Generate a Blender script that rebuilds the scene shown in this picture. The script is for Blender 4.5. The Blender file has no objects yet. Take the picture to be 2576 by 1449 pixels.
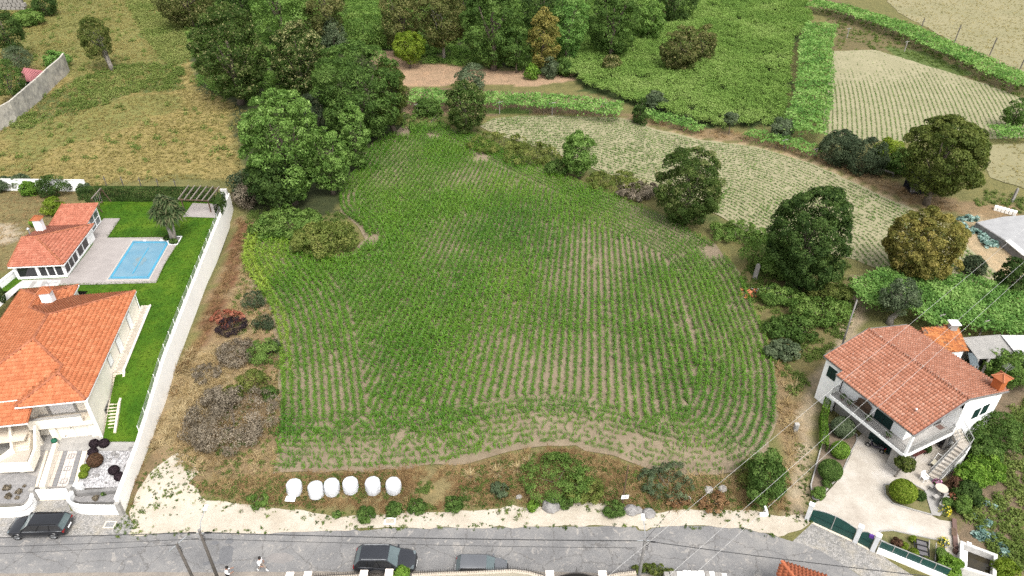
import bpy, math, random
import numpy as np
from mathutils import Vector, Matrix
from mathutils.geometry import delaunay_2d_cdt

# ---------------------------------------------------------------- camera, sky, sun, exposure
S = bpy.context.scene
C = S.collection
FOC, PITCH, CAMH = 1848.0, math.radians(35.0), 50.0          # focal length in 2576-wide picture units
cam_d = bpy.data.cameras.new('camera'); cam = bpy.data.objects.new('camera', cam_d); C.objects.link(cam)
cam.location = (0, 0, CAMH); cam.rotation_euler = (math.pi/2 - PITCH, 0, 0)
cam_d.sensor_width = 36.0; cam_d.lens = 36.0*FOC/2576.0; cam_d.clip_end = 6000.0; cam_d.clip_start = 0.5
S.camera = cam
SUN_EL, SUN_AZ = math.radians(58), math.radians(156)       # azimuth of the sun, clockwise from +Y
world = bpy.data.worlds.new('World'); S.world = world; world.use_nodes = True
wn = world.node_tree.nodes; wl = world.node_tree.links
sky = wn.new('ShaderNodeTexSky'); sky.sky_type = 'NISHITA'; sky.sun_disc = False
sky.sun_elevation = SUN_EL; sky.sun_rotation = SUN_AZ
sky.air_density = 1.0; sky.dust_density = 5.0; sky.ozone_density = 1.0
hs = wn.new('ShaderNodeHueSaturation'); hs.inputs['Saturation'].default_value = 0.18   # a thin even cloud sheet
wl.new(sky.outputs[0], hs.inputs['Color']); wl.new(hs.outputs[0], wn['Background'].inputs[0])
wn['Background'].inputs[1].default_value = 0.15
sun_d = bpy.data.lights.new('sun', 'SUN'); sun_d.energy = 0.9; sun_d.angle = math.radians(20); sun_d.color = (1.0, 0.96, 0.89)
sun = bpy.data.objects.new('sun', sun_d); C.objects.link(sun)
sd = Vector((math.sin(SUN_AZ)*math.cos(SUN_EL), math.cos(SUN_AZ)*math.cos(SUN_EL), math.sin(SUN_EL)))
sun.rotation_euler = sd.to_track_quat('Z', 'Y').to_euler(); sun.location = (0, -30, 90)
S.view_settings.view_transform = 'Standard'; S.view_settings.look = 'None'
S.view_settings.exposure = 1.28; S.view_settings.gamma = 1.0; S.view_settings.use_curve_mapping = False
S.render.engine = 'CYCLES'
S.cycles.use_denoising = False; S.cycles.max_bounces = 6; S.cycles.diffuse_bounces = 3; S.cycles.transmission_bounces = 4
S.cycles.sample_clamp_indirect = 8.0

# ---------------------------------------------------------------- plan positions
def sstep(t):
 t = np.clip(t, 0, 1); return t*t*(3-2*t)
def hgt(x, y):
 """ground level in metres above the road"""
 x = np.asarray(x, float); y = np.asarray(y, float)
 z = 0.55*sstep((y-39.6)/1.8)*sstep((24.5-x)/3.0)*sstep((x+33)/2.0)
 z = z + 0.25*sstep((y-58)/6)*sstep((x-24.5)/3)
 z = z + 0.55*sstep((y-52)/6)*sstep((-31-x)/2.0)
 z = z + 2.45*sstep((y-86.5)/2.5)*sstep((-36.0-x)/9.0)
 z = z + 2.95*sstep((-55.8-x)/1.2)*sstep((y-62)/5)*(1-sstep((y-86.5)/2.5))
 return z
def ray(u, v):
 a = (u-1288.0)/FOC; b = (v-724.5)/FOC
 return a, math.cos(PITCH)-b*math.sin(PITCH), math.sin(PITCH)+b*math.cos(PITCH)
def survey(u, v, z=None):
 """site plan: point at level z (or on the ground) read off the aerial photograph"""
 a, b, d = ray(u, v)
 if z is not None:
  t = (CAMH-z)/d; return Vector((a*t, b*t, z))
 zz = 0.5
 for _ in range(8):
  t = (CAMH-zz)/d; zz = 0.5*zz+0.5*float(hgt(a*t, b*t))
 t = (CAMH-zz)/d
 return Vector((a*t, b*t, float(hgt(a*t, b*t))))
def level_of(p, v):
 """level of the point straight above plan point p that is seen at picture row v"""
 b = (v-724.5)/FOC
 k = (math.cos(PITCH)-b*math.sin(PITCH))/(math.sin(PITCH)+b*math.cos(PITCH))
 return CAMH - p[1]/k
def plan(poly, z=None):
 return [survey(u, v, z) for u, v in poly]
def metres(p, px):
 """ground length of px picture units at point p"""
 d = p[1]*math.cos(PITCH) + (CAMH-p[2])*math.sin(PITCH)
 return px*d/FOC
# ---------------------------------------------------------------- materials
MATS = {}
BRIGHT = ('white_paint','cream_render','wall_render','bale_wrap','blind','wall_stained','stone_beige','rim','steel','pillar_cap','pillar_grey','shirt_white','shoe_white')
def new_mat(name):
 m = bpy.data.materials.new(name); m.use_nodes = True
 nt = m.node_tree; return m, nt, nt.nodes['Principled BSDF'], nt.nodes, nt.links
def rgb(c): return (c[0], c[1], c[2], 1.0)
def noise_node(N, L, scale, detail=5, rough=0.6, vec=None, dist=0.0):
 n = N.new('ShaderNodeTexNoise'); n.inputs['Scale'].default_value = scale
 n.inputs['Detail'].default_value = detail; n.inputs['Roughness'].default_value = rough; n.inputs['Distortion'].default_value = dist
 if vec is not None: L.new(vec, n.inputs['Vector'])
 return n
def ramp(N, L, src, stops):
 r = N.new('ShaderNodeValToRGB'); e = r.color_ramp.elements
 while len(e) < len(stops): e.new(0.5)
 for k, (p, c) in enumerate(stops):
  e[k].position = p; e[k].color = rgb(c) if len(c) == 3 else c
 L.new(src, r.inputs[0]); return r
def mix(N, L, fac, a, b, mode='MIX'):
 m = N.new('ShaderNodeMix'); m.data_type = 'RGBA'; m.blend_type = mode
 if isinstance(fac, (int, float)): m.inputs[0].default_value = fac
 else: L.new(fac, m.inputs[0])
 for s, i in ((a, 6), (b, 7)):
  if isinstance(s, tuple): m.inputs[i].default_value = rgb(s)
  else: L.new(s, m.inputs[i])
 return m.outputs[2]
def M(name, c1, c2=None, scale=1.5, rough=0.8, bump=0.0, bscale=None, spec=0.3, metal=0.0, lo=0.35, hi=0.65, fine=None, coat=0.0):
 """plain surface: two tones broken up by noise, fine grain, relief"""
 if name in MATS: return MATS[name]
 k = 1.0 if name in BRIGHT else 0.70; c1 = tuple(q*k for q in c1); c2 = c2 and tuple(q*k for q in c2)
 m, nt, B, N, L = new_mat(name)
 B.inputs['Roughness'].default_value = rough; B.inputs['Metallic'].default_value = metal
 B.inputs['Specular IOR Level'].default_value = spec; B.inputs['Coat Weight'].default_value = coat
 pos = N.new('ShaderNodeNewGeometry').outputs['Position']
 if c2 is None: c2 = tuple(min(1, k*0.86) for k in c1)
 n = noise_node(N, L, scale, 6, 0.65, pos)
 col = ramp(N, L, n.outputs[0], [(lo, c1), (hi, c2)]).outputs[0]
 if fine:
  n2 = noise_node(N, L, fine[0], 3, 0.6, pos)
  r2 = ramp(N, L, n2.outputs[0], [(0.3, (1-fine[1],)*3), (0.7, (1+fine[1]*0.0+0.0,)*3)])
  col = mix(N, L, 1.0, col, r2.outputs[0], 'MULTIPLY')
 L.new(col, B.inputs['Base Color'])
 if bump:
  n3 = noise_node(N, L, bscale or scale*6, 6, 0.7, pos)
  b = N.new('ShaderNodeBump'); b.inputs['Strength'].default_value = bump; b.inputs['Distance'].default_value = 0.05
  L.new(n3.outputs[0], b.inputs['Height']); L.new(b.outputs[0], B.inputs['Normal'])
 MATS[name] = m; return m
def leafmat(name, stops, where='GEOMETRY', trans=0.38, rough=0.6, spec=0.08):
 """foliage: colour from the leaf's own 'tint' value, a little light shining through"""
 if name in MATS: return MATS[name]
 g = 1.12 if name.startswith('leaf_') else 1.0; stops = [tuple(q*g for q in c) for c in stops]
 m, nt, B, N, L = new_mat(name)
 a = N.new('ShaderNodeAttribute'); a.attribute_type = where; a.attribute_name = 'tint'
 k = len(stops)
 col = ramp(N, L, a.outputs['Fac'], [(i/(k-1), c) for i, c in enumerate(stops)]).outputs[0]
 pos = N.new('ShaderNodeNewGeometry').outputs['Position']
 nz = noise_node(N, L, 0.45, 3, 0.6, pos)
 col = mix(N, L, 1.0, col, ramp(N, L, nz.outputs[0], [(0.3, (0.8, 0.82, 0.8)), (0.7, (1.0, 1.0, 1.0))]).outputs[0], 'MULTIPLY')
 L.new(col, B.inputs['Base Color']); B.inputs['Roughness'].default_value = rough; B.inputs['Specular IOR Level'].default_value = spec
 t = N.new('ShaderNodeBsdfTranslucent')
 hv = N.new('ShaderNodeHueSaturation'); hv.inputs['Saturation'].default_value = 1.1; hv.inputs['Value'].default_value = 1.2
 L.new(col, hv.inputs['Color']); L.new(hv.outputs[0], t.inputs[0])
 s = N.new('ShaderNodeMixShader'); s.inputs[0].default_value = trans
 L.new(B.outputs[0], s.inputs[1]); L.new(t.outputs[0], s.inputs[2])
 L.new(s.outputs[0], N['Material Output'].inputs['Surface'])
 MATS[name] = m; return m
def tintmat(name, stops_, rough=0.75, lichen=None, bump=0.15, spec=0.25):
 """fired clay: each piece its own tone ('tint'), blotched by weather"""
 if name in MATS: return MATS[name]
 stops = [tuple(q*0.74 for q in c) for c in stops_]
 m, nt, B, N, L = new_mat(name)
 a = N.new('ShaderNodeAttribute'); a.attribute_name = 'tint'
 k = len(stops)
 col = ramp(N, L, a.outputs['Fac'], [(i/(k-1), c) for i, c in enumerate(stops)]).outputs[0]
 pos = N.new('ShaderNodeNewGeometry').outputs['Position']
 n1 = noise_node(N, L, 1.1, 6, 0.7, pos)
 col = mix(N, L, 1.0, col, ramp(N, L, n1.outputs[0], [(0.3, (0.78, 0.76, 0.74)), (0.65, (1, 1, 1))]).outputs[0], 'MULTIPLY')
 if lichen:
  n2 = noise_node(N, L, lichen[1], 4, 0.7, pos)
  col = mix(N, L, ramp(N, L, n2.outputs[0], [(lichen[2], (0, 0, 0)), (lichen[2]+0.12, (1, 1, 1))]).outputs[0], col, lichen[0])
 L.new(col, B.inputs['Base Color']); B.inputs['Roughness'].default_value = rough; B.inputs['Specular IOR Level'].default_value = spec
 MATS[name] = m; return m

# ---------------------------------------------------------------- mesh building
class MB:
 def __init__(s): s.v = []; s.f = []
 def add(s, vs, fs):
  n = len(s.v); s.v += [tuple(p) for p in vs]; s.f += [tuple(i+n for i in f) for f in fs]; return s
 def box(s, x0, y0, z0, x1, y1, z1):
  return s.add([(x0,y0,z0),(x1,y0,z0),(x1,y1,z0),(x0,y1,z0),(x0,y0,z1),(x1,y0,z1),(x1,y1,z1),(x0,y1,z1)],
                     [(3,2,1,0),(4,5,6,7),(0,1,5,4),(1,2,6,5),(2,3,7,6),(3,0,4,7)])
 def beam(s, p, q, w, h=None, up=(0,0,1)):
  """bar of section w x h from p to q"""
  h = h or w; p = Vector(p); q = Vector(q); d = (q-p).normalized(); up = Vector(up)
  if abs(d.dot(up)) > 0.98: up = Vector((0,1,0))
  a = d.cross(up).normalized(); b = a.cross(d).normalized()
  vs = []
  for e in (p, q):
   for i, j in ((-1,-1),(1,-1),(1,1),(-1,1)): vs.append(e + a*(i*w/2) + b*(j*h/2))
  return s.add(vs, [(0,1,2,3),(7,6,5,4),(4,5,1,0),(5,6,2,1),(6,7,3,2),(7,4,0,3)])
 def tube(s, pts, r, n=8, cap=True):
  pts = [Vector(p) for p in pts]
  rs = r if isinstance(r, (list, tuple)) else [r]*len(pts)
  rings = []; base = len(s.v); ref = None
  for i, p in enumerate(pts):
   d = (pts[min(i+1, len(pts)-1)]-pts[max(i-1, 0)]).normalized()
   if ref is None:
    ref = Vector((1,0,0)) if abs(d.x) < 0.9 else Vector((0,1,0))
   a = (ref - d*ref.dot(d)).normalized(); b = d.cross(a); ref = a
   for k in range(n):
    t = 2*math.pi*k/n; s.v.append(tuple(p + a*(rs[i]*math.cos(t)) + b*(rs[i]*math.sin(t))))
  for i in range(len(pts)-1):
   for k in range(n):
    k2 = (k+1) % n; o = base+i*n
    s.f.append((o+k, o+k2, o+n+k2, o+n+k))
  if cap:
   s.f.append(tuple(base+k for k in reversed(range(n)))); s.f.append(tuple(base+(len(pts)-1)*n+k for k in range(n)))
  return s
 def prism(s, poly, z0, z1):
  """upright prism over a plan polygon; z0, z1 numbers or lists"""
  n = len(poly); a = z0 if isinstance(z0, (list, tuple)) else [z0]*n; b = z1 if isinstance(z1, (list, tuple)) else [z1]*n
  if sum(poly[i][0]*poly[(i+1)%n][1]-poly[(i+1)%n][0]*poly[i][1] for i in range(n)) < 0:
   poly = list(poly)[::-1]; a = list(a)[::-1]; b = list(b)[::-1]
  return s.add([(p[0],p[1],a[i]) for i,p in enumerate(poly)] + [(p[0],p[1],b[i]) for i,p in enumerate(poly)],
                     [tuple(reversed(range(n))), tuple(range(n,2*n))] + [(i,(i+1)%n,n+(i+1)%n,n+i) for i in range(n)])
 def lathe(s, prof, c=(0,0,0), n=16, cap=True):
  base = len(s.v)
  for r, z in prof:
   for k in range(n):
    t = 2*math.pi*k/n; s.v.append((c[0]+r*math.cos(t), c[1]+r*math.sin(t), c[2]+z))
  for i in range(len(prof)-1):
   for k in range(n):
    k2 = (k+1) % n; s.f.append((base+i*n+k, base+i*n+k2, base+(i+1)*n+k2, base+(i+1)*n+k))
  if cap:
   s.f.append(tuple(base+k for k in reversed(range(n)))); s.f.append(tuple(base+(len(prof)-1)*n+k for k in range(n)))
  return s
 def build(s, name, mat, parent=None, smooth=False, bevel=0.0, world=False, sub=0):
  me = bpy.data.meshes.new(name)
  vs = s.v
  if world and parent is not None:
   mw = parent.matrix_basis.copy(); q = parent.parent
   while q is not None: mw = q.matrix_basis @ mw; q = q.parent
   inv = mw.inverted(); vs = [tuple(inv @ Vector(p)) for p in vs]
  me.from_pydata(vs, [], s.f); me.update()
  if mat: me.materials.append(mat)
  if smooth: me.polygons.foreach_set('use_smooth', [True]*len(me.polygons))
  o = bpy.data.objects.new(name, me); C.objects.link(o)
  if parent is not None: o.parent = parent
  if bevel:
   b = o.modifiers.new('bevel', 'BEVEL'); b.width = bevel; b.segments = 2; b.limit_method = 'ANGLE'
  if sub:
   b = o.modifiers.new('sub', 'SUBSURF'); b.levels = sub; b.render_levels = sub
  return o
def tag(o, label=None, cat=None, group=None, kind=None):
 if label: o['label'] = label
 if cat: o['category'] = cat
 if group: o['group'] = group
 if kind: o['kind'] = kind
 return o
def thing(name, label, cat, loc=(0,0,0), rz=0.0, group=None):
 o = bpy.data.objects.new(name, None); C.objects.link(o); o.empty_display_size = 0.2
 o.location = loc; o.rotation_euler = (0,0,rz); o.matrix_basis = Matrix.Translation(Vector(loc)) @ Matrix.Rotation(rz, 4, 'Z')
 return tag(o, label, cat, group, 'thing')
def copy_tree(o, parent=None):
 c = o.copy(); C.objects.link(c); c.parent = parent
 for ch in list(o.children): copy_tree(ch, c)
 return c
def np_mesh(name, V, F, mat, tint=None, smooth=False):
 """fast mesh from arrays; F is (m,3) or (m,4)"""
 me = bpy.data.meshes.new(name); V = np.asarray(V, np.float32); F = np.asarray(F, np.int32); k = F.shape[1]
 me.vertices.add(len(V)); me.vertices.foreach_set('co', V.ravel())
 me.loops.add(F.size); me.loops.foreach_set('vertex_index', F.ravel())
 me.polygons.add(len(F)); me.polygons.foreach_set('loop_start', np.arange(0, F.size, k, dtype=np.int32))
 if tint is not None:
  a = me.attributes.new('tint', 'FLOAT', 'FACE'); a.data.foreach_set('value', np.asarray(tint, np.float32))
 if smooth: me.polygons.foreach_set('use_smooth', np.ones(len(F), bool))
 me.update(calc_edges=True)
 if mat: me.materials.append(mat)
 return me
def mesh_obj(name, me, parent=None):
 o = bpy.data.objects.new(name, me); C.objects.link(o)
 if parent is not None: o.parent = parent
 return o
def in_poly(px, py, poly):
 px = np.asarray(px); py = np.asarray(py); inside = np.zeros(px.shape, bool); n = len(poly); j = n-1
 for i in range(n):
  xi, yi = poly[i][0], poly[i][1]; xj, yj = poly[j][0], poly[j][1]
  if yi != yj:
   c = ((yi > py) != (yj > py)) & (px < (xj-xi)*(py-yi)/(yj-yi)+xi); inside ^= c
  j = i
 return inside
def vnoise(x, y, s=1.0, seed=0):
 """smooth value noise 0..1 on arrays"""
 x = np.asarray(x)/s; y = np.asarray(y)/s
 xi = np.floor(x).astype(np.int64); yi = np.floor(y).astype(np.int64); fx = x-xi; fy = y-yi
 fx = fx*fx*(3-2*fx); fy = fy*fy*(3-2*fy)
 def hsh(a, b):
  h = (a*374761393 + b*668265263 + seed*974634777) & 0x7fffffff
  h = ((h ^ (h >> 13))*1274126177) & 0x7fffffff
  return ((h ^ (h >> 16)) & 0xffff)/65535.0
 return (hsh(xi,yi)*(1-fx)+hsh(xi+1,yi)*fx)*(1-fy) + (hsh(xi,yi+1)*(1-fx)+hsh(xi+1,yi+1)*fx)*fy
def fbm(x, y, s=8.0, seed=0):
 return (vnoise(x,y,s,seed)+0.5*vnoise(x,y,s/2.1,seed+7)+0.25*vnoise(x,y,s/4.3,seed+13))/1.75
def pts_in(poly, density, rng):
 """random plan points inside a polygon (metres), n per square metre"""
 P = np.array([(p[0], p[1]) for p in poly]); lo = P.min(0); hi = P.max(0)
 n = int((hi[0]-lo[0])*(hi[1]-lo[1])*density)
 q = rng.random((n, 2))*(hi-lo)+lo
 return q[in_poly(q[:,0], q[:,1], poly)]
def ragged(poly, step, amp, seed, closed=True):
 """outline with extra points and an uneven edge"""
 out = []; n = len(poly)
 for i in range(n if closed else n-1):
  a = Vector(poly[i][:2]); b = Vector(poly[(i+1)%n][:2]); m = max(1, int((b-a).length/step))
  for k in range(m):
   p = a.lerp(b, k/m)
   j = float(vnoise(p.x*1.0, p.y*1.0, 1.3, seed))-0.5 + 0.6*(float(vnoise(p.x, p.y, 0.5, seed+3))-0.5)
   w = float(vnoise(p.x, p.y, 1.1, seed+5))-0.5
   out.append((p.x+j*amp, p.y+w*amp))
 return out
def sheet(name, poly, mat, off=0.03, zfun=None, grid=1.2, kind='structure', parent=None, holes=()):
 """a surface laid over the ground inside an outline"""
 P = [(p[0], p[1]) for p in poly]; n = len(P)
 A = np.array(P); lo = A.min(0); hi = A.max(0)
 gx, gy = np.meshgrid(np.arange(lo[0], hi[0], grid), np.arange(lo[1], hi[1], grid))
 gx = gx.ravel(); gy = gy.ravel(); k = in_poly(gx, gy, P)
 vs = [Vector(p) for p in P] + [Vector((x, y)) for x, y in zip(gx[k], gy[k])]
 r = delaunay_2d_cdt(vs, [(i, (i+1) % n) for i in range(n)], [], 1, 1e-4)
 V = np.array([(v.x, v.y) for v in r[0]]); F = np.array([f for f in r[2]])
 cx = V[F].mean(1); keep = in_poly(cx[:,0], cx[:,1], P); F = F[keep]
 z = (hgt(V[:,0], V[:,1]) if zfun is None else np.broadcast_to(zfun(V[:,0], V[:,1]), V[:,0].shape))+off
 e1 = V[F[:,1]]-V[F[:,0]]; e2 = V[F[:,2]]-V[F[:,0]]; flip = (e1[:,0]*e2[:,1]-e1[:,1]*e2[:,0]) < 0
 F[flip] = F[flip][:, ::-1]
 o = mesh_obj(name, np_mesh(name, np.column_stack([V, z]), F, mat, smooth=True), parent)
 if kind: o['kind'] = kind
 return o

# ---------------------------------------------------------------- foliage
def leaf_arrays(P, N, size, rng, aspect=0.55, curl=0.25):
 """one bent lozenge leaf per point"""
 n = len(P); P = np.asarray(P); N = N/np.maximum(np.linalg.norm(N, axis=1, keepdims=True), 1e-6)
 r = rng.normal(size=(n,3)); t = r - N*(r*N).sum(1, keepdims=True); t /= np.maximum(np.linalg.norm(t, axis=1, keepdims=True), 1e-6)
 b = np.cross(N, t); s = (np.ones(n)*size if np.isscalar(size) else size)[:,None]*(0.75+0.6*rng.random((n,1)))
 V = np.empty((n,4,3)); V[:,0] = P-t*s*0.5; V[:,1] = P+b*s*aspect*0.5+N*s*curl*0.4; V[:,2] = P+t*s*0.5-N*s*curl; V[:,3] = P-b*s*aspect*0.5+N*s*curl*0.4
 return V.reshape(-1,3), np.arange(n*4).reshape(n,4)
def sph(rng, n, zmin=-1.0):
 z = zmin+(1-zmin)*rng.random(n); a = rng.random(n)*2*np.pi; r = np.sqrt(np.maximum(0,1-z*z))
 return np.column_stack([r*np.cos(a), r*np.sin(a), z])
CROWN = 1.9
def crown_arrays(rng, R, leaf, n, lobes=9, clump=0.45, gap=0.0, shape='round', tip=0.0):
 """points, normals, tint of a crown of half-size R around the origin: uneven boughs, each a puff of leaves"""
 R = np.array(R, float); n = int(n*CROWN)
 if shape == 'cone':
  zz = np.linspace(-0.8, 0.85, lobes); w = np.clip(0.62*(1-(zz+1)/2.05), 0.05, 1); a = rng.random(lobes)*6.28
  Cn = np.column_stack([np.cos(a)*w*0.6, np.sin(a)*w*0.6, zz]); Lr = 0.20+w*0.62
 else:
  Cn = sph(rng, lobes, -0.8)*(0.40+0.18*rng.random((lobes,1))); Lr = 0.42+0.20*rng.random(lobes)
  Cn = np.vstack([Cn, [[0,0,-0.05]]]); Lr = np.append(Lr, 0.72)
 k = len(Lr); m = int(np.clip(n/75, 16, 260))
 which = rng.choice(k, m*3, p=Lr**2/(Lr**2).sum()); d = sph(rng, m*3)
 Q = Cn[which]+d*Lr[which][:,None]*(0.86+0.22*rng.random((m*3,1)))
 dist = np.min((np.linalg.norm(Q[:,None,:]-Cn[None], axis=2)/Lr[None]), axis=1)
 Q = Q[dist > 0.72][:m]; d = d[dist > 0.72][:m]; m = len(Q); Q = Q/np.percentile(np.abs(Q), 96, axis=0)
 if shape != 'cone': Q *= np.minimum(1.0, (0.98+0.12*rng.random((m,1)))/np.maximum(np.linalg.norm(Q, axis=1, keepdims=True), 1e-6))
 pr = np.maximum(clump*1.25, 0.9*(R[0]*R[1]*R[2])**(1/3)/math.sqrt(m)*2.5)*(0.65+0.7*rng.random(m)); pr = np.minimum(pr, 0.55*R.min())
 ct = rng.random(m); w = rng.choice(m, n, p=pr**2/(pr**2).sum())
 e = sph(rng, n); e = e+0.75*d[w]+np.array([0,0,0.35]); e /= np.maximum(np.linalg.norm(e, axis=1, keepdims=True), 1e-6)
 rr = pr[w][:,None]*(0.62+0.46*rng.random((n,1))**0.7)
 P = Q[w]*np.maximum(R-pr.mean()*0.85, R*0.45) + e*rr*np.array([1,1,0.8])
 out = e + rng.normal(size=(n,3))*0.42 + np.array([0,0,0.25])
 q = rng.random(n) < 0.16; g = sph(rng, int(q.sum())); P[q] = g*R*(0.45+0.4*rng.random((len(g),1))); out[q] = g+rng.normal(size=g.shape)*0.5
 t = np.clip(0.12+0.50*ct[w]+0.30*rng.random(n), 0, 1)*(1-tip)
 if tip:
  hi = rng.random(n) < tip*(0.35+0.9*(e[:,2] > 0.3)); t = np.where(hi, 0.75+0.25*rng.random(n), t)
 return P, out, t
def tree(name, label, u, vb, vt, pw, leaf=0.34, n=5000, mat='leaf_dark', cb=0.10, lobes=9, clump=0.5, shape='round', tip=0.0,
         depth=1.0, trunk=None, seed=None, group=None, lean=0.0, cat='tree', bark='bark', zb=None, stems=1, offu=0.0):
 """tree whose foot is at picture point (u,vb), top at row vt, pw picture units wide"""
 rng = np.random.default_rng(seed if seed is not None else int(u*7+vb*13+vt))
 base = survey(u, vb, zb); H = level_of(base, vt)-base.z; d0 = base.y*math.cos(PITCH)+(CAMH-base.z)*math.sin(PITCH); base.x *= 1-0.5*H*math.sin(PITCH)/d0; r = metres(base+Vector((0,0,H*0.5)), pw)/2
 dx = metres(base, offu)
 T = thing(name, label, cat, base, rng.random()*0.0, group)
 zc = H*(cb+(1-cb)/2); rz = H*(1-cb)/2
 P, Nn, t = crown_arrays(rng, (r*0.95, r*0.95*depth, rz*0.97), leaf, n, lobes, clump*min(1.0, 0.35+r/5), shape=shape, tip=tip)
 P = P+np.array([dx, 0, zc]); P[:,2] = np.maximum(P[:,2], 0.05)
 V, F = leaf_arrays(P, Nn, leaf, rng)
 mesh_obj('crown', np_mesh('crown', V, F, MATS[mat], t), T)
 tr = trunk or max(0.10, 0.035*H)
 b = MB()
 for sidx in range(stems):
  a0 = rng.random()*6.28; so = (sidx and 0.25*tr*4 or 0)
  px, py = so*math.cos(a0), so*math.sin(a0)
  top = Vector((dx*0.8+px*3, py*3, zc+rz*0.3))
  pts = [Vector((px,py,-0.15)).lerp(top, k/5)+Vector((rng.normal()*tr*0.35*(k>0), rng.normal()*tr*0.35*(k>0), 0)) for k in range(6)]
  b.tube(pts, [tr*(1.25 if k == 0 else 1.0-0.13*k) for k in range(6)], 8)
  for k in range(5):
   s0 = pts[2+k % 3]; an = rng.random()*6.28
   e = Vector((dx+math.cos(an)*r*0.5, math.sin(an)*r*0.5, zc+rz*(0.1+0.5*rng.random())))
   b.tube([s0, s0.lerp(e, 0.5)+Vector((0,0,-0.05*H)), e], [tr*0.5, tr*0.32, tr*0.12], 6)
 b.build('trunk', MATS[bark], T, smooth=True)
 return T
def bush(name, label, p, rx, rz, leaf=0.2, n=1500, mat='leaf_mid', ry=None, clump=0.22, tip=0.0, group=None, cat='shrub', seed=None, lobes=7, low=0.0, shape='round'):
 """shrub standing at plan point p"""
 rng = np.random.default_rng(seed if seed is not None else int(abs(p[0])*131+abs(p[1])*17))
 P, Nn, t = crown_arrays(rng, (rx, ry or rx, rz), leaf, int(n*1.35), lobes, clump, shape=shape, tip=tip); leaf *= 1.12
 P[:,2] += rz*0.82+low; k = P[:,2] > 0.0; P = P[k]; Nn = Nn[k]; t = t[k]
 V, F = leaf_arrays(P, Nn, leaf, rng)
 T = thing(name, label, cat, p, 0, group)
 mesh_obj('foliage', np_mesh('foliage', V, F, MATS[mat], t), T)
 b = MB()
 for k in range(4):
  a = rng.random()*6.28; e = Vector((math.cos(a)*rx*0.5, math.sin(a)*rx*0.5, low+rz*1.1))
  b.tube([(0.04*math.cos(a),0.04*math.sin(a),-0.05), e*0.5, e], [0.035+0.012*rx, 0.03, 0.012], 5)
 b.build('stem', MATS['bark'], T, smooth=True)
 return T
def ball(name, label, p, r, rz, leaf, n, mat, group=None, low=0.0, cat='shrub', tipmat=0.0):
 """clipped round shrub: a dense even shell of small leaves"""
 rng = np.random.default_rng(int(abs(p[0])*97+abs(p[1])*31+r*11))
 d = sph(rng, n); rr = 1-0.14*rng.random((n,1))**2 - 0.05*(vnoise(d[:,0]*9, d[:,1]*9+d[:,2]*9, 1.0, 3)[:,None])
 P = d*rr*np.array([r,r,rz])+np.array([0,0,rz*0.93+low]); Nn = d+rng.normal(size=(n,3))*0.45+np.array([0,0,0.25]); k = P[:,2] > 0
 t = np.clip(0.25+0.6*rng.random(n)+0.4*(vnoise(d[:,0]*6, d[:,1]*6+d[:,2]*5, 1.0, 9)-0.5), 0, 1)
 V, F = leaf_arrays(P[k], Nn[k], leaf, rng)
 T = thing(name, label, cat, p, 0, group)
 mesh_obj('foliage', np_mesh('foliage', V, F, MATS[mat], t[k]), T)
 b = MB(); b.tube([(0,0,-0.05),(0,0,low+rz*0.5)], [0.07,0.05], 6)
 for q in range(5):
  a = q*1.257+0.3; b.tube([(0,0,low*0.8+0.05),(math.cos(a)*r*0.6, math.sin(a)*r*0.6, low+rz*(0.9+0.2*(q%2)))], [0.035,0.012], 5)
 b.build('stem', MATS['bark'], T, smooth=True)
 return T
def hedge(name, label, line, w, z0, h, leaf, dens, mat, seed=1, cat='hedge'):
 """clipped hedge of width w along a plan line"""
 rng = np.random.default_rng(seed); pts = [Vector((p[0],p[1],0)) for p in line]
 T = thing(name, label, cat, (pts[0].x, pts[0].y, z0)); AP = []; AN = []
 stems = MB()
 for a, b in zip(pts[:-1], pts[1:]):
  d = b-a; L = d.length; d.normalize(); s = Vector((-d.y, d.x, 0))
  n = int(dens*L*(2*h+w)); q = rng.random(n)*(2*h+w); al = rng.random(n)*L
  off = np.where(q < h, -w/2, np.where(q < 2*h, w/2, (q-2*h)-w/2)); zz = np.where(q < h, q, np.where(q < 2*h, q-h, h))
  nx = np.where(q < h, -1.0, np.where(q < 2*h, 1.0, 0.0)); nz = np.where(q < 2*h, 0.25, 1.0)
  bump = 0.10*(vnoise(al, zz+off, 0.5, seed)-0.5)
  P = np.column_stack([a.x+d.x*al+s.x*(off+nx*bump), a.y+d.y*al+s.y*(off+nx*bump), zz+bump*(nz > 0.9)]) - 0.07*rng.random((n,1))*np.column_stack([s.x*nx, s.y*nx, nz])
  AP.append(P); AN.append(np.column_stack([s.x*nx, s.y*nx, nz])+rng.normal(size=(n,3))*0.45)
  k = 0.3
  while k < L:
   p = a+d*k; stems.tube([(p.x-pts[0].x, p.y-pts[0].y, -0.05), (p.x-pts[0].x, p.y-pts[0].y, h*0.8)], [0.04, 0.02], 5); k += 0.9
 P = np.vstack(AP)-np.array([pts[0].x, pts[0].y, 0]); Nn = np.vstack(AN)
 t = np.clip(0.2+0.6*rng.random(len(P))+0.5*(vnoise(P[:,0], P[:,1]+P[:,2]*1.7, 0.9, seed+2)-0.5), 0, 1)
 V, F = leaf_arrays(P, Nn, leaf, rng)
 mesh_obj('foliage', np_mesh('foliage', V, F, MATS[mat], t), T); stems.build('stem', MATS['bark'], T)['kind'] = 'stuff'
 return T
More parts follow.
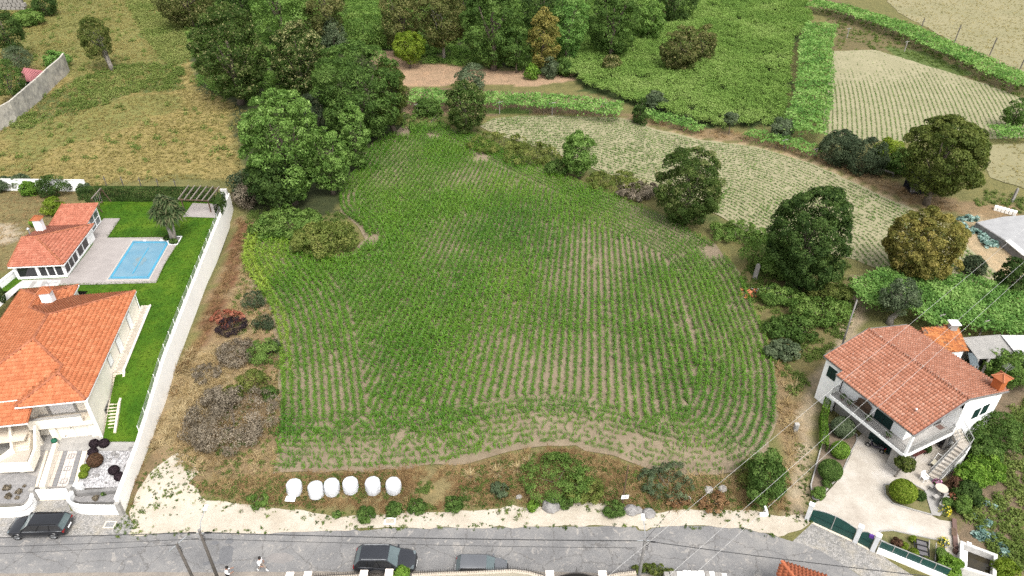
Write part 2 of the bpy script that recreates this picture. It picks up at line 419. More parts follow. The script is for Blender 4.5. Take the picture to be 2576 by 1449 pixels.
def vines(name, label, poly, z, dens, mat, posts=(), leaf=0.34, seed=1, thick=0.42, post_h=None, wires=True):
 """grapevines trained over an overhead trellis inside a plan outline"""
 rng = np.random.default_rng(seed); q = pts_in(poly, dens*1.9, rng); c = Vector((poly[0][0], poly[0][1], 0)); zg = hgt(q[:,0], q[:,1])
 T = thing(name, label, 'grapevine', (c.x, c.y, float(hgt(c.x, c.y))))
 keep = rng.random(len(q)) < 0.62+1.2*fbm(q[:,0], q[:,1], 2.2, seed); q = q[keep]; zg = zg[keep]; n = len(q)
 q = q + rng.normal(size=(n,2))*0.22
 zz = zg+z+(fbm(q[:,0], q[:,1], 2.0, seed+4)-0.5)*thick*1.7+rng.normal(size=n)*thick*0.28 - (rng.random(n) < 0.10)*rng.random(n)*1.0
 P = np.column_stack([q[:,0]-c.x, q[:,1]-c.y, zz-T.location.z]); Nn = rng.normal(size=(n,3))*0.5+np.array([0,-0.15,0.9])
 t = np.clip(0.7*vnoise(q[:,0], q[:,1], 1.3, seed+1)+0.45*rng.random(n), 0, 1)
 V, F = leaf_arrays(P, Nn, leaf, rng, aspect=0.8)
 mesh_obj('foliage', np_mesh('foliage', V, F, MATS[mat], t), T)
 for (x, y) in posts:
  zg = float(hgt(x, y)); b = MB(); b.beam((x, y, zg-0.1), (x, y, zg+(post_h or z+0.1)), 0.14); b.beam((x-0.6, y-0.25, zg+z-0.05), (x+0.6, y+0.25, zg+z+0.0), 0.09)
  b.build('post', MATS['granite_post'], T, world=True)
 b = MB()
 P2 = pts_in(poly, 0.10, rng)
 for x, y in P2[:60]:
  zg = float(hgt(x,y)); b.tube([(x, y, zg-0.05), (x+rng.normal()*0.12, y+rng.normal()*0.12, zg+z*0.6), (x+rng.normal()*0.25, y+rng.normal()*0.25, zg+z)], [0.05,0.04,0.02], 5)
 if b.v: b.build('stem', MATS['bark'], T, world=True)['kind'] = 'stuff'
 return T

# ---------------------------------------------------------------- scattered ground cover
def ribbons(rng, blades, length, width, spread, bend, upright=0.0, h0=0.0):
 """arching leaf blades from a common foot: vertices, faces"""
 V = []; F = []
 for k in range(blades):
  a = 6.2832*rng.random(); L = length*(0.6+0.6*rng.random()); w = width*(0.7+0.6*rng.random()); e = spread*(0.5+rng.random())
  z0 = h0*rng.random(); dx, dy = math.cos(a), math.sin(a); b = len(V); sx, sy = -dy, dx
  for i, tt in enumerate((0.0, 0.45, 0.8, 1.0)):
   r = L*e*tt; z = z0+L*(tt*(1-0.5*e)-bend*tt*tt*e); ww = w*(0.7, 1.0, 0.7, 0.08)[i]
   V += [(dx*r+sx*ww/2, dy*r+sy*ww/2, z), (dx*r-sx*ww/2, dy*r-sy*ww/2, z)]
  F += [(b+2*i, b+2*i+1, b+2*i+3, b+2*i+2) for i in range(3)]
 return V, F
def proto(name, V, F, mat):
 me = bpy.data.meshes.new(name); me.from_pydata(V, [], F); me.update(); me.materials.append(mat)
 return bpy.data.objects.new(name, me)                      # mesh source of one scattered object, never placed by itself
def leaf_proto(name, rng, n, R, leaf, mat, flat=0.4, aspect=0.6):
 d = sph(rng, n, 0.0); r = rng.random((n,1))**0.5
 P = d*r*np.array(R); Nn = d*0.5+rng.normal(size=(n,3))*0.5+np.array([0,0,flat+0.4])
 V, F = leaf_arrays(P, Nn, leaf, rng, aspect); return proto(name, V.tolist(), F.tolist(), mat)
def scatter(name, label, cat, P, scale, tint, protos, rng, tilt=0.15, kind='stuff', rotz=None):
 """one object: many small plants standing at points P"""
 n = len(P); me = bpy.data.meshes.new(name); me.vertices.add(n); me.vertices.foreach_set('co', np.asarray(P, np.float32).ravel())
 rot = np.column_stack([rng.normal(size=n)*tilt, rng.normal(size=n)*tilt, (rng.random(n)*6.2832 if rotz is None else rotz)])
 for nm, ty, val, key in (('scl','FLOAT',scale,'value'), ('tint','FLOAT',tint,'value'), ('rot','FLOAT_VECTOR',rot,'vector'), ('pick','INT',rng.integers(0,len(protos),n),'value')):
  a = me.attributes.new(nm, ty, 'POINT'); a.data.foreach_set(key, np.ascontiguousarray(np.broadcast_to(val, (n,)) if np.ndim(val) == 0 else val, np.int32 if ty == 'INT' else np.float32).ravel())
 o = mesh_obj(name, me); tag(o, label, cat, None, kind)
 g = bpy.data.node_groups.new(name, 'GeometryNodeTree'); g.interface.new_socket('Geometry', in_out='INPUT', socket_type='NodeSocketGeometry'); g.interface.new_socket('Geometry', in_out='OUTPUT', socket_type='NodeSocketGeometry')
 N = g.nodes; L = g.links; gi = N.new('NodeGroupInput'); go = N.new('NodeGroupOutput'); ip = N.new('GeometryNodeInstanceOnPoints'); jn = N.new('GeometryNodeJoinGeometry')
 for pr in protos:
  oi = N.new('GeometryNodeObjectInfo'); oi.inputs['Object'].default_value = pr; oi.inputs['As Instance'].default_value = False
  ti = N.new('GeometryNodeGeometryToInstance'); L.new(oi.outputs['Geometry'], ti.inputs[0]); L.new(ti.outputs[0], jn.inputs[0])
 def na(nm, ty):
  k = N.new('GeometryNodeInputNamedAttribute'); k.data_type = ty; k.inputs['Name'].default_value = nm; return k.outputs['Attribute']
 e2r = N.new('FunctionNodeEulerToRotation'); L.new(na('rot', 'FLOAT_VECTOR'), e2r.inputs[0])
 L.new(gi.outputs[0], ip.inputs['Points']); L.new(jn.outputs[0], ip.inputs['Instance']); ip.inputs['Pick Instance'].default_value = True
 L.new(na('pick', 'INT'), ip.inputs['Instance Index']); L.new(e2r.outputs[0], ip.inputs['Rotation']); L.new(na('scl', 'FLOAT'), ip.inputs['Scale'])
 L.new(ip.outputs[0], go.inputs[0])
 md = o.modifiers.new('plants', 'NODES'); md.node_group = g
 return o

# ---------------------------------------------------------------- tiled roofs
TW, TL = 0.26, 0.40
def tile_mesh(name, mat, tint):
 prof = [(0,0),(0.03,0.065),(0.08,0.095),(0.13,0.065),(0.16,0.006),(0.21,0.0),(0.262,0.004)]
 V = [(x, -0.03, z+0.055) for x, z in prof]+[(x, TL+0.03, z) for x, z in prof]+[(x, -0.02, z-0.01) for x, z in prof]
 F = [(i, i+1, 8+i, 7+i) for i in range(6)]+[(14+i, 15+i, 1+i, i) for i in range(6)]
 return np_mesh(name, V, F, mat, [tint]*len(F)), np.array(V), np.array(F)
def roof(T, planes, mat, ridges, deckmat, part='roof', near=300, seed=1, thick=0.14, ridge_r=0.13, ridgemat=None):
 """planes: list of corner lists (x,y,z), first edge = eave. The near tiles are pieces of their own."""
 rng = np.random.default_rng(seed); Rt = None; d = MB()
 for pl in planes:
  n = len(pl); vs = [(p[0],p[1],p[2]-0.015) for p in pl]+[(p[0],p[1],p[2]-thick) for p in pl]
  d.add(vs, [tuple(range(n)), tuple(reversed(range(n,2*n)))]+[(i,n+i,n+(i+1)%n,(i+1)%n) for i in range(n)])
 Rt = d.build(part, deckmat, T)
 mts = []; M4 = T.matrix_basis
 for pl in planes:
  p = [Vector(q) for q in pl]; e = (p[1]-p[0]).normalized(); nn = (p[1]-p[0]).cross(p[2]-p[0]).normalized()
  if nn.z < 0: nn = -nn; 
  w = nn.cross(e).normalized()
  if w.z < 0: e = -e; w = nn.cross(e).normalized()
  q2 = [((q-p[0]).dot(e), (q-p[0]).dot(w)) for q in p]; xs = [a for a,b in q2]; ys = [b for a,b in q2]
  nx = int((max(xs)-min(xs))/TW)+2; ny = int((max(ys)-min(ys))/TL)+2
  for j in range(ny):
   for i in range(nx):
    a = min(xs)+i*TW; b = min(ys)-0.04+j*TL
    if bool(in_poly(a+TW*0.5, b+TL*0.55, q2)):
     o = p[0]+e*a+w*b
     mts.append(Matrix(((e.x,w.x,nn.x,o.x),(e.y,w.y,nn.y,o.y),(e.z,w.z,nn.z,o.z+0.01),(0,0,0,1))))
 cp = Vector((0,0,CAMH)); mts.sort(key=lambda m: ((M4 @ m).translation-cp).length)
 ms = []
 for k in range(7):
  me, V, F = tile_mesh('roof_tile', mat, 0.2+k*0.1); ms.append(me)
 for m in mts[:near]:
  o = bpy.data.objects.new('roof_tile', ms[int(rng.integers(0,7))]); C.objects.link(o); o.parent = Rt; o.matrix_basis = m @ Matrix.Rotation(rng.normal()*0.012, 4, 'Z')
 rest = mts[near:]
 if rest:
  A = np.array([np.array(m) for m in rest]); h = np.column_stack([V, np.ones(len(V))])
  VV = np.einsum('kij,vj->kvi', A, h)[:,:,:3]; nv = len(V)
  FF = (F[None]+np.arange(len(rest))[:,None,None]*nv).reshape(-1,4)
  o = mesh_obj('roof_tile', np_mesh('roof_tile', VV.reshape(-1,3), FF, mat, np.repeat(0.18+0.64*rng.random(len(rest)), len(F))), Rt); o['kind'] = 'stuff'
 rr = []
 for k in range(4):
  V = []; F = []
  for x, s in ((0,1.0),(0.42,0.86)):
   for i in range(7):
    a = math.pi*i/6; V.append((math.cos(a)*ridge_r*s, x, math.sin(a)*ridge_r*0.85*s))
  F = [(i,i+1,8+i,7+i) for i in range(6)]
  rr.append(np_mesh('ridge_tile', V, F, ridgemat or mat, [0.1+0.2*k]*6, smooth=True))
 for a, b in ridges:
  a = Vector(a); b = Vector(b); dd = (b-a); L = dd.length; dd.normalize(); x = dd.cross(Vector((0,0,1))).normalized(); z = x.cross(dd)
  k = 0
  while k*0.38 < L-0.1:
   o = bpy.data.objects.new('ridge_tile', rr[int(rng.integers(0,4))]); C.objects.link(o); o.parent = Rt; p = a+dd*(k*0.38)
   o.matrix_basis = Matrix(((x.x,dd.x,z.x,p.x),(x.y,dd.y,z.y,p.y),(x.z,dd.z,z.z,p.z+0.05),(0,0,0,1))); k += 1
 return Rt
# ---------------------------------------------------------------- palette
leafmat('leaf_dark', [(0.014,0.028,0.008),(0.034,0.064,0.016),(0.062,0.105,0.026),(0.11,0.165,0.045)])
leafmat('leaf_chestnut', [(0.018,0.034,0.008),(0.045,0.078,0.018),(0.085,0.125,0.030),(0.32,0.30,0.14)])
leafmat('leaf_brownish', [(0.028,0.040,0.012),(0.080,0.098,0.028),(0.15,0.155,0.052),(0.30,0.26,0.12)])
leafmat('leaf_olivegold', [(0.04,0.055,0.012),(0.13,0.128,0.032),(0.25,0.215,0.06),(0.38,0.31,0.11)])
leafmat('leaf_lime', [(0.035,0.072,0.014),(0.09,0.165,0.034),(0.16,0.26,0.06),(0.28,0.39,0.13)])
leafmat('leaf_mid', [(0.022,0.045,0.010),(0.054,0.100,0.022),(0.098,0.165,0.038),(0.17,0.24,0.07)])
leafmat('leaf_olive', [(0.024,0.036,0.008),(0.065,0.090,0.020),(0.12,0.145,0.036),(0.20,0.21,0.065)])
leafmat('leaf_grey', [(0.028,0.042,0.020),(0.068,0.096,0.050),(0.12,0.155,0.082),(0.20,0.235,0.14)])
leafmat('leaf_greydark', [(0.018,0.030,0.015),(0.042,0.062,0.032),(0.075,0.10,0.052),(0.13,0.155,0.09)])
leafmat('leaf_blue', [(0.05,0.10,0.085),(0.12,0.20,0.17),(0.22,0.32,0.28),(0.36,0.46,0.42)])
leafmat('leaf_yellow', [(0.048,0.082,0.008),(0.10,0.155,0.015),(0.175,0.235,0.028),(0.28,0.325,0.06)])
leafmat('leaf_bright', [(0.035,0.075,0.010),(0.085,0.165,0.022),(0.16,0.27,0.04),(0.28,0.39,0.08)])
leafmat('leaf_vine', [(0.042,0.090,0.020),(0.092,0.19,0.042),(0.155,0.275,0.066),(0.26,0.38,0.12)])
leafmat('leaf_bramble', [(0.034,0.068,0.014),(0.080,0.145,0.030),(0.14,0.22,0.05),(0.23,0.30,0.09)])
leafmat('leaf_yellowbramble', [(0.040,0.062,0.012),(0.095,0.130,0.028),(0.17,0.195,0.050),(0.27,0.26,0.085)])
leafmat('leaf_purple', [(0.006,0.005,0.007),(0.016,0.011,0.014),(0.030,0.020,0.024),(0.055,0.035,0.04)], trans=0.1)
leafmat('leaf_russet', [(0.02,0.025,0.01),(0.07,0.045,0.025),(0.12,0.06,0.04),(0.20,0.13,0.07)])
leafmat('leaf_dead', [(0.055,0.045,0.03),(0.12,0.098,0.07),(0.19,0.157,0.115),(0.28,0.235,0.18)], trans=0.1)
leafmat('leaf_rust', [(0.08,0.045,0.02),(0.15,0.082,0.04),(0.22,0.13,0.065),(0.31,0.20,0.10)], trans=0.15)
leafmat('leaf_redtwig', [(0.14,0.04,0.022),(0.22,0.07,0.04),(0.29,0.11,0.07),(0.35,0.17,0.11)], trans=0.1)
leafmat('petal_yellow', [(0.55,0.42,0.01),(0.7,0.56,0.02),(0.8,0.68,0.06),(0.85,0.78,0.2)])
leafmat('petal_pink', [(0.45,0.12,0.28),(0.6,0.22,0.42),(0.7,0.35,0.55),(0.8,0.55,0.7)])
leafmat('petal_coral', [(0.40,0.13,0.08),(0.5,0.18,0.11),(0.6,0.26,0.18),(0.65,0.38,0.28)])
leafmat('palm_leaf', [(0.022,0.038,0.014),(0.045,0.070,0.026),(0.075,0.10,0.040),(0.13,0.125,0.065)], trans=0.2)
M('bark', (0.11,0.085,0.06), (0.20,0.165,0.13), 4, 0.9, 0.5, 14)
M('bark_pale', (0.34,0.31,0.27), (0.22,0.19,0.16), 5, 0.9, 0.4, 16)
M('granite_post', (0.38,0.36,0.33), (0.26,0.24,0.22), 6, 0.9, 0.3, 20)
M('wood_grey', (0.17,0.155,0.14), (0.10,0.09,0.08), 3, 0.9, 0.4, 25)
M('wood_brown', (0.16,0.10,0.065), (0.09,0.06,0.04), 4, 0.85, 0.3, 25)
M('white_paint', (0.83,0.83,0.82), (0.76,0.76,0.75), 0.9, 0.75, 0.05, 6)
M('cream_render', (0.80,0.745,0.645), (0.72,0.665,0.57), 0.7, 0.85, 0.08, 9, fine=(2.5, 0.05))
M('wall_render', (0.88,0.855,0.80), (0.79,0.76,0.70), 0.55, 0.9, 0.1, 8, lo=0.45, hi=0.82, fine=(3.0, 0.08))
M('wall_stained', (0.62,0.60,0.57), (0.36,0.35,0.33), 1.2, 0.9, 0.15, 9)
M('concrete', (0.48,0.46,0.43), (0.36,0.345,0.325), 1.4, 0.9, 0.2, 14, fine=(7, 0.12))
M('concrete_dark', (0.28,0.27,0.26), (0.16,0.155,0.15), 1.6, 0.92, 0.2, 12)
M('granite', (0.44,0.42,0.39), (0.34,0.325,0.30), 5, 0.8, 0.1, 25)
M('stone_beige', (0.60,0.53,0.43), (0.52,0.455,0.365), 3, 0.8, 0.1, 16)
M('black_plastic', (0.015,0.015,0.016), None, 3, 0.5)
M('tyre', (0.012,0.012,0.013), None, 6, 0.85)
M('rim', (0.42,0.43,0.44), None, 3, 0.35, metal=0.9)
M('steel', (0.40,0.41,0.42), (0.30,0.31,0.32), 4, 0.45, metal=0.6)
M('rail_grey', (0.42,0.42,0.40), (0.28,0.28,0.27), 3, 0.6)
M('green_paint', (0.006,0.060,0.050), (0.010,0.075,0.062), 1.2, 0.45, spec=0.45)
M('green_dark', (0.006,0.028,0.026), (0.010,0.038,0.034), 1.2, 0.5)
M('glass_dark', (0.020,0.022,0.025), (0.035,0.036,0.040), 0.8, 0.06, spec=0.6)
M('glass_car', (0.09,0.125,0.13), (0.13,0.17,0.175), 1.0, 0.04, spec=0.7)
M('glass_grey', (0.16,0.19,0.20), (0.10,0.125,0.135), 1.2, 0.08, spec=0.6)
M('blind', (0.66,0.65,0.64), (0.60,0.59,0.585), 0.5, 0.6)
tintmat('tile_orange', [(0.43,0.135,0.055),(0.50,0.165,0.070),(0.56,0.20,0.09),(0.62,0.26,0.13)])
tintmat('tile_salmon', [(0.36,0.118,0.070),(0.42,0.145,0.088),(0.47,0.175,0.11),(0.53,0.23,0.15)])
tintmat('tile_weathered', [(0.36,0.145,0.086),(0.41,0.172,0.104),(0.46,0.205,0.13),(0.53,0.29,0.20)], lichen=((0.50,0.42,0.36), 5.0, 0.60))
tintmat('tile_rust', [(0.22,0.085,0.035),(0.38,0.13,0.045),(0.52,0.19,0.06),(0.58,0.27,0.11)], lichen=((0.10,0.075,0.06), 1.6, 0.56))
tintmat('ridge_orange', [(0.30,0.10,0.05),(0.36,0.125,0.062),(0.42,0.155,0.08),(0.46,0.19,0.11)]); tintmat('ridge_brown', [(0.25,0.10,0.062),(0.30,0.125,0.08),(0.36,0.165,0.11),(0.42,0.23,0.17)], lichen=((0.40,0.34,0.28), 4.0, 0.55))
M('deck_orange', (0.40,0.13,0.05), (0.33,0.10,0.04), 2, 0.85)
M('deck_weathered', (0.26,0.09,0.06), (0.20,0.07,0.05), 2, 0.85)

# ---------------------------------------------------------------- ground
def ground_mat():
 m, nt, B, N, L = new_mat('ground'); pos = N.new('ShaderNodeNewGeometry').outputs['Position']
 a = N.new('ShaderNodeAttribute'); a.attribute_name = 'soil'
 n1 = noise_node(N, L, 0.9, 8, 0.7, pos); n2 = noise_node(N, L, 6.0, 5, 0.7, pos)
 c = mix(N, L, 1.0, a.outputs['Color'], ramp(N, L, n1.outputs[0], [(0.25,(0.62,0.66,0.60)),(0.5,(1,1,1)),(0.75,(1.25,1.15,1.05))]).outputs[0], 'MULTIPLY')
 c = mix(N, L, 1.0, c, ramp(N, L, n2.outputs[0], [(0.3,(0.68,0.7,0.68)),(0.65,(1.1,1.1,1.1))]).outputs[0], 'MULTIPLY')
 L.new(c, B.inputs['Base Color']); B.inputs['Roughness'].default_value = 0.95; B.inputs['Specular IOR Level'].default_value = 0.1
 b = N.new('ShaderNodeBump'); b.inputs['Strength'].default_value = 0.6; b.inputs['Distance'].default_value = 0.12
 L.new(n2.outputs[0], b.inputs['Height']); L.new(b.outputs[0], B.inputs['Normal']); return m
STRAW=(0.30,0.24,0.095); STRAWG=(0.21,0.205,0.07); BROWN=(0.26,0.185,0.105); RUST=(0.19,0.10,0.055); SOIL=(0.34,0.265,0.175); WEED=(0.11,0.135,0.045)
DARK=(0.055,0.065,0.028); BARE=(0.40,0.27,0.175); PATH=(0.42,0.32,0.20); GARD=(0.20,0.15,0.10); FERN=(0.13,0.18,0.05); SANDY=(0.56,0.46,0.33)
MEADOW = [(-200,-60),(330,-60),(400,20),(470,70),(480,170),(500,215),(620,280),(610,400),(590,470),(230,470),(0,452),(-200,452)]
THICKET = [(1400,140),(1470,120),(1600,110),(1680,50),(1740,-40),(2000,-40),(2040,60),(1990,110),(1984,180),(1976,260),(1972,310),(1900,325),(1760,318),(1640,288),(1580,262),(1490,235),(1430,195)]
PAINT = [
 (MEADOW, STRAW, 3.0), ([(0,330),(200,260),(420,240),(480,260),(300,330),(120,380),(0,420)], STRAWG, 4.0),
 ([(-60,-60),(330,-60),(420,40),(470,110),(380,200),(180,190),(0,150),(-60,150)], STRAWG, 6.0),
 ([(20,325),(60,270),(130,235),(200,195),(300,165),(420,160),(470,180),(440,225),(330,235),(220,275),(120,300),(60,330)], WEED, 3.0),
 ([(300,-30),(420,-30),(480,60),(470,150),(430,170),(360,90)], FERN, 3.0),
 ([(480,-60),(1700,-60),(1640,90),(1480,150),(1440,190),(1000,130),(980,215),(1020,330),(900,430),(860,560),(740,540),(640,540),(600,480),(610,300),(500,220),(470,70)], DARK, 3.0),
 (THICKET, (0.06,0.085,0.03), 3.0),
 ([(930,120),(985,132),(1060,160),(1200,172),(1330,180),(1440,186),(1445,206),(1300,216),(1180,212),(1020,216),(960,200)], BARE, 1.0),
 ([(1020,222),(1300,228),(1560,250),(1580,296),(1400,286),(1240,288),(1020,300)], (0.20,0.14,0.09), 1.0),
 ([(1230,272),(1330,272),(1330,282),(1230,286)], (0.10,0.15,0.04), 0.8),
 ([(1560,290),(1640,312),(1760,345),(1900,360),(2050,405),(2180,462),(2290,512),(2420,540),(2576,640),(2576,520),(2400,500),(2280,470),(2050,375),(1900,338),(1700,312),(1600,285)], BROWN, 0.8),
 ([(1560,294),(1640,322),(1760,349),(1900,366),(2050,410),(2180,467),(2370,555),(2300,545),(2180,476),(2050,417),(1900,372),(1760,354),(1640,329),(1555,301)], PATH, 0.5),
 ([(2060,20),(2110,90),(2090,130),(2230,130),(2440,200),(2576,262),(2576,200),(2400,120),(2300,80),(2200,40),(2060,-20)], (0.17,0.14,0.07), 1.0),
 ([(2225,118),(2330,130),(2460,190),(2400,190),(2260,150)], (0.11,0.15,0.045), 1.0),
 ([(1180,325),(1300,365),(1420,410),(1640,490),(1800,565),(1900,620),(1960,700),(2040,760),(2120,680),(2160,660),(1940,605),(1800,545),(1640,470),(1400,388),(1260,345)], WEED, 1.0),
 ([(600,545),(660,560),(640,600),(615,650),(640,712),(690,792),(708,900),(714,1050),(700,1190),(520,1240),(330,1300),(310,1285),(345,1180),(420,1000),(500,830),(560,680)], BROWN, 1.2),
 ([(600,545),(640,560),(615,620),(590,700),(520,850),(480,900),(520,780),(570,650)], RUST, 0.8),
 ([(400,1000),(470,880),(560,880),(580,960),(520,1090),(520,1180),(420,1160),(380,1130)], (0.36,0.27,0.15), 1.2),
 ([(640,700),(690,790),(706,860),(690,860),(655,780),(610,700)], SOIL, 0.5),
 ([(480,1200),(700,1190),(1180,1170),(1350,1125),(1460,1130),(1600,1175),(1850,1200),(1950,1160),(1990,1200),(1990,1290),(1900,1285),(1640,1290),(1500,1262),(1290,1275),(1000,1295),(640,1275),(500,1240)], (0.225,0.18,0.088), 0.8),
 ([(1940,880),(2020,1000),(2010,1100),(1995,1290),(1960,1290),(1985,1180),(1950,1060)], BROWN, 0.8),
 ([(1850,700),(1900,640),(2050,700),(2160,700),(2150,800),(2110,900),(2060,980),(1990,1010),(1950,940),(1900,800)], (0.20,0.17,0.075), 1.0),
 ([(2150,690),(2200,690),(2180,760),(2150,860),(2110,920),(2060,1000),(2040,1100),(2040,1290),(1990,1310),(1990,1200),(2010,1060),(2040,980),(2090,900),(2130,780)], (0.36,0.285,0.19), 0.8),
 ([(2000,1000),(2012,1100),(2008,1290),(1998,1290),(2000,1100)], (0.44,0.36,0.25), 0.4),
 ([(2440,960),(2576,950),(2576,1449),(2330,1449),(2420,1330),(2380,1200),(2400,1100)], GARD, 1.0),
 ([(2430,540),(2576,560),(2576,720),(2500,700),(2420,620),(2380,570)], PATH, 0.8),
 ([(-20,480),(210,480),(225,520),(160,560),(60,600),(20,690),(-40,700)], (0.20,0.165,0.075), 1.0),
 ([(-20,560),(40,570),(50,600),(-20,620)], (0.40,0.33,0.24), 1.0),
]
def build_ground():
 xs = np.concatenate([[-4000,-2000,-900,-450,-260], np.arange(-190,190.1,1.0), [260,450,900,2000,4000]])
 ys = np.concatenate([[-600,-200,-60,-10,15], np.arange(28,262,1.0), [275,300,350,450,700,1200,2500,5000]])
 X, Y = np.meshgrid(xs, ys); x = X.ravel(); y = Y.ravel(); z = hgt(x, y)
 vis = (np.abs(x) < 200) & (y > 26) & (y < 265)
 z = z + np.where(vis, 0.10*(fbm(x, y, 6, 5)-0.5)*sstep((y-42)/3), 0)
 z = np.where((y > 50) & (y < 86) & (x < -36.5) & (x > -57), np.minimum(z, 0.0), z)      # cut away under the garden platform
 col = np.tile(np.array([0.105,0.105,0.04]), (len(x),1)); f = fbm(x, y, 14, 2)[:,None]
 col = col*(1-0.5*f)+np.array([0.18,0.15,0.065])*0.5*f
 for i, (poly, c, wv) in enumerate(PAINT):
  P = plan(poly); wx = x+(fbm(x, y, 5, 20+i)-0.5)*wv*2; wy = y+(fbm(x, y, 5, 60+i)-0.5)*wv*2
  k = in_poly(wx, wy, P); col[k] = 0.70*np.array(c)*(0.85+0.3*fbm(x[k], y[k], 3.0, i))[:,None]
 nx = len(xs); ny = len(ys); I = np.arange(nx*ny).reshape(ny, nx)
 F = np.column_stack([I[:-1,:-1].ravel(), I[:-1,1:].ravel(), I[1:,1:].ravel(), I[1:,:-1].ravel()])
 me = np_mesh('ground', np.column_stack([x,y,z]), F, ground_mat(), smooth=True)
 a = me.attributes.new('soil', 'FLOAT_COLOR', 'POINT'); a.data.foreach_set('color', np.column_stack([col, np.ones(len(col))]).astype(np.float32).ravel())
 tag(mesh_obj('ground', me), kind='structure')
build_ground()

def asphalt():
 m, nt, B, N, L = new_mat('asphalt'); pos = N.new('ShaderNodeNewGeometry').outputs['Position']
 n1 = noise_node(N, L, 0.35, 7, 0.65, pos); n2 = noise_node(N, L, 9, 5, 0.75, pos); n3 = noise_node(N, L, 1.3, 8, 0.75, pos, 1.2)
 c = ramp(N, L, n1.outputs[0], [(0.3,(0.135,0.133,0.132)),(0.5,(0.18,0.176,0.172)),(0.7,(0.235,0.225,0.212))]).outputs[0]
 c = mix(N, L, ramp(N, L, n3.outputs[0], [(0.56,(0,0,0)),(0.63,(1,1,1))]).outputs[0], c, (0.29,0.27,0.245))       # worn pale aggregate
 c = mix(N, L, 1.0, c, ramp(N, L, n2.outputs[0], [(0.3,(0.66,0.66,0.67)),(0.7,(1.08,1.08,1.08))]).outputs[0], 'MULTIPLY')
 v = N.new('ShaderNodeTexVoronoi'); v.feature = 'DISTANCE_TO_EDGE'; v.inputs['Scale'].default_value = 0.30
 nn = noise_node(N, L, 1.2, 5, 0.7, pos); ad = N.new('ShaderNodeVectorMath'); ad.operation = 'ADD'; L.new(pos, ad.inputs[0]); L.new(nn.outputs['Color'], ad.inputs[1]); L.new(ad.outputs[0], v.inputs['Vector'])
 c = mix(N, L, ramp(N, L, v.outputs['Distance'], [(0.0,(0.85,0.85,0.85)),(0.014,(0.0,0.0,0.0))]).outputs[0], c, (0.085,0.08,0.075))
 L.new(c, B.inputs['Base Color']); B.inputs['Roughness'].default_value = 0.9; B.inputs['Specular IOR Level'].default_value = 0.2
 b = N.new('ShaderNodeBump'); b.inputs['Strength'].default_value = 0.25; b.inputs['Distance'].default_value = 0.02; L.new(n2.outputs[0], b.inputs['Height']); L.new(b.outputs[0], B.inputs['Normal'])
 return m
def cobbles():
 m, nt, B, N, L = new_mat('cobbles'); pos = N.new('ShaderNodeNewGeometry').outputs['Position']
 mp = N.new('ShaderNodeMapping'); mp.inputs['Rotation'].default_value = (0,0,0.5); L.new(pos, mp.inputs['Vector'])
 v = N.new('ShaderNodeTexVoronoi'); v.inputs['Scale'].default_value = 7.5; v.inputs['Randomness'].default_value = 0.55; L.new(mp.outputs[0], v.inputs['Vector'])
 e = N.new('ShaderNodeTexVoronoi'); e.feature = 'DISTANCE_TO_EDGE'; e.inputs['Scale'].default_value = 7.5; e.inputs['Randomness'].default_value = 0.55; L.new(mp.outputs[0], e.inputs['Vector'])
 bw = N.new('ShaderNodeRGBToBW'); L.new(v.outputs['Color'], bw.inputs[0])
 c = ramp(N, L, bw.outputs[0], [(0.2,(0.165,0.16,0.155)),(0.8,(0.29,0.275,0.26))]).outputs[0]
 n1 = noise_node(N, L, 0.5, 6, 0.7, pos); c = mix(N, L, ramp(N, L, n1.outputs[0], [(0.48,(0,0,0)),(0.68,(0.8,0.8,0.8))]).outputs[0], c, (0.33,0.29,0.225))
 c = mix(N, L, ramp(N, L, e.outputs['Distance'], [(0.0,(1,1,1)),(0.10,(0,0,0))]).outputs[0], c, (0.09,0.085,0.065))
 L.new(c, B.inputs['Base Color']); B.inputs['Roughness'].default_value = 0.85
 b = N.new('ShaderNodeBump'); b.inputs['Strength'].default_value = 0.6; b.inputs['Distance'].default_value = 0.03; L.new(e.outputs['Distance'], b.inputs['Height']); L.new(b.outputs[0], B.inputs['Normal'])
 return m
MATS['asphalt'] = asphalt(); MATS['cobbles'] = cobbles()
M('sand', (0.60,0.535,0.44), (0.46,0.395,0.305), 0.45, 0.95, 0.4, 8, lo=0.40, hi=0.74, fine=(6, 0.16))
M('soil_field', (0.33,0.26,0.175), (0.24,0.185,0.122), 0.5, 0.95, 0.7, 7, lo=0.35, hi=0.68, fine=(8, 0.30))
M('soil_pale', (0.37,0.335,0.205), (0.295,0.275,0.155), 0.22, 0.95, 0.4, 6, lo=0.35, hi=0.68, fine=(5, 0.18))
M('soil_straw', (0.325,0.29,0.16), (0.265,0.245,0.125), 0.10, 0.95, 0.4, 5, lo=0.35, hi=0.65, fine=(4, 0.22))
M('asphalt_new', (0.195,0.195,0.20), (0.165,0.165,0.17), 1.5, 0.9, 0.1, 20, fine=(12,0.15))
M('gravel_road', (0.36,0.315,0.265), (0.26,0.23,0.20), 0.8, 0.95, 0.4, 9, fine=(6,0.25))

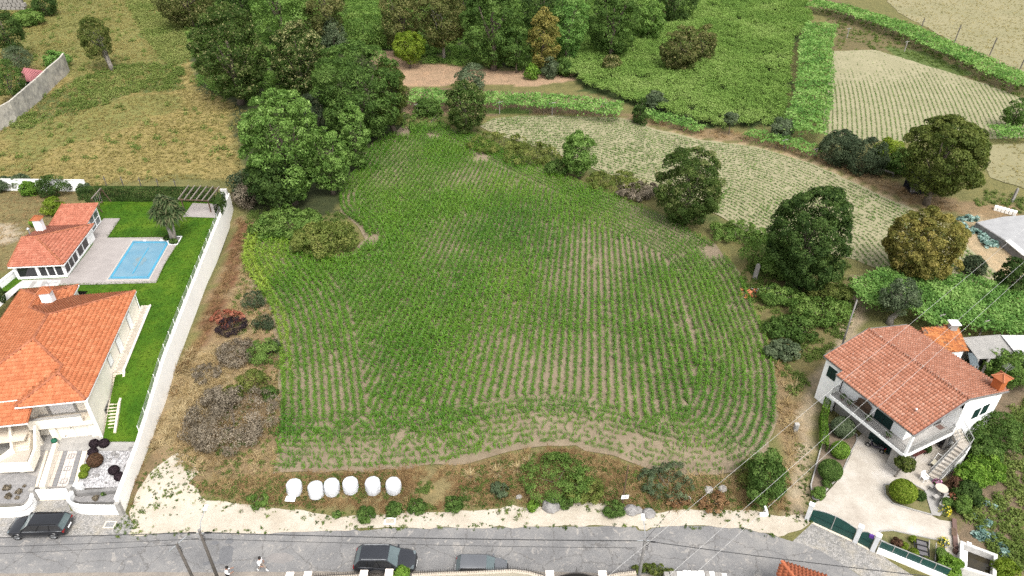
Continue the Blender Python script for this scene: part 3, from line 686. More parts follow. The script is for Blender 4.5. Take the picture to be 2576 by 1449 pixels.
EDGE = [(-260,1372),(0,1353),(177,1348),(310,1346),(400,1341),(486,1336.5),(560,1333),(640,1339),(740,1333.5),(820,1331),(890,1332),(905,1336),(930,1334),(966,1330),(1100,1328),(1288,1327),(1400,1325),(1500,1324),(1598,1325),(1606,1334),(1628,1335),(1640,1329),(1691,1322),(1782,1323.6),(1870,1330),(1927,1342),(1993,1362),(2060,1383),(2147,1437),(2200,1475),(2300,1540)]
far = plan(EDGE, 0.0); near = [Vector((44,26,0)), Vector((0,33.3,0)), Vector((-56,33.0,0))]
sheet('road', ragged(far+near[:1]+[Vector((34,29.5,0)), Vector((22,32.6,0))]+near[1:], 0.45, 0.10, 3), MATS['asphalt'], 0.012, lambda x,y: 0*x, 2.0)
sheet('road_edge', ragged([(-58,33.35),(0,33.65),(20,33.0),(34,29.8),(34,27),(18,30.2),(-58,30.5)], 0.4, 0.12, 8), MATS['gravel_road'], 0.016, lambda x,y: 0*x, 2.0)
VERGE = [(318,1350),(335,1318),(325,1290),(345,1235),(395,1172),(445,1138),(478,1150),(505,1188),(478,1216),(520,1258),(600,1271),(640,1272),(760,1285),(850,1301),(890,1297),(960,1301),(1010,1289),(1150,1285),(1290,1275),(1390,1280),(1480,1262),(1520,1271),(1560,1291),(1650,1290),(1730,1279),(1830,1286),(1900,1284),(1922,1292),(1960,1302),(2010,1296),(2034,1304),(2046,1314),(2010,1330),(1960,1352)]
sheet('sand_verge', ragged(plan(VERGE)+far[25:12:-1]+[survey(640,1343,0),survey(486,1341,0),survey(400,1345,0)], 0.5, 0.35, 11), MATS['sand'], 0.045, grid=0.5)
sheet('cobbled_pavement', ragged(plan([(-40,1362),(318,1350),(340,1325),(318,1290),(178,1285),(165,1245),(90,1245),(80,1290),(-40,1300)], 0.0), 0.6, 0.05, 12), MATS['cobbles'], 0.010, lambda x,y: 0*x)
sheet('cobbled_apron', ragged(plan([(2046,1314),(2160,1363),(2200,1385),(2250,1420),(2320,1462),(2400,1520),(2300,1540),(2200,1475),(2147,1437),(2060,1383),(1993,1362)], 0.0), 0.6, 0.06, 13), MATS['cobbles'], 0.008, lambda x,y: 0*x)
R3 = lambda x, y: (383.3+x*0.1488, 1309.8+y*0.1488)
for k, poly in enumerate(([R3(1145,500),R3(1200,435),R3(1330,430),R3(1380,470),R3(1350,600),R3(1345,690),R3(1280,740),R3(1000,730),R3(860,765),R3(840,710),R3(960,680),R3(1080,700),R3(1130,640)],
  [R3(1230,350),R3(1290,285),R3(1370,290),R3(1390,340),R3(1340,390),R3(1240,385)], [R3(990,400),R3(1010,350),R3(1090,340),R3(1130,370),R3(1090,405)],
  [R3(1900,640),R3(2020,560),R3(2250,540),R3(2400,600),R3(2380,680),R3(2200,720),R3(2000,700)])):
 sheet('asphalt_patch', ragged(plan(poly, 0.0), 0.25, 0.10, 30+k), MATS['asphalt_new'] if k < 3 else M('patch_worn', (0.285,0.265,0.25), (0.24,0.225,0.215), 1.5, 0.9), 0.018, lambda x,y: 0*x)

# fields
FIELD = [(690,1190),(700,1130),(706,1050),(702,900),(684,792),(636,712),(610,650),(634,590),(720,600),(790,645),(880,644),(918,604),(902,570),(855,532),(856,480),(900,420),(940,360),(1010,322),(1100,318),(1200,343),(1290,388),(1400,438),(1500,478),(1640,532),(1720,572),(1795,615),(1858,688),(1900,780),(1935,870),(1954,950),(1956,1050),(1930,1130),(1885,1180),(1800,1200),(1700,1196),(1620,1176),(1540,1148),(1450,1124),(1350,1122),(1250,1142),(1180,1166),(1100,1172),(900,1188)]
STRIP = [(1205,318),(1240,300),(1300,293),(1420,292),(1560,298),(1650,327),(1760,352),(1900,370),(2050,414),(2180,474),(2290,524),(2370,562),(2440,625),(2520,700),(2420,715),(2240,690),(2150,655),(1940,600),(1880,585),(1800,538),(1660,480),(1500,428),(1390,384),(1260,344)]
TERR = [(2092,130),(2200,126),(2320,162),(2480,212),(2760,320),(2760,345),(2440,352),(2300,360),(2150,352),(2068,334),(2074,260),(2085,180)]
BIGF = [(2190,-40),(2800,-40),(2800,270),(2576,182),(2490,152),(2380,97),(2260,32)]
SIDEF = [(2470,366),(2760,352),(2760,530),(2490,448)]
sheet('maize_field', ragged(plan(FIELD), 1.0, 0.5, 41), MATS['soil_field'], 0.07)
sheet('strip_field', ragged(plan(STRIP), 1.0, 0.5, 42), MATS['soil_pale'], 0.07, grid=2)
sheet('terrace_field', ragged(plan(TERR), 1.0, 0.6, 43), MATS['soil_pale'], 0.07, grid=2)
sheet('hay_field', ragged(plan(BIGF), 1.5, 0.8, 44), MATS['soil_straw'], 0.07, grid=4)
sheet('side_field', ragged(plan(SIDEF), 1.0, 0.6, 45), MATS['soil_straw'], 0.07, grid=2)
# ---------------------------------------------------------------- garden plot with pool (left)
Z1 = lambda x, y: (x*0.25, 434.4+y*0.25)
Z2 = lambda x, y: (x*0.25, 702.8+y*0.25)
Z3 = lambda x, y: (x*0.29447, 1022.2+y*0.29447)
R6 = lambda x, y: (x*0.1764, 996.7+y*0.1764)
LZ = 3.0
def lotz(x, y): return 0.55+(LZ-0.55)*sstep((np.asarray(y)-46.3)/7.5)
def lawn_mat():
 m, nt, B, N, L = new_mat('lawn'); pos = N.new('ShaderNodeNewGeometry').outputs['Position']
 n1 = noise_node(N, L, 0.35, 5, 0.6, pos); n2 = noise_node(N, L, 14, 4, 0.8, pos); n3 = noise_node(N, L, 2.2, 5, 0.6, pos)
 c = ramp(N, L, n1.outputs[0], [(0.35,(0.034,0.092,0.006)),(0.5,(0.054,0.122,0.008)),(0.68,(0.088,0.150,0.012))]).outputs[0]
 c = mix(N, L, 1.0, c, ramp(N, L, n3.outputs[0], [(0.3,(0.8,0.82,0.8)),(0.7,(1.08,1.05,1.0))]).outputs[0], 'MULTIPLY')
 c = mix(N, L, 1.0, c, ramp(N, L, n2.outputs[0], [(0.25,(0.45,0.5,0.45)),(0.7,(1.15,1.12,1.1))]).outputs[0], 'MULTIPLY')
 L.new(c, B.inputs['Base Color']); B.inputs['Roughness'].default_value = 0.8; B.inputs['Specular IOR Level'].default_value = 0.1
 b = N.new('ShaderNodeBump'); b.inputs['Strength'].default_value = 0.9; b.inputs['Distance'].default_value = 0.06; L.new(n2.outputs[0], b.inputs['Height']); L.new(b.outputs[0], B.inputs['Normal'])
 return m
def planks_mat():
 m, nt, B, N, L = new_mat('deck'); pos = N.new('ShaderNodeNewGeometry').outputs['Position']
 mp = N.new('ShaderNodeMapping'); mp.inputs['Rotation'].default_value = (0,0,-0.095); L.new(pos, mp.inputs['Vector'])
 w = N.new('ShaderNodeTexWave'); w.bands_direction = 'Y'; w.inputs['Scale'].default_value = 1.1; L.new(mp.outputs[0], w.inputs['Vector'])
 n1 = noise_node(N, L, 0.9, 6, 0.65, pos)
 c = ramp(N, L, n1.outputs[0], [(0.3,(0.235,0.21,0.197)),(0.7,(0.295,0.265,0.248))]).outputs[0]
 c = mix(N, L, 1.0, c, ramp(N, L, w.outputs[0], [(0.0,(0.72,0.72,0.72)),(0.18,(1,1,1))]).outputs[0], 'MULTIPLY')
 L.new(c, B.inputs['Base Color']); B.inputs['Roughness'].default_value = 0.75
 b = N.new('ShaderNodeBump'); b.inputs['Strength'].default_value = 0.3; b.inputs['Distance'].default_value = 0.01; L.new(w.outputs[0], b.inputs['Height']); L.new(b.outputs[0], B.inputs['Normal'])
 return m
def gravel_mat():
 m, nt, B, N, L = new_mat('gravel'); pos = N.new('ShaderNodeNewGeometry').outputs['Position']
 v = N.new('ShaderNodeTexVoronoi'); v.inputs['Scale'].default_value = 9; L.new(pos, v.inputs['Vector']); bw = N.new('ShaderNodeRGBToBW'); L.new(v.outputs['Color'], bw.inputs[0])
 n1 = noise_node(N, L, 1.2, 5, 0.6, pos)
 c = ramp(N, L, bw.outputs[0], [(0.15,(0.16,0.157,0.16)),(0.5,(0.32,0.312,0.315)),(0.85,(0.50,0.49,0.49))]).outputs[0]
 c = mix(N, L, 1.0, c, ramp(N, L, n1.outputs[0], [(0.3,(0.8,0.79,0.78)),(0.7,(1.1,1.1,1.1))]).outputs[0], 'MULTIPLY')
 L.new(c, B.inputs['Base Color']); B.inputs['Roughness'].default_value = 0.9
 b = N.new('ShaderNodeBump'); b.inputs['Strength'].default_value = 0.8; b.inputs['Distance'].default_value = 0.05; L.new(v.outputs['Distance'], b.inputs['Height']); L.new(b.outputs[0], B.inputs['Normal'])
 return m
MATS['lawn'] = lawn_mat(); MATS['deck'] = planks_mat(); MATS['gravel'] = gravel_mat()
M('pool_cover', (0.105,0.255,0.36), (0.165,0.305,0.39), 0.6, 0.35, 0.25, 5, spec=0.5)
M('pool_band', (0.06,0.34,0.52), None, 2, 0.4)
M('pool_stain', (0.22,0.25,0.24), (0.13,0.31,0.43), 2.0, 0.5)
M('paver_light', (0.66,0.58,0.50), (0.60,0.52,0.445), 2, 0.8, 0.05)
M('paver_pink', (0.66,0.595,0.54), (0.60,0.54,0.49), 2, 0.8, 0.05)
M('paver_dark', (0.265,0.26,0.26), (0.225,0.22,0.22), 2, 0.8, 0.05)
M('rock', (0.20,0.19,0.185), (0.34,0.325,0.31), 3, 0.9, 0.5, 8)
def wx(y): return -31.95-(y-38.9)*0.1265          # line of the long boundary wall
def wtop(y): return float(np.interp(y, [38,45,49,55,62,75,89], [1.85,1.95,2.40,3.18,3.30,3.35,3.45]))
def boundary_wall():
 T = thing('boundary_wall', 'long white rendered garden wall with a rail along the waste strip', 'wall', (wx(39),39,0))
 ys = np.linspace(38.9, 88.9, 26)
 b = MB()
 for a, c in zip(ys[:-1], ys[1:]):
  xa, xc = wx(a), wx(c); za, zc = wtop(a), wtop(c); la = float(hgt(xa+0.4,a))-0.4; lc = float(hgt(xc+0.4,c))-0.4
  b.add([(xa-0.25,a,la),(xa,a,la),(xa,a,za),(xa-0.25,a,za),(xc-0.25,c,lc),(xc,c,lc),(xc,c,zc),(xc-0.25,c,zc)], [(1,5,6,2),(2,6,7,3),(4,0,3,7)]+([(0,1,2,3)] if a == ys[0] else [])+([(5,4,7,6)] if c == ys[-1] else []))
 b.build('wall', MATS['wall_render'], T, world=True)
 b = MB()
 for a, c in zip(ys[:-1], ys[1:]):
  b.beam((wx(a)-0.19,a,wtop(a)+0.03), (wx(c)-0.19,c,wtop(c)+0.03), 0.24, 0.05)
 b.build('coping', MATS['wall_stained'], T, world=True)
 n = 22
 for k in range(n):
  y = 46.2+k*(88.0-46.2)/(n-1); x = wx(y)-0.28
  b = MB(); b.beam((x,y,wtop(y)-0.3), (x,y,wtop(y)+0.72), 0.05); b.build('fence_post', MATS['white_paint'], T, world=True)
 for h in (0.25, 0.45, 0.65):
  b = MB(); yy = np.linspace(46.2, 88.0, 30)
  for a, c in zip(yy[:-1], yy[1:]): b.beam((wx(a)-0.28,a,wtop(a)+h), (wx(c)-0.28,c,wtop(c)+h), 0.022)
  b.build('rail', MATS['rail_grey'], T, world=True)
 b = MB(); b.box(wx(88.6)-1.0, 88.3, 2.6, wx(88.6)-0.1, 88.6, 4.3); b.build('end_panel', MATS['wall_stained'], T, world=True)
boundary_wall()
lot = [(wx(46.4)-0.2,46.4),(wx(50)-0.2,50),(wx(55)-0.2,55),(wx(70)-0.2,70),(wx(88.4)-0.2,88.4),(-57,88.4),(-57,66.5),(-47,66.5),(-47,62.8),(-40.1,63.8),(-39.6,60),(-38.2,54),(-37.6,50),(-37.0,46.4)]
sheet('lawn', lot, MATS['lawn'], 0.02, lotz, 0.8)
b = MB(); b.prism([(wx(88.4)-0.1,88.4),(-57,88.4),(-57,66.4),(-52,60),(-52,45.4),(wx(45.4)-0.1,45.4)], -0.3, 0.5); o = b.build('terrace_base', MATS['concrete'], None); o['kind'] = 'structure'
sheet('pool_deck', plan([Z1(*p) for p in [(560,1135),(940,1128),(1570,1112),(1650,935),(1830,646),(1660,652),(1080,657),(1212,462),(1045,462),(930,600),(940,720),(680,1060),(230,1085)]], LZ), MATS['deck'], 0.045, lambda x,y: LZ+0*x, 1.5)
sheet('paved_patio', plan([Z1(*p) for p in [(1940,308),(2185,318),(2168,457),(1842,446)]], LZ), MATS['deck'], 0.05, lambda x,y: LZ+0*x, 1.5)
# grass rim along the deck edge
def rim():
 rng = np.random.default_rng(3); pr = []
 for k in range(3):
  V, F = ribbons(np.random.default_rng(40+k), 9, 0.16, 0.03, 0.7, 0.3); pr.append(proto('lawn_source', V, F, leafmat('lawn_blade', [(0.038,0.088,0.007),(0.06,0.125,0.010),(0.092,0.158,0.016),(0.14,0.185,0.03)], 'INSTANCER')))
 pts = []
 for poly in ([Z1(560,1128),Z1(940,1122),Z1(1572,1106),Z1(1655,930),Z1(1835,640)], [Z1(1660,646),Z1(1078,651),Z1(1212,458)]):
  P = plan(poly, LZ)
  for a, c in zip(P[:-1], P[1:]):
   n = int((c-a).length*30); t = rng.random(n)[:,None]; q = np.array(a)[None]*(1-t)+np.array(c)[None]*t; q[:,:2] += rng.normal(size=(n,2))*0.10; pts.append(q)
 L_ = np.array(lot); q = pts_in(lot, 14, rng)
 D = plan([Z1(*p) for p in [(560,1135),(940,1128),(1570,1112),(1650,935),(1830,646),(1660,652),(1080,657),(1212,462),(1045,462),(930,600),(940,720),(680,1060),(230,1085)]], LZ); D2 = plan([Z1(*p) for p in [(1940,308),(2185,318),(2168,457),(1842,446)]], LZ)
 k = ~in_poly(q[:,0], q[:,1], D) & ~in_poly(q[:,0], q[:,1], D2) & ~((q[:,0] < -47) & (q[:,1] < 68.5)) & ~((q[:,0] < -51) & (q[:,1] < 84)); q = q[k]
 Q = np.vstack(pts+[np.column_stack([q, lotz(q[:,0], q[:,1])+0.01])]); n = len(Q)
 scatter('lawn_grass', 'short bright green mown grass of the pool garden', 'grass', Q, 0.55+0.5*rng.random(n), np.clip(0.9*fbm(Q[:,0], Q[:,1], 4, 3)+0.3*rng.random(n)-0.1, 0, 1), pr, rng, 0.2)
rim()
def pool():
 P = plan([Z1(1340,688), Z1(1715,690), Z1(1500,1076), Z1(1086,1080)], LZ); c = sum(P, Vector())/4
 T = thing('swimming_pool', 'rectangular swimming pool under a pale blue cover', 'swimming pool', c)
 def inset(k): return [c+(p-c)*k for p in P]
 o_, i_ = inset(1.06), inset(1.0); b = MB()
 for k in range(4):
  a, d = o_[k], o_[(k+1)%4]; e, f = i_[(k+1)%4], i_[k]
  b.prism([a,d,e,f], LZ-0.05, LZ+0.075)
 b.build('coping', M('coping_stone', (0.55,0.49,0.43), (0.47,0.42,0.37), 2), T, world=True)
 q = inset(1.0); n = 14; V = []; F = []
 rng = np.random.default_rng(2)
 for i in range(n+1):
  for j in range(n*2+1):
   s, t = i/n, j/(2*n); p = (q[0]*(1-s)+q[1]*s)*(1-t)+(q[3]*(1-s)+q[2]*s)*t; V.append((p.x,p.y,LZ+0.062+0.012*float(vnoise(p.x*1.0,p.y,0.7,4))))
 m = n*2+1
 F = [(i*m+j, (i+1)*m+j, (i+1)*m+j+1, i*m+j+1) for i in range(n) for j in range(n*2)]
 b = MB(); b.v = V; b.f = F; cv = b.build('cover', MATS['pool_cover'], T, smooth=True, world=True)
 b = MB(); k = inset(0.90)
 for i in range(4): b.beam(k[i]+Vector((0,0,0.078)), k[(i+1)%4]+Vector((0,0,0.078)), 0.20, 0.012)
 b.build('edge_band', MATS['pool_band'], cv, world=True)
 a = survey(*Z1(1495,755), LZ+0.085); d = survey(*Z1(1335,1015), LZ+0.085); b = MB(); b.beam(a, d, 0.13, 0.03); b.build('centre_seam', MATS['pool_band'], cv, world=True)
 s = survey(*Z1(1405,890), LZ+0.081); b = MB(); r = np.random.default_rng(4); b.prism([(s.x+math.cos(t)*(0.5+0.25*r.random()), s.y+math.sin(t)*(0.95+0.4*r.random())) for t in np.linspace(0,6.1,18)], LZ+0.079, LZ+0.082); b.build('leaf_stain', MATS['pool_stain'], cv, world=True)
 for k, (x, y) in enumerate(((1455,683),(1622,681))):
  p = survey(*Z1(x,y), LZ+0.07); T2 = thing('skimmer_lid', ('white skimmer lid at the left of the pool head','white skimmer lid nearest the palm')[k], 'lid', p)
  b = MB(); b.box(-0.16,-0.13,-0.02,0.16,0.13,0.03); b.build('lid', MATS['white_paint'], T2, bevel=0.01); b = MB(); b.lathe([(0.03,0.03),(0.03,0.045)], (0,0,0), 8); b.build('knob', MATS['rail_grey'], T2)
pool()
def palm():
 base = survey(*Z1(1755,700), LZ); T = thing('cordyline_tree', 'shaggy three stemmed palm like tree beside the pool', 'tree', base); rng = np.random.default_rng(8)
 tops = [survey(*Z1(1640,440), LZ+3.6), survey(*Z1(1720,430), LZ+3.6), survey(*Z1(1580,380), LZ+4.2), survey(*Z1(1690,300), LZ+4.9), survey(*Z1(1770,380), LZ+4.0), survey(*Z1(1620,270), LZ+5.2)]
 feet = [Vector((-0.25,0.1,0)), Vector((0.12,0.05,0)), Vector((0.3,-0.05,0))]
 for k in range(3):
  e = tops[k]-base; b = MB(); b.tube([feet[k]-Vector((0,0,0.1)), feet[k].lerp(e,0.4)+Vector((0.05,0,0)), feet[k].lerp(e,0.8), e], [0.22,0.16,0.15,0.13], 8); b.build('trunk', MATS['bark_pale'], T, smooth=True)
 for k, tp in enumerate(tops):
  V = []; F = []; e = tp-base
  for i in range(190):
   a = rng.random()*6.28; el = rng.uniform(-0.5,1.3); L = rng.uniform(0.85,1.5); d = Vector((math.cos(a)*math.cos(el), math.sin(a)*math.cos(el), math.sin(el))); s = Vector((-math.sin(a),math.cos(a),0)); n0 = len(V)
   for j, t in enumerate((0,0.4,0.75,1.0)):
    p = e+d*(L*t)+Vector((0,0,-0.55*L*t*t)); w = (0.05,0.11,0.09,0.01)[j]; V += [tuple(p+s*w), tuple(p-s*w)]
   F += [(n0+2*j,n0+2*j+1,n0+2*j+3,n0+2*j+2) for j in range(3)]
  mesh_obj('crown', np_mesh('crown', V, F, MATS['palm_leaf'], np.repeat(rng.random(190),3)), T)
 b = MB(); P = plan([Z1(1665,655),Z1(1832,646),Z1(1785,728),Z1(1700,728)], LZ); 
 for i in range(4): b.beam(P[i]+Vector((0,0,0.07)), P[(i+1)%4]+Vector((0,0,0.07)), 0.08, 0.12)
 K = thing('planter_kerb', 'white kerb framing the bed of the palm like tree', 'kerb', P[0]); b.build('kerb', MATS['white_paint'], K, world=True); b = MB(); b.prism([(P[0].lerp(P[2],0.5)+(p-P[0].lerp(P[2],0.5))*0.95) for p in P], LZ+0.02, LZ+0.05); b.build('bed', MATS['rock'], K, world=True)
 bush('border_plant', 'low dark green plant left of the palm like tree', survey(*Z1(1690,672), LZ), 0.55, 0.35, 0.12, 500, 'leaf_dark', clump=0.12)
 bush('border_plant', 'spiky green plant in front of the palm like tree', survey(*Z1(1755,712), LZ), 0.5, 0.4, 0.14, 450, 'leaf_mid', clump=0.12)
palm()
hp = [survey(*Z1(*p), LZ) for p in ((790,318),(960,292),(2165,305))]
hp = [Vector((p.x, p.y+0.5, LZ)) for p in hp]
hedge('garden_hedge', 'clipped dark hedge closing the far side of the pool garden', hp, 0.9, LZ, 1.95, 0.14, 240, 'leaf_dark', 4)
h2 = [survey(*Z1(*p), LZ) for p in ((2255,320),(2205,440))]
hedge('garden_hedge', 'short clipped hedge piece at the corner beside the pergola', h2, 0.8, LZ, 1.9, 0.14, 240, 'leaf_dark', 5)
def pergola():
 T = thing('pergola', 'open wooden pergola over the paved corner', 'pergola', survey(*Z1(2140,450), LZ))
 A, B_, Cc, D = survey(*Z1(1800,265), 4.9), survey(*Z1(2100,278), 4.9), survey(*Z1(2200,152), 4.9), survey(*Z1(1895,140), 4.9)
 for p in (A,B_,Cc,D):
  b = MB(); q = p+(((A+B_+Cc+D)/4)-p)*0.10; b.beam((q.x,q.y,LZ), (q.x,q.y,4.85), 0.13); b.build('post', MATS['wood_brown'], T, world=True)
 for p, q in ((A,B_),(D,Cc)):
  b = MB(); b.beam(p-Vector((0,0,0.07)), q-Vector((0,0,0.07)), 0.10, 0.16); b.build('plate', MATS['wood_brown'], T, world=True)
 for k in range(6):
  t = k/5; p = A.lerp(B_,t); q = D.lerp(Cc,t); e = (q-p)*0.06; b = MB(); b.beam(p-e+Vector((0,0,0.07)), q+e+Vector((0,0,0.07)), 0.09, 0.14); b.build('beam', M('wood_pale', (0.34,0.29,0.25), (0.24,0.20,0.17), 4), T, world=True)
pergola()
def swing():
 T = thing('swing_frame', 'wooden garden swing frame beside the hedge', 'swing', survey(*Z1(1000,300), LZ))
 a, c = survey(*Z1(920,262), LZ+2.0), survey(*Z1(1012,158), LZ+2.0); b = MB(); b.beam(a, c, 0.10); b.build('top_beam', M('wood_pale', (0.34,0.29,0.25)), T, world=True)
 for p, s in ((a,-1),(a,1),(c,-1),(c,1)):
  b = MB(); b.beam(p, (p.x+s*0.8, p.y, LZ), 0.09); b.build('leg', MATS['wood_brown'], T, world=True)
 for t in (0.25,0.42,0.6,0.75):
  p = a.lerp(c,t); b = MB(); b.tube([p, (p.x,p.y,LZ+0.45)], 0.018, 5); b.build('rope', MATS['rail_grey'], T, world=True)
 for t in (0.335,0.675):
  p = a.lerp(c,t); b = MB(); b.box(p.x-0.12,p.y-0.24,LZ+0.42,p.x+0.12,p.y+0.24,LZ+0.46); b.build('seat', MATS['wood_brown'], T, world=True)
swing()
# ---------------------------------------------------------------- pool house
def slope(pts, z0, f): return [(x, y, z0+f(x, y)) for x, y in pts]
def glazed(T, a, b, z0, z1, n, frame=0.10, depth=0.10, glass='glass_dark', fm='white_paint', rows=1, name='window'):
 """glazed panels between plan points a and b (local)"""
 a = Vector((a[0],a[1],0)); b = Vector((b[0],b[1],0))
 for k in range(n):
  p = a.lerp(b, k/n); q = a.lerp(b, (k+1)/n); d = (q-p).normalized(); m = MB(); up = Vector((0,0,1))
  for s in (p+d*frame/2, q-d*frame/2): m.beam(s+up*z0, s+up*z1, depth, frame, up=d)
  for z in [z0+frame/2]+[z0+(z1-z0)*r/rows for r in range(1,rows)]+[z1-frame/2]: m.beam(p+d*frame+up*z, q-d*frame+up*z, depth, frame)
  w = m.build(name, MATS[fm], T)
  m = MB(); g = MB().beam(p+d*frame*0.8+up*((z0+z1)/2), q-d*frame*0.8+up*((z0+z1)/2), 0.03, (z1-z0)-frame*1.6); g.build('pane', MATS[glass], w)
def pool_house():
 o = survey(*Z1(640,925), 4.9); o.z = 0; T = thing('pool_house', 'white glazed pool house with salmon tiled roof', 'pool house', o, math.radians(5.0))
 s = 0.25; e = 4.9; pl = []
 pl.append(slope([(0,0),(0,9.0),(-4.5,4.5)], e, lambda x,y: -x*s))
 pl.append(slope([(-6,0),(0,0),(-4.5,4.5),(-6,4.5)], e, lambda x,y: y*s))
 pl.append(slope([(0,9.0),(-6,9.0),(-6,4.5),(-4.5,4.5)], e, lambda x,y: (9-y)*s))
 B0 = [T.matrix_basis.inverted() @ survey(*Z1(*p), z) for p, z in (((850,500),4.95),((1015,310),5.55),((680,310),5.55),((470,520),4.95))]
 x1 = (B0[0].x+B0[1].x)/2; x0 = (B0[2].x+B0[3].x)/2; y0 = 8.6; y1 = (B0[1].y+B0[2].y)/2
 pl.append([(x0,y0,4.92),(x1,y0,4.92),(x1,y1,5.6),(x0,y1,5.6)])
 rg = [((0,0,e+0.03),(-4.5,4.5,e+1.15)), ((0,9.0,e+0.03),(-4.5,4.5,e+1.15)), ((-4.5,4.5,e+1.15),(-6,4.5,e+1.15)), ((-6,0,e+0.05),(-6,4.5,e+1.13)), ((x0,y0+0.2,4.95),(x0,y1,5.62))]
 roof(T, pl, MATS['tile_salmon'], rg, MATS['deck_orange'], near=300, seed=3, ridgemat=MATS['ridge_orange'])
 b = MB(); b.beam((0.02,-0.02,e-0.08),(0.02,9.0,e-0.08),0.10,0.10); b.build('gutter', MATS['white_paint'], T); b = MB(); b.beam((-6,-0.03,e-0.08),(0,-0.03,e-0.08),0.10,0.10); b.build('gutter', MATS['white_paint'], T)
 z0 = LZ; b = MB(); b.box(-5.7,0.30,z0-2.2,-0.3,0.45,z0+0.22); b.box(-0.42,0.45,z0-0.5,-0.3,7.2,z0+0.22); b.box(-5.7,0.45,z0-2.2,-5.55,8.7,e-0.1); b.box(-0.44,7.2,z0-0.5,-0.3,8.7,e-0.1); b.box(-5.55,8.55,z0-0.5,-0.44,8.7,e-0.1); b.build('wall', MATS['white_paint'], T)
 b = MB(); b.box(-5.55,0.46,z0-0.1,-0.45,8.5,z0+0.02); b.build('floor', M('tile_floor', (0.28,0.24,0.21), (0.22,0.19,0.17), 2), T)
 for (x, y) in ((-5.62,0.38),(-3.25,0.38),(-0.36,0.38),(-0.36,3.9),(-0.36,7.1)):
  b = MB(); b.box(x-0.11,y-0.11,z0+0.2,x+0.11,y+0.11,e-0.1); b.build('pillar', MATS['white_paint'], T)
 glazed(T, (-5.5,0.38), (-3.36,0.38), z0+0.22, e-0.12, 1, 0.07); glazed(T, (-3.14,0.38), (-0.5,0.38), z0+0.22, e-0.12, 3, 0.07)
 glazed(T, (-0.36,0.5), (-0.36,3.8), z0+0.22, e-0.12, 3, 0.07); glazed(T, (-0.36,4.0), (-0.36,7.0), z0+0.22, e-0.12, 2, 0.07)
 b = MB(); b.box(x0+0.2,8.72,z0-0.5,x1-0.25,y1-0.25,4.95); b.add([(x1-0.25,8.8,4.95),(x1-0.25,y1-0.25,4.95),(x1-0.25,y1-0.25,5.45),(x1-0.25,8.8,4.82)], [(0,1,2,3)]); b.build('wall', MATS['white_paint'], T)
 glazed(T, (x1-0.22,y1-3.2), (x1-0.22,y1-0.5), z0+0.15, e+0.1, 2, 0.09, rows=2, glass='glass_grey')
 c = T.matrix_basis.inverted() @ survey(*Z1(415,575), 5.5); b = MB(); b.box(c.x-0.42,c.y-0.35,5.0,c.x+0.42,c.y+0.35,7.0); ch = b.build('chimney', MATS['white_paint'], T)
 b = MB(); b.add([(c.x-0.6,c.y-0.52,7.0),(c.x+0.6,c.y-0.52,7.0),(c.x+0.6,c.y+0.52,7.0),(c.x-0.6,c.y+0.52,7.0),(c.x,c.y,7.42)], [(0,1,4),(1,2,4),(2,3,4),(3,0,4),(3,2,1,0)]); b.build('chimney_cap', MATS['deck_orange'], ch)
 for k in range(4):
  q = [(c.x-0.6,c.y-0.52),(c.x+0.6,c.y-0.52),(c.x+0.6,c.y+0.52),(c.x-0.6,c.y+0.52)][k]; b = MB(); b.tube([(q[0],q[1],7.04),(c.x,c.y,7.46)], 0.06, 6); b.build('cap_ridge', MATS['deck_orange'], ch)
 f = T.matrix_basis.inverted() @ survey(*Z1(300,610), 6.0); b = MB(); b.lathe([(0.08,4.9),(0.08,6.55)], (f.x,f.y,0), 10); fl = b.build('flue', MATS['steel'], T); b = MB(); b.lathe([(0.20,6.6),(0.05,6.75)], (f.x,f.y,0), 12); b.build('flue_cowl', MATS['steel'], fl)
pool_house()
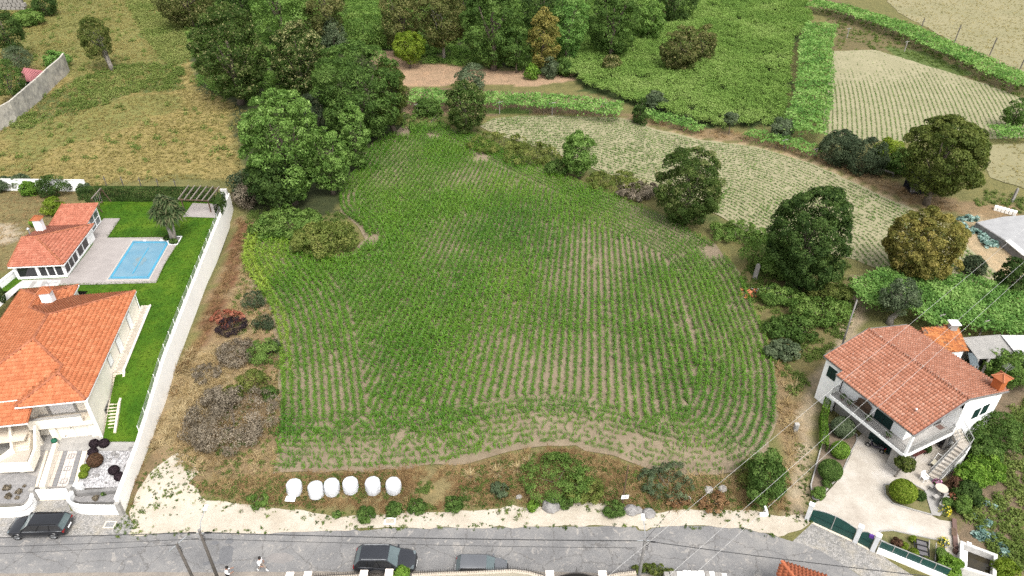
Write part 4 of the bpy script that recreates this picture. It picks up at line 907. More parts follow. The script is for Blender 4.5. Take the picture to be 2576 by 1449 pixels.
# ---------------------------------------------------------------- orange roofed house
H1O = Vector((-37.17, 46.92, 0)); H1R = math.radians(9.0)
def house1():
 T = thing('orange_roof_house', 'cream villa with a bright orange tiled roof', 'house', H1O, H1R); I = T.matrix_basis.inverted()
 e = 5.2; s = 1/3.0; P = []
 P.append(slope([(0,0),(0,16.7),(-6,10.7),(-6,7),(-2.9,3.9),(-2.9,2.9)], e, lambda x,y: -x*s))
 P.append(slope([(0,16.7),(-6.3,16.7),(-9.15,13.85),(-6,10.7)], e, lambda x,y: (16.7-y)*s))
 P.append(slope([(-6.3,16.7),(-6.3,18.8),(-9.15,15.95),(-9.15,13.85)], e, lambda x,y: (-6.3-x)*s))
 P.append(slope([(-6.3,18.8),(-12,18.8),(-9.15,15.95)], e, lambda x,y: (18.8-y)*s))
 P.append(slope([(-12,18.8),(-12,1),(-6,7),(-6,10.7),(-9.15,13.85),(-9.15,15.95)], e, lambda x,y: (x+12)*s))
 P.append(slope([(-12,1),(-5.8,1),(-2.9,3.9),(-6,7)], e, lambda x,y: (y-1)*s))
 P.append(slope([(-5.8,1),(-5.8,0),(-2.9,2.9),(-2.9,3.9)], e, lambda x,y: (x+5.8)*s))
 P.append(slope([(-5.8,0),(0,0),(-2.9,2.9)], e, lambda x,y: y*s))
 P.append([(-12,-1.3,4.45),(-4.6,-1.3,4.45),(-4.6,0.9,5.05),(-12,0.9,5.05)])
 h = lambda a, b: ((a[0],a[1],a[2]+0.02),(b[0],b[1],b[2]+0.02))
 J = dict(A=(0,0,e), B=(0,16.7,e), J1=(-6,10.7,e+2), J2=(-6,7,e+2), J3=(-2.9,3.9,e+0.967), J4=(-2.9,2.9,e+0.967), Fl=(-5.8,0,e), K1=(-9.15,13.85,e+0.95), K2=(-9.15,15.95,e+0.95), W1=(-6.3,18.8,e), W2=(-12,18.8,e), L=(-12,1,e))
 rg = [h(J[a],J[b]) for a, b in (('A','J4'),('Fl','J4'),('J4','J3'),('J3','J2'),('J2','J1'),('B','J1'),('J1','K1'),('K1','K2'),('W1','K2'),('W2','K2'),('L','J2'))]
 Rf = roof(T, P, MATS['tile_orange'], rg, MATS['deck_orange'], near=300, seed=5, ridgemat=MATS['ridge_orange'])
 for p, q in (((0.03,-0.02,e-0.06),(0.03,16.7,e-0.06)), ((-5.8,-0.04,e-0.06),(0,-0.04,e-0.06)), ((-12,0.96,e-0.02),(-5.85,0.96,e-0.02)), ((-12,-1.34,4.38),(-4.6,-1.34,4.38)), ((-6.27,16.75,e-0.06),(-6.27,18.8,e-0.06))):
  b = MB(); b.beam(p, q, 0.11, 0.11); b.build('gutter', MATS['white_paint'], Rf)
 # walls
 def wbox(name, x0,y0,z0,x1,y1,z1, m='cream_render', par=T): return MB().box(x0,y0,z0,x1,y1,z1).build(name, MATS[m], par)
 wbox('side_wall', -0.35,0.10,-0.2,-0.12,16.3,5.15); wbox('back_wall', -6.4,16.1,1.5,-0.35,16.3,5.15); wbox('back_wing_wall', -6.65,16.3,1.5,-6.45,18.4,5.15); wbox('left_wall', -11.8,1.2,-0.2,-11.6,18.4,5.15)
 wbox('loggia_wall', -11.6,1.55,2.5,-0.36,1.75,5.15); wbox('balcony_floor', -5.6,0.12,2.38,-0.36,1.55,2.55, 'stone_beige')
 wbox('balcony_parapet', -5.6,0.02,2.32,-1.05,0.20,3.42); wbox('parapet_coping', -5.65,-0.02,3.42,-1.05,0.24,3.50, 'granite'); wbox('balcony_return', -1.05,0.02,2.32,-0.36,0.20,2.6)
 wbox('garage_lintel', -5.6,0.50,2.1,-0.36,0.70,2.38); wbox('garage_pier', -1.0,0.30,-0.2,-0.36,0.70,2.32); wbox('garage_pier', -4.3,0.30,-0.2,-3.75,0.70,2.32); wbox('cellar_wall', -11.6,1.2,-0.2,-4.3,1.4,2.4)
 gd = wbox('garage_door', -3.75,0.56,0.45,-1.0,0.62,2.1, 'cream_render'); MB().box(-3.75,0.50,0.3,-1.0,0.56,0.45).build('sill', MATS['granite'], gd)
 b = MB(); b.box(-2.38,0.545,0.5,-2.36,0.56,2.05); b.build('panel_joint', MATS['concrete'], gd); b = MB(); b.lathe([(0.07,0),(0.07,0.02)], (-3.3,0.55,0.75), 10); b.build('vent', MATS['black_plastic'], gd); b = MB(); b.box(-2.65,0.52,1.62,-2.5,0.56,1.68); b.build('handle', MATS['black_plastic'], gd)
 MB().box(-4.1,1.50,2.56,-2.05,1.55,4.85).build('shutter', MATS['blind'], T)
 for x in (-4.25,-1.98): MB().box(x-0.11,1.46,2.56,x+0.11,1.56,4.9).build('granite_jamb', MATS['granite'], T)
 MB().box(-5.3,1.42,2.56,-0.5,1.55,2.72).build('granite_plinth', MATS['granite'], T)
 # side windows and downpipe
 for (y, z, w, hh) in ((13.2,3.0,0.9,1.7),(9.4,3.0,1.0,1.7),(6.6,3.7,0.8,1.0)):
  f = MB().box(-0.13,y-w/2-0.10,z-0.1,-0.07,y+w/2+0.10,z+hh+0.1).build('window', MATS['granite'], T); MB().box(-0.08,y-w/2,z,-0.05,y+w/2,z+hh).build('shutter', MATS['white_paint'], f)
 f = MB().box(-0.13,2.1,1.0,-0.07,3.5,2.0).build('window', MATS['granite'], T)
 for k in range(2): MB().box(-0.08,2.2+k*0.63,1.1,-0.05,2.77+k*0.63,1.9).build('pane', MATS['glass_dark'], f)
 for y in (0.06,16.35):
  b = MB(); b.tube([(-0.03,y,e-0.1),(-0.06,y,0.5)], 0.05, 8); b.build('downpipe', MATS['white_paint'], T)
 # chimney with tiled cap, aerial
 c = I @ survey(*Z2(487,200), 6.1); ch = MB().box(c.x-0.5,c.y-0.42,5.2,c.x+0.5,c.y+0.42,7.15).build('chimney', MATS['white_paint'], T)
 b = MB(); q = [(-0.68,-0.6),(0.68,-0.6),(0.68,0.6),(-0.68,0.6)]; b.add([(c.x+x,c.y+y,7.15) for x,y in q]+[(c.x,c.y,7.6)], [(0,1,4),(1,2,4),(2,3,4),(3,0,4),(3,2,1,0)]); b.build('chimney_cap', MATS['deck_orange'], ch)
 for x, y in q: MB().tube([(c.x+x,c.y+y,7.19),(c.x,c.y,7.65)], 0.07, 6).build('cap_ridge', M('ridge_clay', (0.5,0.19,0.09), (0.42,0.15,0.07)), ch)
 b = MB(); b.tube([(c.x+0.6,c.y,6.6),(c.x+0.6,c.y,8.2)], 0.02, 5); an = b.build('aerial_mast', MATS['steel'], T)
 b = MB(); b.beam((c.x+0.3,c.y,8.0),(c.x+1.5,c.y+0.1,8.0),0.02)
 for k in range(6): b.beam((c.x+0.4+k*0.2,c.y-0.3,8.0),(c.x+0.4+k*0.2,c.y+0.3,8.0),0.012)
 b.build('aerial', MATS['steel'], an)
 # side terrace with diagonal tiles, stairs
 tz = LZ+0.10; q = [I @ survey(*Z2(*p), tz) for p in ((1515,262),(1242,930),(1120,930),(1318,272))]; q[2].x = q[3].x = -0.10
 tp = [(p.x,p.y) for p in q]; te = MB().prism(tp, 0.4, tz).build('terrace', MATS['stone_beige'], T)
 me = MB().box(-0.17,-0.17,0,0.17,0.17,0.014); mm = []
 for m in ('stone_beige','cream_render','paver_light'):
  x = bpy.data.meshes.new('floor_tile'); x.from_pydata(me.v, [], me.f); x.materials.append(M('floor_a', (0.50,0.44,0.36), (0.44,0.385,0.31), 3) if m == 'stone_beige' else (M('floor_b', (0.56,0.50,0.42), (0.50,0.44,0.37), 3) if m == 'cream_render' else M('floor_c', (0.53,0.465,0.385), (0.47,0.41,0.335), 3))); mm.append(x)
 rng = random.Random(4); k = 0
 for i in range(-6, 12):
  for j in range(0, 60):
   x = i*0.25; y = 4+j*0.25
   if (i+j) % 2 == 0 and bool(in_poly(x, y, [(p[0]+(0.14 if p[0] < 0.2 else -0.16), p[1]) for p in tp])):
    t = bpy.data.objects.new('floor_tile', mm[rng.randrange(3)]); C.objects.link(t); t.parent = te; t.location = (x,y,tz+0.002); t.rotation_euler = (0,0,math.pi/4)
 b = MB(); a, c2 = q[0], q[1]; b.beam((a.x,a.y,tz+0.06),(c2.x,c2.y,tz+0.06),0.16,0.12); b.build('terrace_kerb', MATS['cream_render'], T)
 def flight(p, q_, z0, z1, n, w):
  d = Vector((q_.x-p.x, q_.y-p.y, 0)); s = Vector((-d.y, d.x, 0)).normalized()*(w/2)
  for k in range(n):
   a = Vector((p.x,p.y,0))+d*(k/n); c = Vector((p.x,p.y,0))+d*((k+1)/n); z = z0+(z1-z0)*(k+0.5)/n
   MB().prism([a+s,a-s,c-s,c+s], min(z0,z1)-0.5, z).build('step', MATS['stone_beige'], T)
   MB().prism([a+s-d*0.0,a-s,a-s+d*0.012,a+s+d*0.012], z-0.12, z+0.004).build('step_back_strip', M('step_shade', (0.40,0.35,0.28), (0.34,0.30,0.24), 4), T)  # shade in each step's inner corner, put in as a darker strip
 S = [I @ survey(*Z2(*p), z) for p, z in (((1175,935),3.05),((1150,1140),1.75),((1110,1265),1.75),((1055,1575),0.5))]
 for p in S: p.x = max(p.x, 0.42)
 flight(S[0], S[1], 3.05, 1.85, 8, 0.95); MB().prism([(S[1].x-0.5,S[1].y),(S[1].x+0.5,S[1].y),(S[2].x+0.5,S[2].y),(S[2].x-0.5,S[2].y)], 0.2, 1.78).build('stair_landing', MATS['stone_beige'], T); flight(S[2], S[3], 1.70, 0.55, 9, 0.95)
 b = MB(); pr = [(S[0].x+0.55,S[0].y,3.25),(S[1].x+0.58,S[1].y,2.1),(S[2].x+0.58,S[2].y,2.0),(S[3].x+0.58,S[3].y,0.85)]
 for a, c in zip(pr[:-1], pr[1:]): b.add([(a[0]-0.1,a[1],0.2),(a[0]+0.1,a[1],0.2),(a[0]+0.1,a[1],a[2]),(a[0]-0.1,a[1],a[2]),(c[0]-0.1,c[1],0.2),(c[0]+0.1,c[1],0.2),(c[0]+0.1,c[1],c[2]),(c[0]-0.1,c[1],c[2])], [(4,5,1,0),(2,6,7,3),(1,5,6,2),(4,0,3,7),(0,1,2,3),(5,4,7,6)])
 b.build('stair_parapet', MATS['stone_beige'], T)
 # porch: columns, floor, flight of entrance steps, landing with parapet
 wbox('porch_floor', -11.6,-1.25,2.35,-5.6,1.55,2.5, 'stone_beige')
 for p in (R6(460,400), R6(140,440)):
  c = I @ survey(*p, 2.6); MB().box(c.x-0.13,c.y-0.13,2.45,c.x+0.13,c.y+0.13,4.5).build('column', MATS['granite'], T)
 for p in (R6(490,300),): 
  c = I @ survey(*p, 3.2)
 N_ = 7; tl, tr_, bl, br = [I @ survey(*R6(x,y), z) for x, y, z in ((205,492,2.5),(442,490,2.5),(165,800,1.25),(412,772,1.25))]
 for k in range(N_):
  a0 = tl.lerp(bl,k/N_); a1 = tr_.lerp(br,k/N_); b0 = tl.lerp(bl,(k+1)/N_); b1 = tr_.lerp(br,(k+1)/N_); z = 2.5-1.25*(k+0.7)/N_
  MB().prism([a0,a1,b1,b0], 0.3, z).build('step', MATS['stone_beige'], T)
 ld = [I @ survey(*R6(x,y), 1.25) for x, y in ((165,800),(415,772),(455,745),(378,962),(-60,990),(-120,870))]
 MB().prism(ld, 0.9, 1.26).build('entrance_landing', MATS['floor_b'], T)
 pw = [I @ survey(*R6(x,y), z) for x, y, z in ((470,420,3.2),(478,740,1.95),(385,965,1.75),(-80,985,1.75))]
 b = MB()
 for a, c in zip(pw[:-1], pw[1:]):
  d = Vector((c.x-a.x,c.y-a.y,0)).normalized(); n_ = Vector((d.y,-d.x,0))*0.22
  if n_.x < 0: n_ = -n_
  zz = (a.z, c.z, c.z-0.95, a.z-0.95); A = [Vector((a.x,a.y,0)), Vector((c.x,c.y,0))]
  b.add([(A[0].x,A[0].y,zz[3]),(A[1].x,A[1].y,zz[2]),(A[1].x,A[1].y,zz[1]),(A[0].x,A[0].y,zz[0])]+[(A[0].x+n_.x,A[0].y+n_.y,zz[3]),(A[1].x+n_.x,A[1].y+n_.y,zz[2]),(A[1].x+n_.x,A[1].y+n_.y,zz[1]),(A[0].x+n_.x,A[0].y+n_.y,zz[0])], [(0,1,2,3),(7,6,5,4),(3,2,6,7),(4,5,1,0),(0,3,7,4),(1,5,6,2)])
 b.build('entrance_parapet', MATS['cream_render'], T)
 lw = [I @ survey(*R6(x,y), z) for x, y, z in ((150,430,3.2),(180,740,1.9),(20,870,1.6),(-60,930,1.6))]; b = MB()
 for a, c in zip(lw[:-1], lw[1:]): b.add([(a.x-0.2,a.y,a.z-1.2),(a.x,a.y,a.z-1.2),(a.x,a.y,a.z),(a.x-0.2,a.y,a.z),(c.x-0.2,c.y,c.z-1.2),(c.x,c.y,c.z-1.2),(c.x,c.y,c.z),(c.x-0.2,c.y,c.z)], [(4,5,1,0),(2,6,7,3),(1,5,6,2),(4,0,3,7),(0,1,2,3),(5,4,7,6)])
 b.build('entrance_parapet', MATS['cream_render'], T)
 for x, y in ((600,690),(330,1070)):
  c = I @ survey(*R6(x,y), 0.45); MB().box(c.x-0.14,c.y-0.14,0.2,c.x+0.14,c.y+0.14,1.9 if x == 600 else 1.0).build('support_pillar', MATS['cream_render'], T)
 return T
house1()
# ---------------------------------------------------------------- front garden, drive, gate
def front1():
 FZ = 0.42
 b = MB(); b.prism([survey(u,v,FZ) for u, v in (Z3(300,690),Z3(640,690),Z3(1010,690),Z3(1175,270),Z3(780,275),Z3(440,290),Z3(330,200),Z3(-60,560),Z3(-60,830),Z3(230,830))], -0.3, FZ-0.03); b.build('front_yard', M('yard_base', (0.44,0.41,0.38), (0.34,0.32,0.295), 1.2), None)['kind'] = 'structure'
 sheet('gravel_bed', plan([Z3(*p) for p in ((775,292),(930,288),(1172,275),(1130,430),(1062,690),(652,700),(705,560))], FZ+0.02), MATS['gravel'], 0.0, lambda x,y: FZ+0.02+0*x, 1.0)
 sheet('gravel_bed', plan([Z3(*p) for p in ((-60,600),(180,560),(310,600),(295,700),(240,780),(200,825),(-60,830))], FZ+0.02), M('gravel_grey', (0.40,0.385,0.375), (0.29,0.28,0.275), 2.5, 0.9, 0.5, 12, fine=(10,0.35)), 0.0, lambda x,y: FZ+0.02+0*x, 1.0)
 D = thing('paved_drive', 'striped paved drive leading up to the garage', 'driveway', survey(*R6(900,1000), FZ))
 TL_, TR_, BL, BR = [survey(*R6(x,y), FZ) for x, y in ((845,660),(1212,622),(622,1290),(1040,1280))]; top = [0,0.14,0.29,0.45,0.64,0.83,1.0]
 cols = ['paver_light','paver_light','paver_dark','paver_pink','paver_pink','paver_dark']
 for i in range(6):
  for j in range(12):
   f = lambda s, t: TL_.lerp(TR_, s).lerp(BL.lerp(BR, s), t)
   a, c = top[i], top[i+1]; g = 0.006; t0, t1 = j/12+0.002, (j+1)/12-0.002
   MB().prism([f(a+g,t0),f(c-g,t0),f(c-g,t1),f(a+g,t1)], FZ-0.06, FZ+0.02+0.002*((i*7+j*3)%3)).build('paver', MATS[cols[i]], D, world=True)
 for (x, y) in ((1017,852),(963,1030),(910,1212)):
  c = survey(*R6(x,y), FZ+0.03); b = MB(); r = 0.34
  for k in range(4):
   a0 = k*math.pi/2+math.pi/4+0.1; a1 = a0+math.pi/2; b.beam((c.x+r*math.cos(a0),c.y+r*math.sin(a0),FZ+0.03),(c.x+r*math.cos(a1),c.y+r*math.sin(a1),FZ+0.03),0.05,0.012)
  b.lathe([(0.05,0.0),(0.05,0.01)], (c.x,c.y,FZ+0.025), 8); b.build('inlay', MATS['concrete_dark'], D, world=True)
 b = MB(); b.prism([survey(*R6(x,y), FZ+0.03) for x, y in ((1215,622),(1290,640),(1095,1290),(1042,1282))], 0, FZ+0.035); b.build('edge_strip', MATS['stone_beige'], D, world=True)
 W = thing('low_wall', 'low cream wall between the drive and the entrance steps', 'wall', survey(*R6(800,660), 0.9)); b = MB(); b.prism([survey(*R6(x,y), 0.95) for x, y in ((765,640),(815,640),(635,1285),(550,1290))], 0.0, 0.95); b.build('wall', MATS['cream_render'], W, world=True); b = MB(); b.prism([survey(*R6(x,y), 0.45) for x, y in ((760,520),(730,640),(540,1290),(500,1290),(700,620))], 0.0, 0.47); b.build('kerb', MATS['stone_beige'], W, world=True)
 p = survey(*R6(780,650), 0.95); T = thing('hose_reel', 'round green hose reel on the low cream wall', 'hose reel', p); b = MB(); b.lathe([(0.10,0),(0.24,0.04),(0.26,0.18),(0.22,0.30),(0.08,0.36)], (0,0,0), 14); b.build('drum', M('green_plastic', (0.01,0.10,0.05), (0.015,0.13,0.07)), T, smooth=True); b = MB(); b.beam((-0.2,-0.2,0.02),(0.2,0.22,0.02),0.08,0.05); b.build('base', MATS['black_plastic'], T); b = MB(); b.tube([(0.1,0,0.36),(0.2,0.0,0.44),(0.25,0,0.36)],0.02,6); b.build('handle', MATS['black_plastic'], T)
 G = 'round clipped shrubs in the white gravel bed'
 for x, y, r, m, lb in ((815,322,0.44,'leaf_purple','black leaved ball shrub at the back left of the gravel'), (898,320,0.46,'leaf_purple','black leaved ball shrub at the back next to the lawn'), (803,395,0.44,'leaf_purple','black leaved ball shrub in front of the two at the back'), (827,478,0.68,'leaf_russet','largest green and russet round shrub in the gravel'), (737,530,0.40,'leaf_yellow','upper of the two yellow ball shrubs'), (720,585,0.38,'leaf_yellow','lower of the two yellow ball shrubs'), (983,550,0.46,'leaf_purple','black leaved ball shrub right of centre near the wall'), (1027,602,0.42,'leaf_purple','black leaved ball shrub closest to the white wall')):
  ball('ball_shrub', lb, survey(*Z3(x,y+18), FZ), r, r*0.85, 0.10, int(2600*(r/0.45)**2), m, G)
 def rockmesh(T, r, k):
  rng = np.random.default_rng(k); b = MB(); pr = [(0.0,0),(1.0,0.05),(0.95,0.5),(0.6,0.8),(0.0,0.9)]; b.lathe([(a*r+0.001,z*r*0.8) for a,z in pr], (0,0,0), 8); b.v = [(x*(0.75+0.5*rng.random()), y*(0.75+0.5*rng.random()), z*(0.8+0.3*rng.random())) for x,y,z in b.v]; b.build('rock', MATS['rock'], T, smooth=False)
 for k, (x, y, r) in enumerate(((1115,362,0.2),(970,408,0.24),(1000,425,0.22),(945,452,0.12),(935,508,0.1),(1078,508,0.16),(830,592,0.2),(800,580,0.12),(905,655,0.12),(785,608,0.1),(975,395,0.16))):
  T = thing('garden_rock', ('grey rock at the right rim of the gravel bed','large rock of the central rock group','right rock of the central rock group','small rock below the central group','small rock right of the russet shrub','pale rock by the white wall','rock right of the yellow shrubs','small rock beside the yellow shrubs','dark stone in the front of the gravel','pebble below the lower yellow shrub','upper rock of the central rock group')[k], 'rock', survey(*Z3(x,y), FZ+0.02)); rockmesh(T, r, k)
 for k, (x, y, r) in enumerate(((65,705,0.35),(165,738,0.3),(80,775,0.33),(150,785,0.2),(210,685,0.14))):
  bush('heather_plant', ('dry heather tuft in the grey gravel left of the gate','heather tuft nearest the gate post','heather tuft in front near the left wall','small stone coloured tuft behind the left wall','tiny tuft at the back of the grey gravel')[k], survey(*Z3(x,y), FZ), r, r*0.6, 0.08, 350, 'leaf_dead', clump=0.08)
 # street walls, gate
 def curved(name, label, base, h, th=0.16):
  P = [survey(*Z3(*p), 0.0) for p in base]; L_ = smooth_line_(P, 0.25); T = thing(name, label, 'wall', P[0]); 
  for part, z0, z1, o0, o1, m in (('wall',-0.2,h-0.30,0,th,'white_paint'),('stripe',h-0.38,h-0.32,-0.012,0.02,'stone_band'),('parapet',h-0.30,h,-0.03,th+0.03,'white_paint')):
   b = MB(); n = len(L_); V = []
   for i in range(n):
    d = L_[min(i+1,n-1)]-L_[max(i-1,0)]; nn = Vector((-d.y,d.x,0)).normalized()
    if nn.y < 0 and abs(nn.y) > 0.3: pass
    for o in (o0, o1): 
     for z in (z0, z1): V.append((L_[i].x+nn.x*o*SG, L_[i].y+nn.y*o*SG, z))
   F = []
   for i in range(n-1):
    a = i*4; c = a+4; F += [(a,c,c+1,a+1),(a+1,c+1,c+3,a+3),(a+3,c+3,c+2,a+2),(a+2,c+2,c,a)]
   F += [(0,1,3,2),(4*n-4,4*n-2,4*n-1,4*n-3)]
   b.v = V; b.f = F; b.build(part, MATS[m], T, world=True)
 def smooth_line_(P, step):
  out = []
  for i in range(len(P)-1):
   a = P[max(i-1,0)]; b = P[i]; c = P[i+1]; d = P[min(i+2,len(P)-1)]; m = max(2,int((c-b).length/step))
   for k in range(m):
    t = k/m; out.append(0.5*((2*b)+(c-a)*t+(2*a-5*b+4*c-d)*t*t+(3*b-a-3*c+d)*t*t*t))
  return out+[P[-1]]
 M('stone_band', (0.40,0.33,0.29), (0.33,0.27,0.24), 3)
 SG = 1.0; curved('street_wall', 'curved white front wall right of the drive gate', ((640,790),(607,850),(625,893),(690,918),(800,926),(1035,928)), 1.05)
 SG = -1.0; curved('street_wall', 'curved white front wall left of the drive gate', ((322,800),(300,880),(245,930),(150,946),(-80,955)), 1.05)
 for x, y, h, lb in ((322,800,1.35,'granite gate post left of the white drive gate'), (640,785,1.45,'granite gate post right of the white drive gate'), (1048,925,1.5,'granite post where street wall meets the long white wall')):
  p = survey(*Z3(x,y), 0.0); T = thing('gate_post', lb, 'post', p); MB().box(-0.17,-0.17,-0.2,0.17,0.17,h).build('shaft', MATS['granite'], T, bevel=0.015); MB().box(-0.21,-0.21,h,0.21,0.21,h+0.07).build('cap', MATS['granite'], T, bevel=0.015)
 a, c = survey(*Z3(345,797), 0.0), survey(*Z3(615,785), 0.0); T = thing('drive_gate', 'plain white sliding gate of the paved drive', 'gate', a)
 b = MB(); b.beam(a+Vector((0,0,0.62)), c+Vector((0,0,0.62)), 0.06, 1.1); b.build('panel', MATS['white_paint'], T, world=True)
 for z in (0.09,1.18): MB().beam(a+Vector((0,0,z)), c+Vector((0,0,z)), 0.09, 0.07).build('rail', MATS['white_paint'], T, world=True)
 MB().beam(a+Vector((0,0,0.02)), c+Vector((0,0,0.02)), 0.25, 0.05).build('track', MATS['stone_beige'], T, world=True)
 P = thing('street_planter', 'grey concrete trough behind the curved front wall', 'planter', survey(*Z3(640,735), 0.4)); b = MB(); b.prism([survey(*Z3(x,y), 0.75) for x, y in ((645,722),(1040,690),(1045,715),(650,748))], 0.1, 0.78); b.build('trough', MATS['concrete_dark'], P, world=True); b = MB(); b.prism([survey(*Z3(x,y), 0.35) for x, y in ((640,770),(1035,715),(1010,815),(680,818),(628,800))], 0.0, 0.36); b.build('soil', M('gravel_grey', (0.4,0.385,0.375)), P, world=True)
 bush('planter_plant', 'small green plant in the street trough', survey(*Z3(900,752), 0.36), 0.3, 0.2, 0.08, 250, 'leaf_mid', clump=0.08); bush('planter_plant', 'brown dried plant in the street trough', survey(*Z3(820,795), 0.36), 0.3, 0.18, 0.08, 250, 'leaf_dead', clump=0.08)
 p = survey(*Z3(675,695), 0.6); T = thing('meter_box', 'flat white meter box beside the right gate post', 'box', p); MB().box(-0.35,-0.2,-0.3,0.35,0.2,0.35).build('cabinet', MATS['white_paint'], T, bevel=0.02); MB().box(-0.38,-0.23,0.35,0.38,0.23,0.40).build('lid', MATS['white_paint'], T)
front1()
# ---------------------------------------------------------------- behind and left of the plot
def back_left():
 a, c = survey(-30,478), survey(221,481); zt_ = 4.6; T = thing('plot_wall', 'white wall dividing the plots behind the pool house', 'wall', c); b = MB(); b.beam((a.x,a.y,3.2),(c.x,c.y,3.2),0.2,2.9); b.build('wall', MATS['white_paint'], T, world=True); MB().beam((a.x,a.y,4.68),(c.x,c.y,4.68),0.28,0.06).build('coping', MATS['wall_stained'], T, world=True)
 p = survey(86,480); T = thing('wall_door', 'white sheet metal door leaning on the dividing wall', 'door', p); b = MB(); b.beam((-0.9,-0.3,0.9),(0.9,-0.35,0.9),0.06,1.8); b.build('leaf', MATS['white_paint'], T)
 for k in range(8): b = MB(); b.beam((-0.8+k*0.22,-0.37,0.05),(-0.8+k*0.22,-0.37,1.75),0.03); b.build('rib', MATS['white_paint'], T)
 for u, v, rx, rz, m, lb in ((142,488,2.2,1.5,'leaf_dark','dark rounded shrub near the end of the dividing wall'), (82,488,1.3,1.1,'leaf_bright','yellow green shrub before the leaning white door'), (60,472,1.2,1.2,'leaf_grey','thin grey shrub against the dividing wall'), (15,476,1.6,1.0,'leaf_grey','greyish shrub at the left end of the dividing wall'), (138,538,1.4,1.3,'leaf_yellow','golden shrub behind the pool house roof'), (88,570,0.5,0.6,'leaf_bright','small bright shrub beside the pool house chimney'), (215,482,0.8,0.7,'leaf_grey','spiky agave by the hedge corner')):
  bush('garden_shrub', lb, survey(u,v), rx, rz, 0.2, 900, m)
 for k, (x, y) in enumerate(((1075,120),(1245,128),(1425,135),(1600,145),(1775,150))):
  p = survey(*Z1(x,y+20)); T = thing('fence_stake', ('thin stake behind the left of the hedge','thin stake second from the left behind the hedge','thin stake behind the middle of the hedge','thin stake behind the palm like tree','thin stake left of the pergola behind the hedge')[k], 'stake', p, 0, 'fence stakes behind the hedge'); MB().beam((0,0,-0.2),(0.03,0,1.6),0.09).build('stake', MATS['wood_grey'], T); MB().beam((-0.2,0,1.2),(0.2,0,1.2),0.03).build('wire', MATS['rail_grey'], T)
 # house left yard: path, neighbour wall, clipped cypress
 a, c = survey(*Z1(225,1010), 2.8), survey(*Z1(-120,1290), 2.8); T = thing('side_wall', 'white wall running down the left side of the villa', 'wall', a); MB().beam((a.x,a.y,2.2),(c.x,c.y,2.2),0.3,3.0).build('wall', MATS['white_paint'], T, world=True); MB().beam((a.x,a.y,3.74),(c.x,c.y,3.74),0.36,0.08).build('coping', MATS['white_paint'], T, world=True)
 sheet('side_path', plan([Z1(230,1085),Z1(620,1085),Z1(590,1140),Z1(200,1170),Z1(-100,1449),Z1(-180,1400)], LZ), M('path_slab', (0.62,0.60,0.575), (0.52,0.50,0.48), 1.0), 0.06, lambda x,y: LZ+0*x, 1.0)
 for k, (x0, x1) in enumerate(((330,360),(430,475))): 
  b = MB(); b.prism([survey(*Z1(x0,1095), LZ+0.07), survey(*Z1(x0+40,1095), LZ+0.07), survey(*Z1(x1-30,1150), LZ+0.07), survey(*Z1(x1-70,1150), LZ+0.07)], LZ, LZ+0.075); b.build('path_band', MATS['concrete'], None)['kind'] = 'structure'
 T = thing('cypress_shrub', 'slim clipped cypress column left of the villa', 'shrub', survey(*Z1(45,1310), LZ)); rng = np.random.default_rng(6); d = sph(rng, 1600); P = d*np.array([0.38,0.38,1.2])+np.array([0,0,1.2]); V, F = leaf_arrays(P, d+rng.normal(size=(1600,3))*0.4, 0.12, rng); mesh_obj('foliage', np_mesh('foliage', V, F, MATS['leaf_dark'], rng.random(1600)), T); MB().tube([(0,0,-0.1),(0,0,1.6)],0.06,6).build('stem', MATS['bark'], T)
 # stained retaining wall and shed at the far left
 pts = [survey(*q) for q in ((-25,345),(45,305),(110,245),(140,215),(168,190),(176,178))]; T = thing('stained_wall', 'tall grey stained concrete wall at the left picture edge', 'wall', pts[1]); b = MB()
 for a, c in zip(pts[:-1], pts[1:]):
  d = (c-a).normalized(); n_ = Vector((-d.y,d.x,0))*0.3; b.add([(a.x,a.y,a.z-0.5),(c.x,c.y,c.z-0.5),(c.x,c.y,c.z+3.4),(a.x,a.y,a.z+3.4)]+[(a.x+n_.x,a.y+n_.y,a.z-0.5),(c.x+n_.x,c.y+n_.y,c.z-0.5),(c.x+n_.x,c.y+n_.y,c.z+3.4),(a.x+n_.x,a.y+n_.y,a.z+3.4)], [(0,1,2,3),(7,6,5,4),(3,2,6,7),(0,3,7,4),(1,5,6,2)])
 b.build('wall', M('concrete_streaked', (0.70,0.65,0.56), (0.30,0.285,0.26), 0.7, 0.95, 0.3, 5, lo=0.42, hi=0.70, fine=(2.0,0.35)), T, world=True)
 zr = 3.2+2.8; q = [survey(*p, zr) for p in ((43,205),(97,192),(122,173),(50,170))]; q = [survey(42,204,zr-0.3), survey(78,204,zr-0.3), survey(120,180,zr-0.1), survey(60,170,zr+0.6)]
 T = thing('garden_shed', 'small white shed with a faded red metal roof', 'shed', (q[0].x,q[0].y,3.0)); b = MB(); b.add([tuple(p) for p in q]+[(p.x,p.y,p.z-0.10) for p in q], [(0,1,2,3),(7,6,5,4),(0,4,5,1),(1,5,6,2),(2,6,7,3),(3,7,4,0)]); rf = b.build('roof', M('roof_red', (0.40,0.135,0.14), (0.33,0.11,0.115), 1), T, world=True)
 for k in range(9):
  t = (k+0.5)/9; a = q[0].lerp(q[1],t); c = q[3].lerp(q[2],t); MB().beam(a+Vector((0,0,0.04)), c+Vector((0,0,0.04)), 0.10, 0.06).build('roof_rib', M('rib_red', (0.46,0.20,0.20), (0.40,0.16,0.16)), rf, world=True)
 cc = sum(q, Vector())/4; w = [cc+(p-cc)*0.93 for p in q]
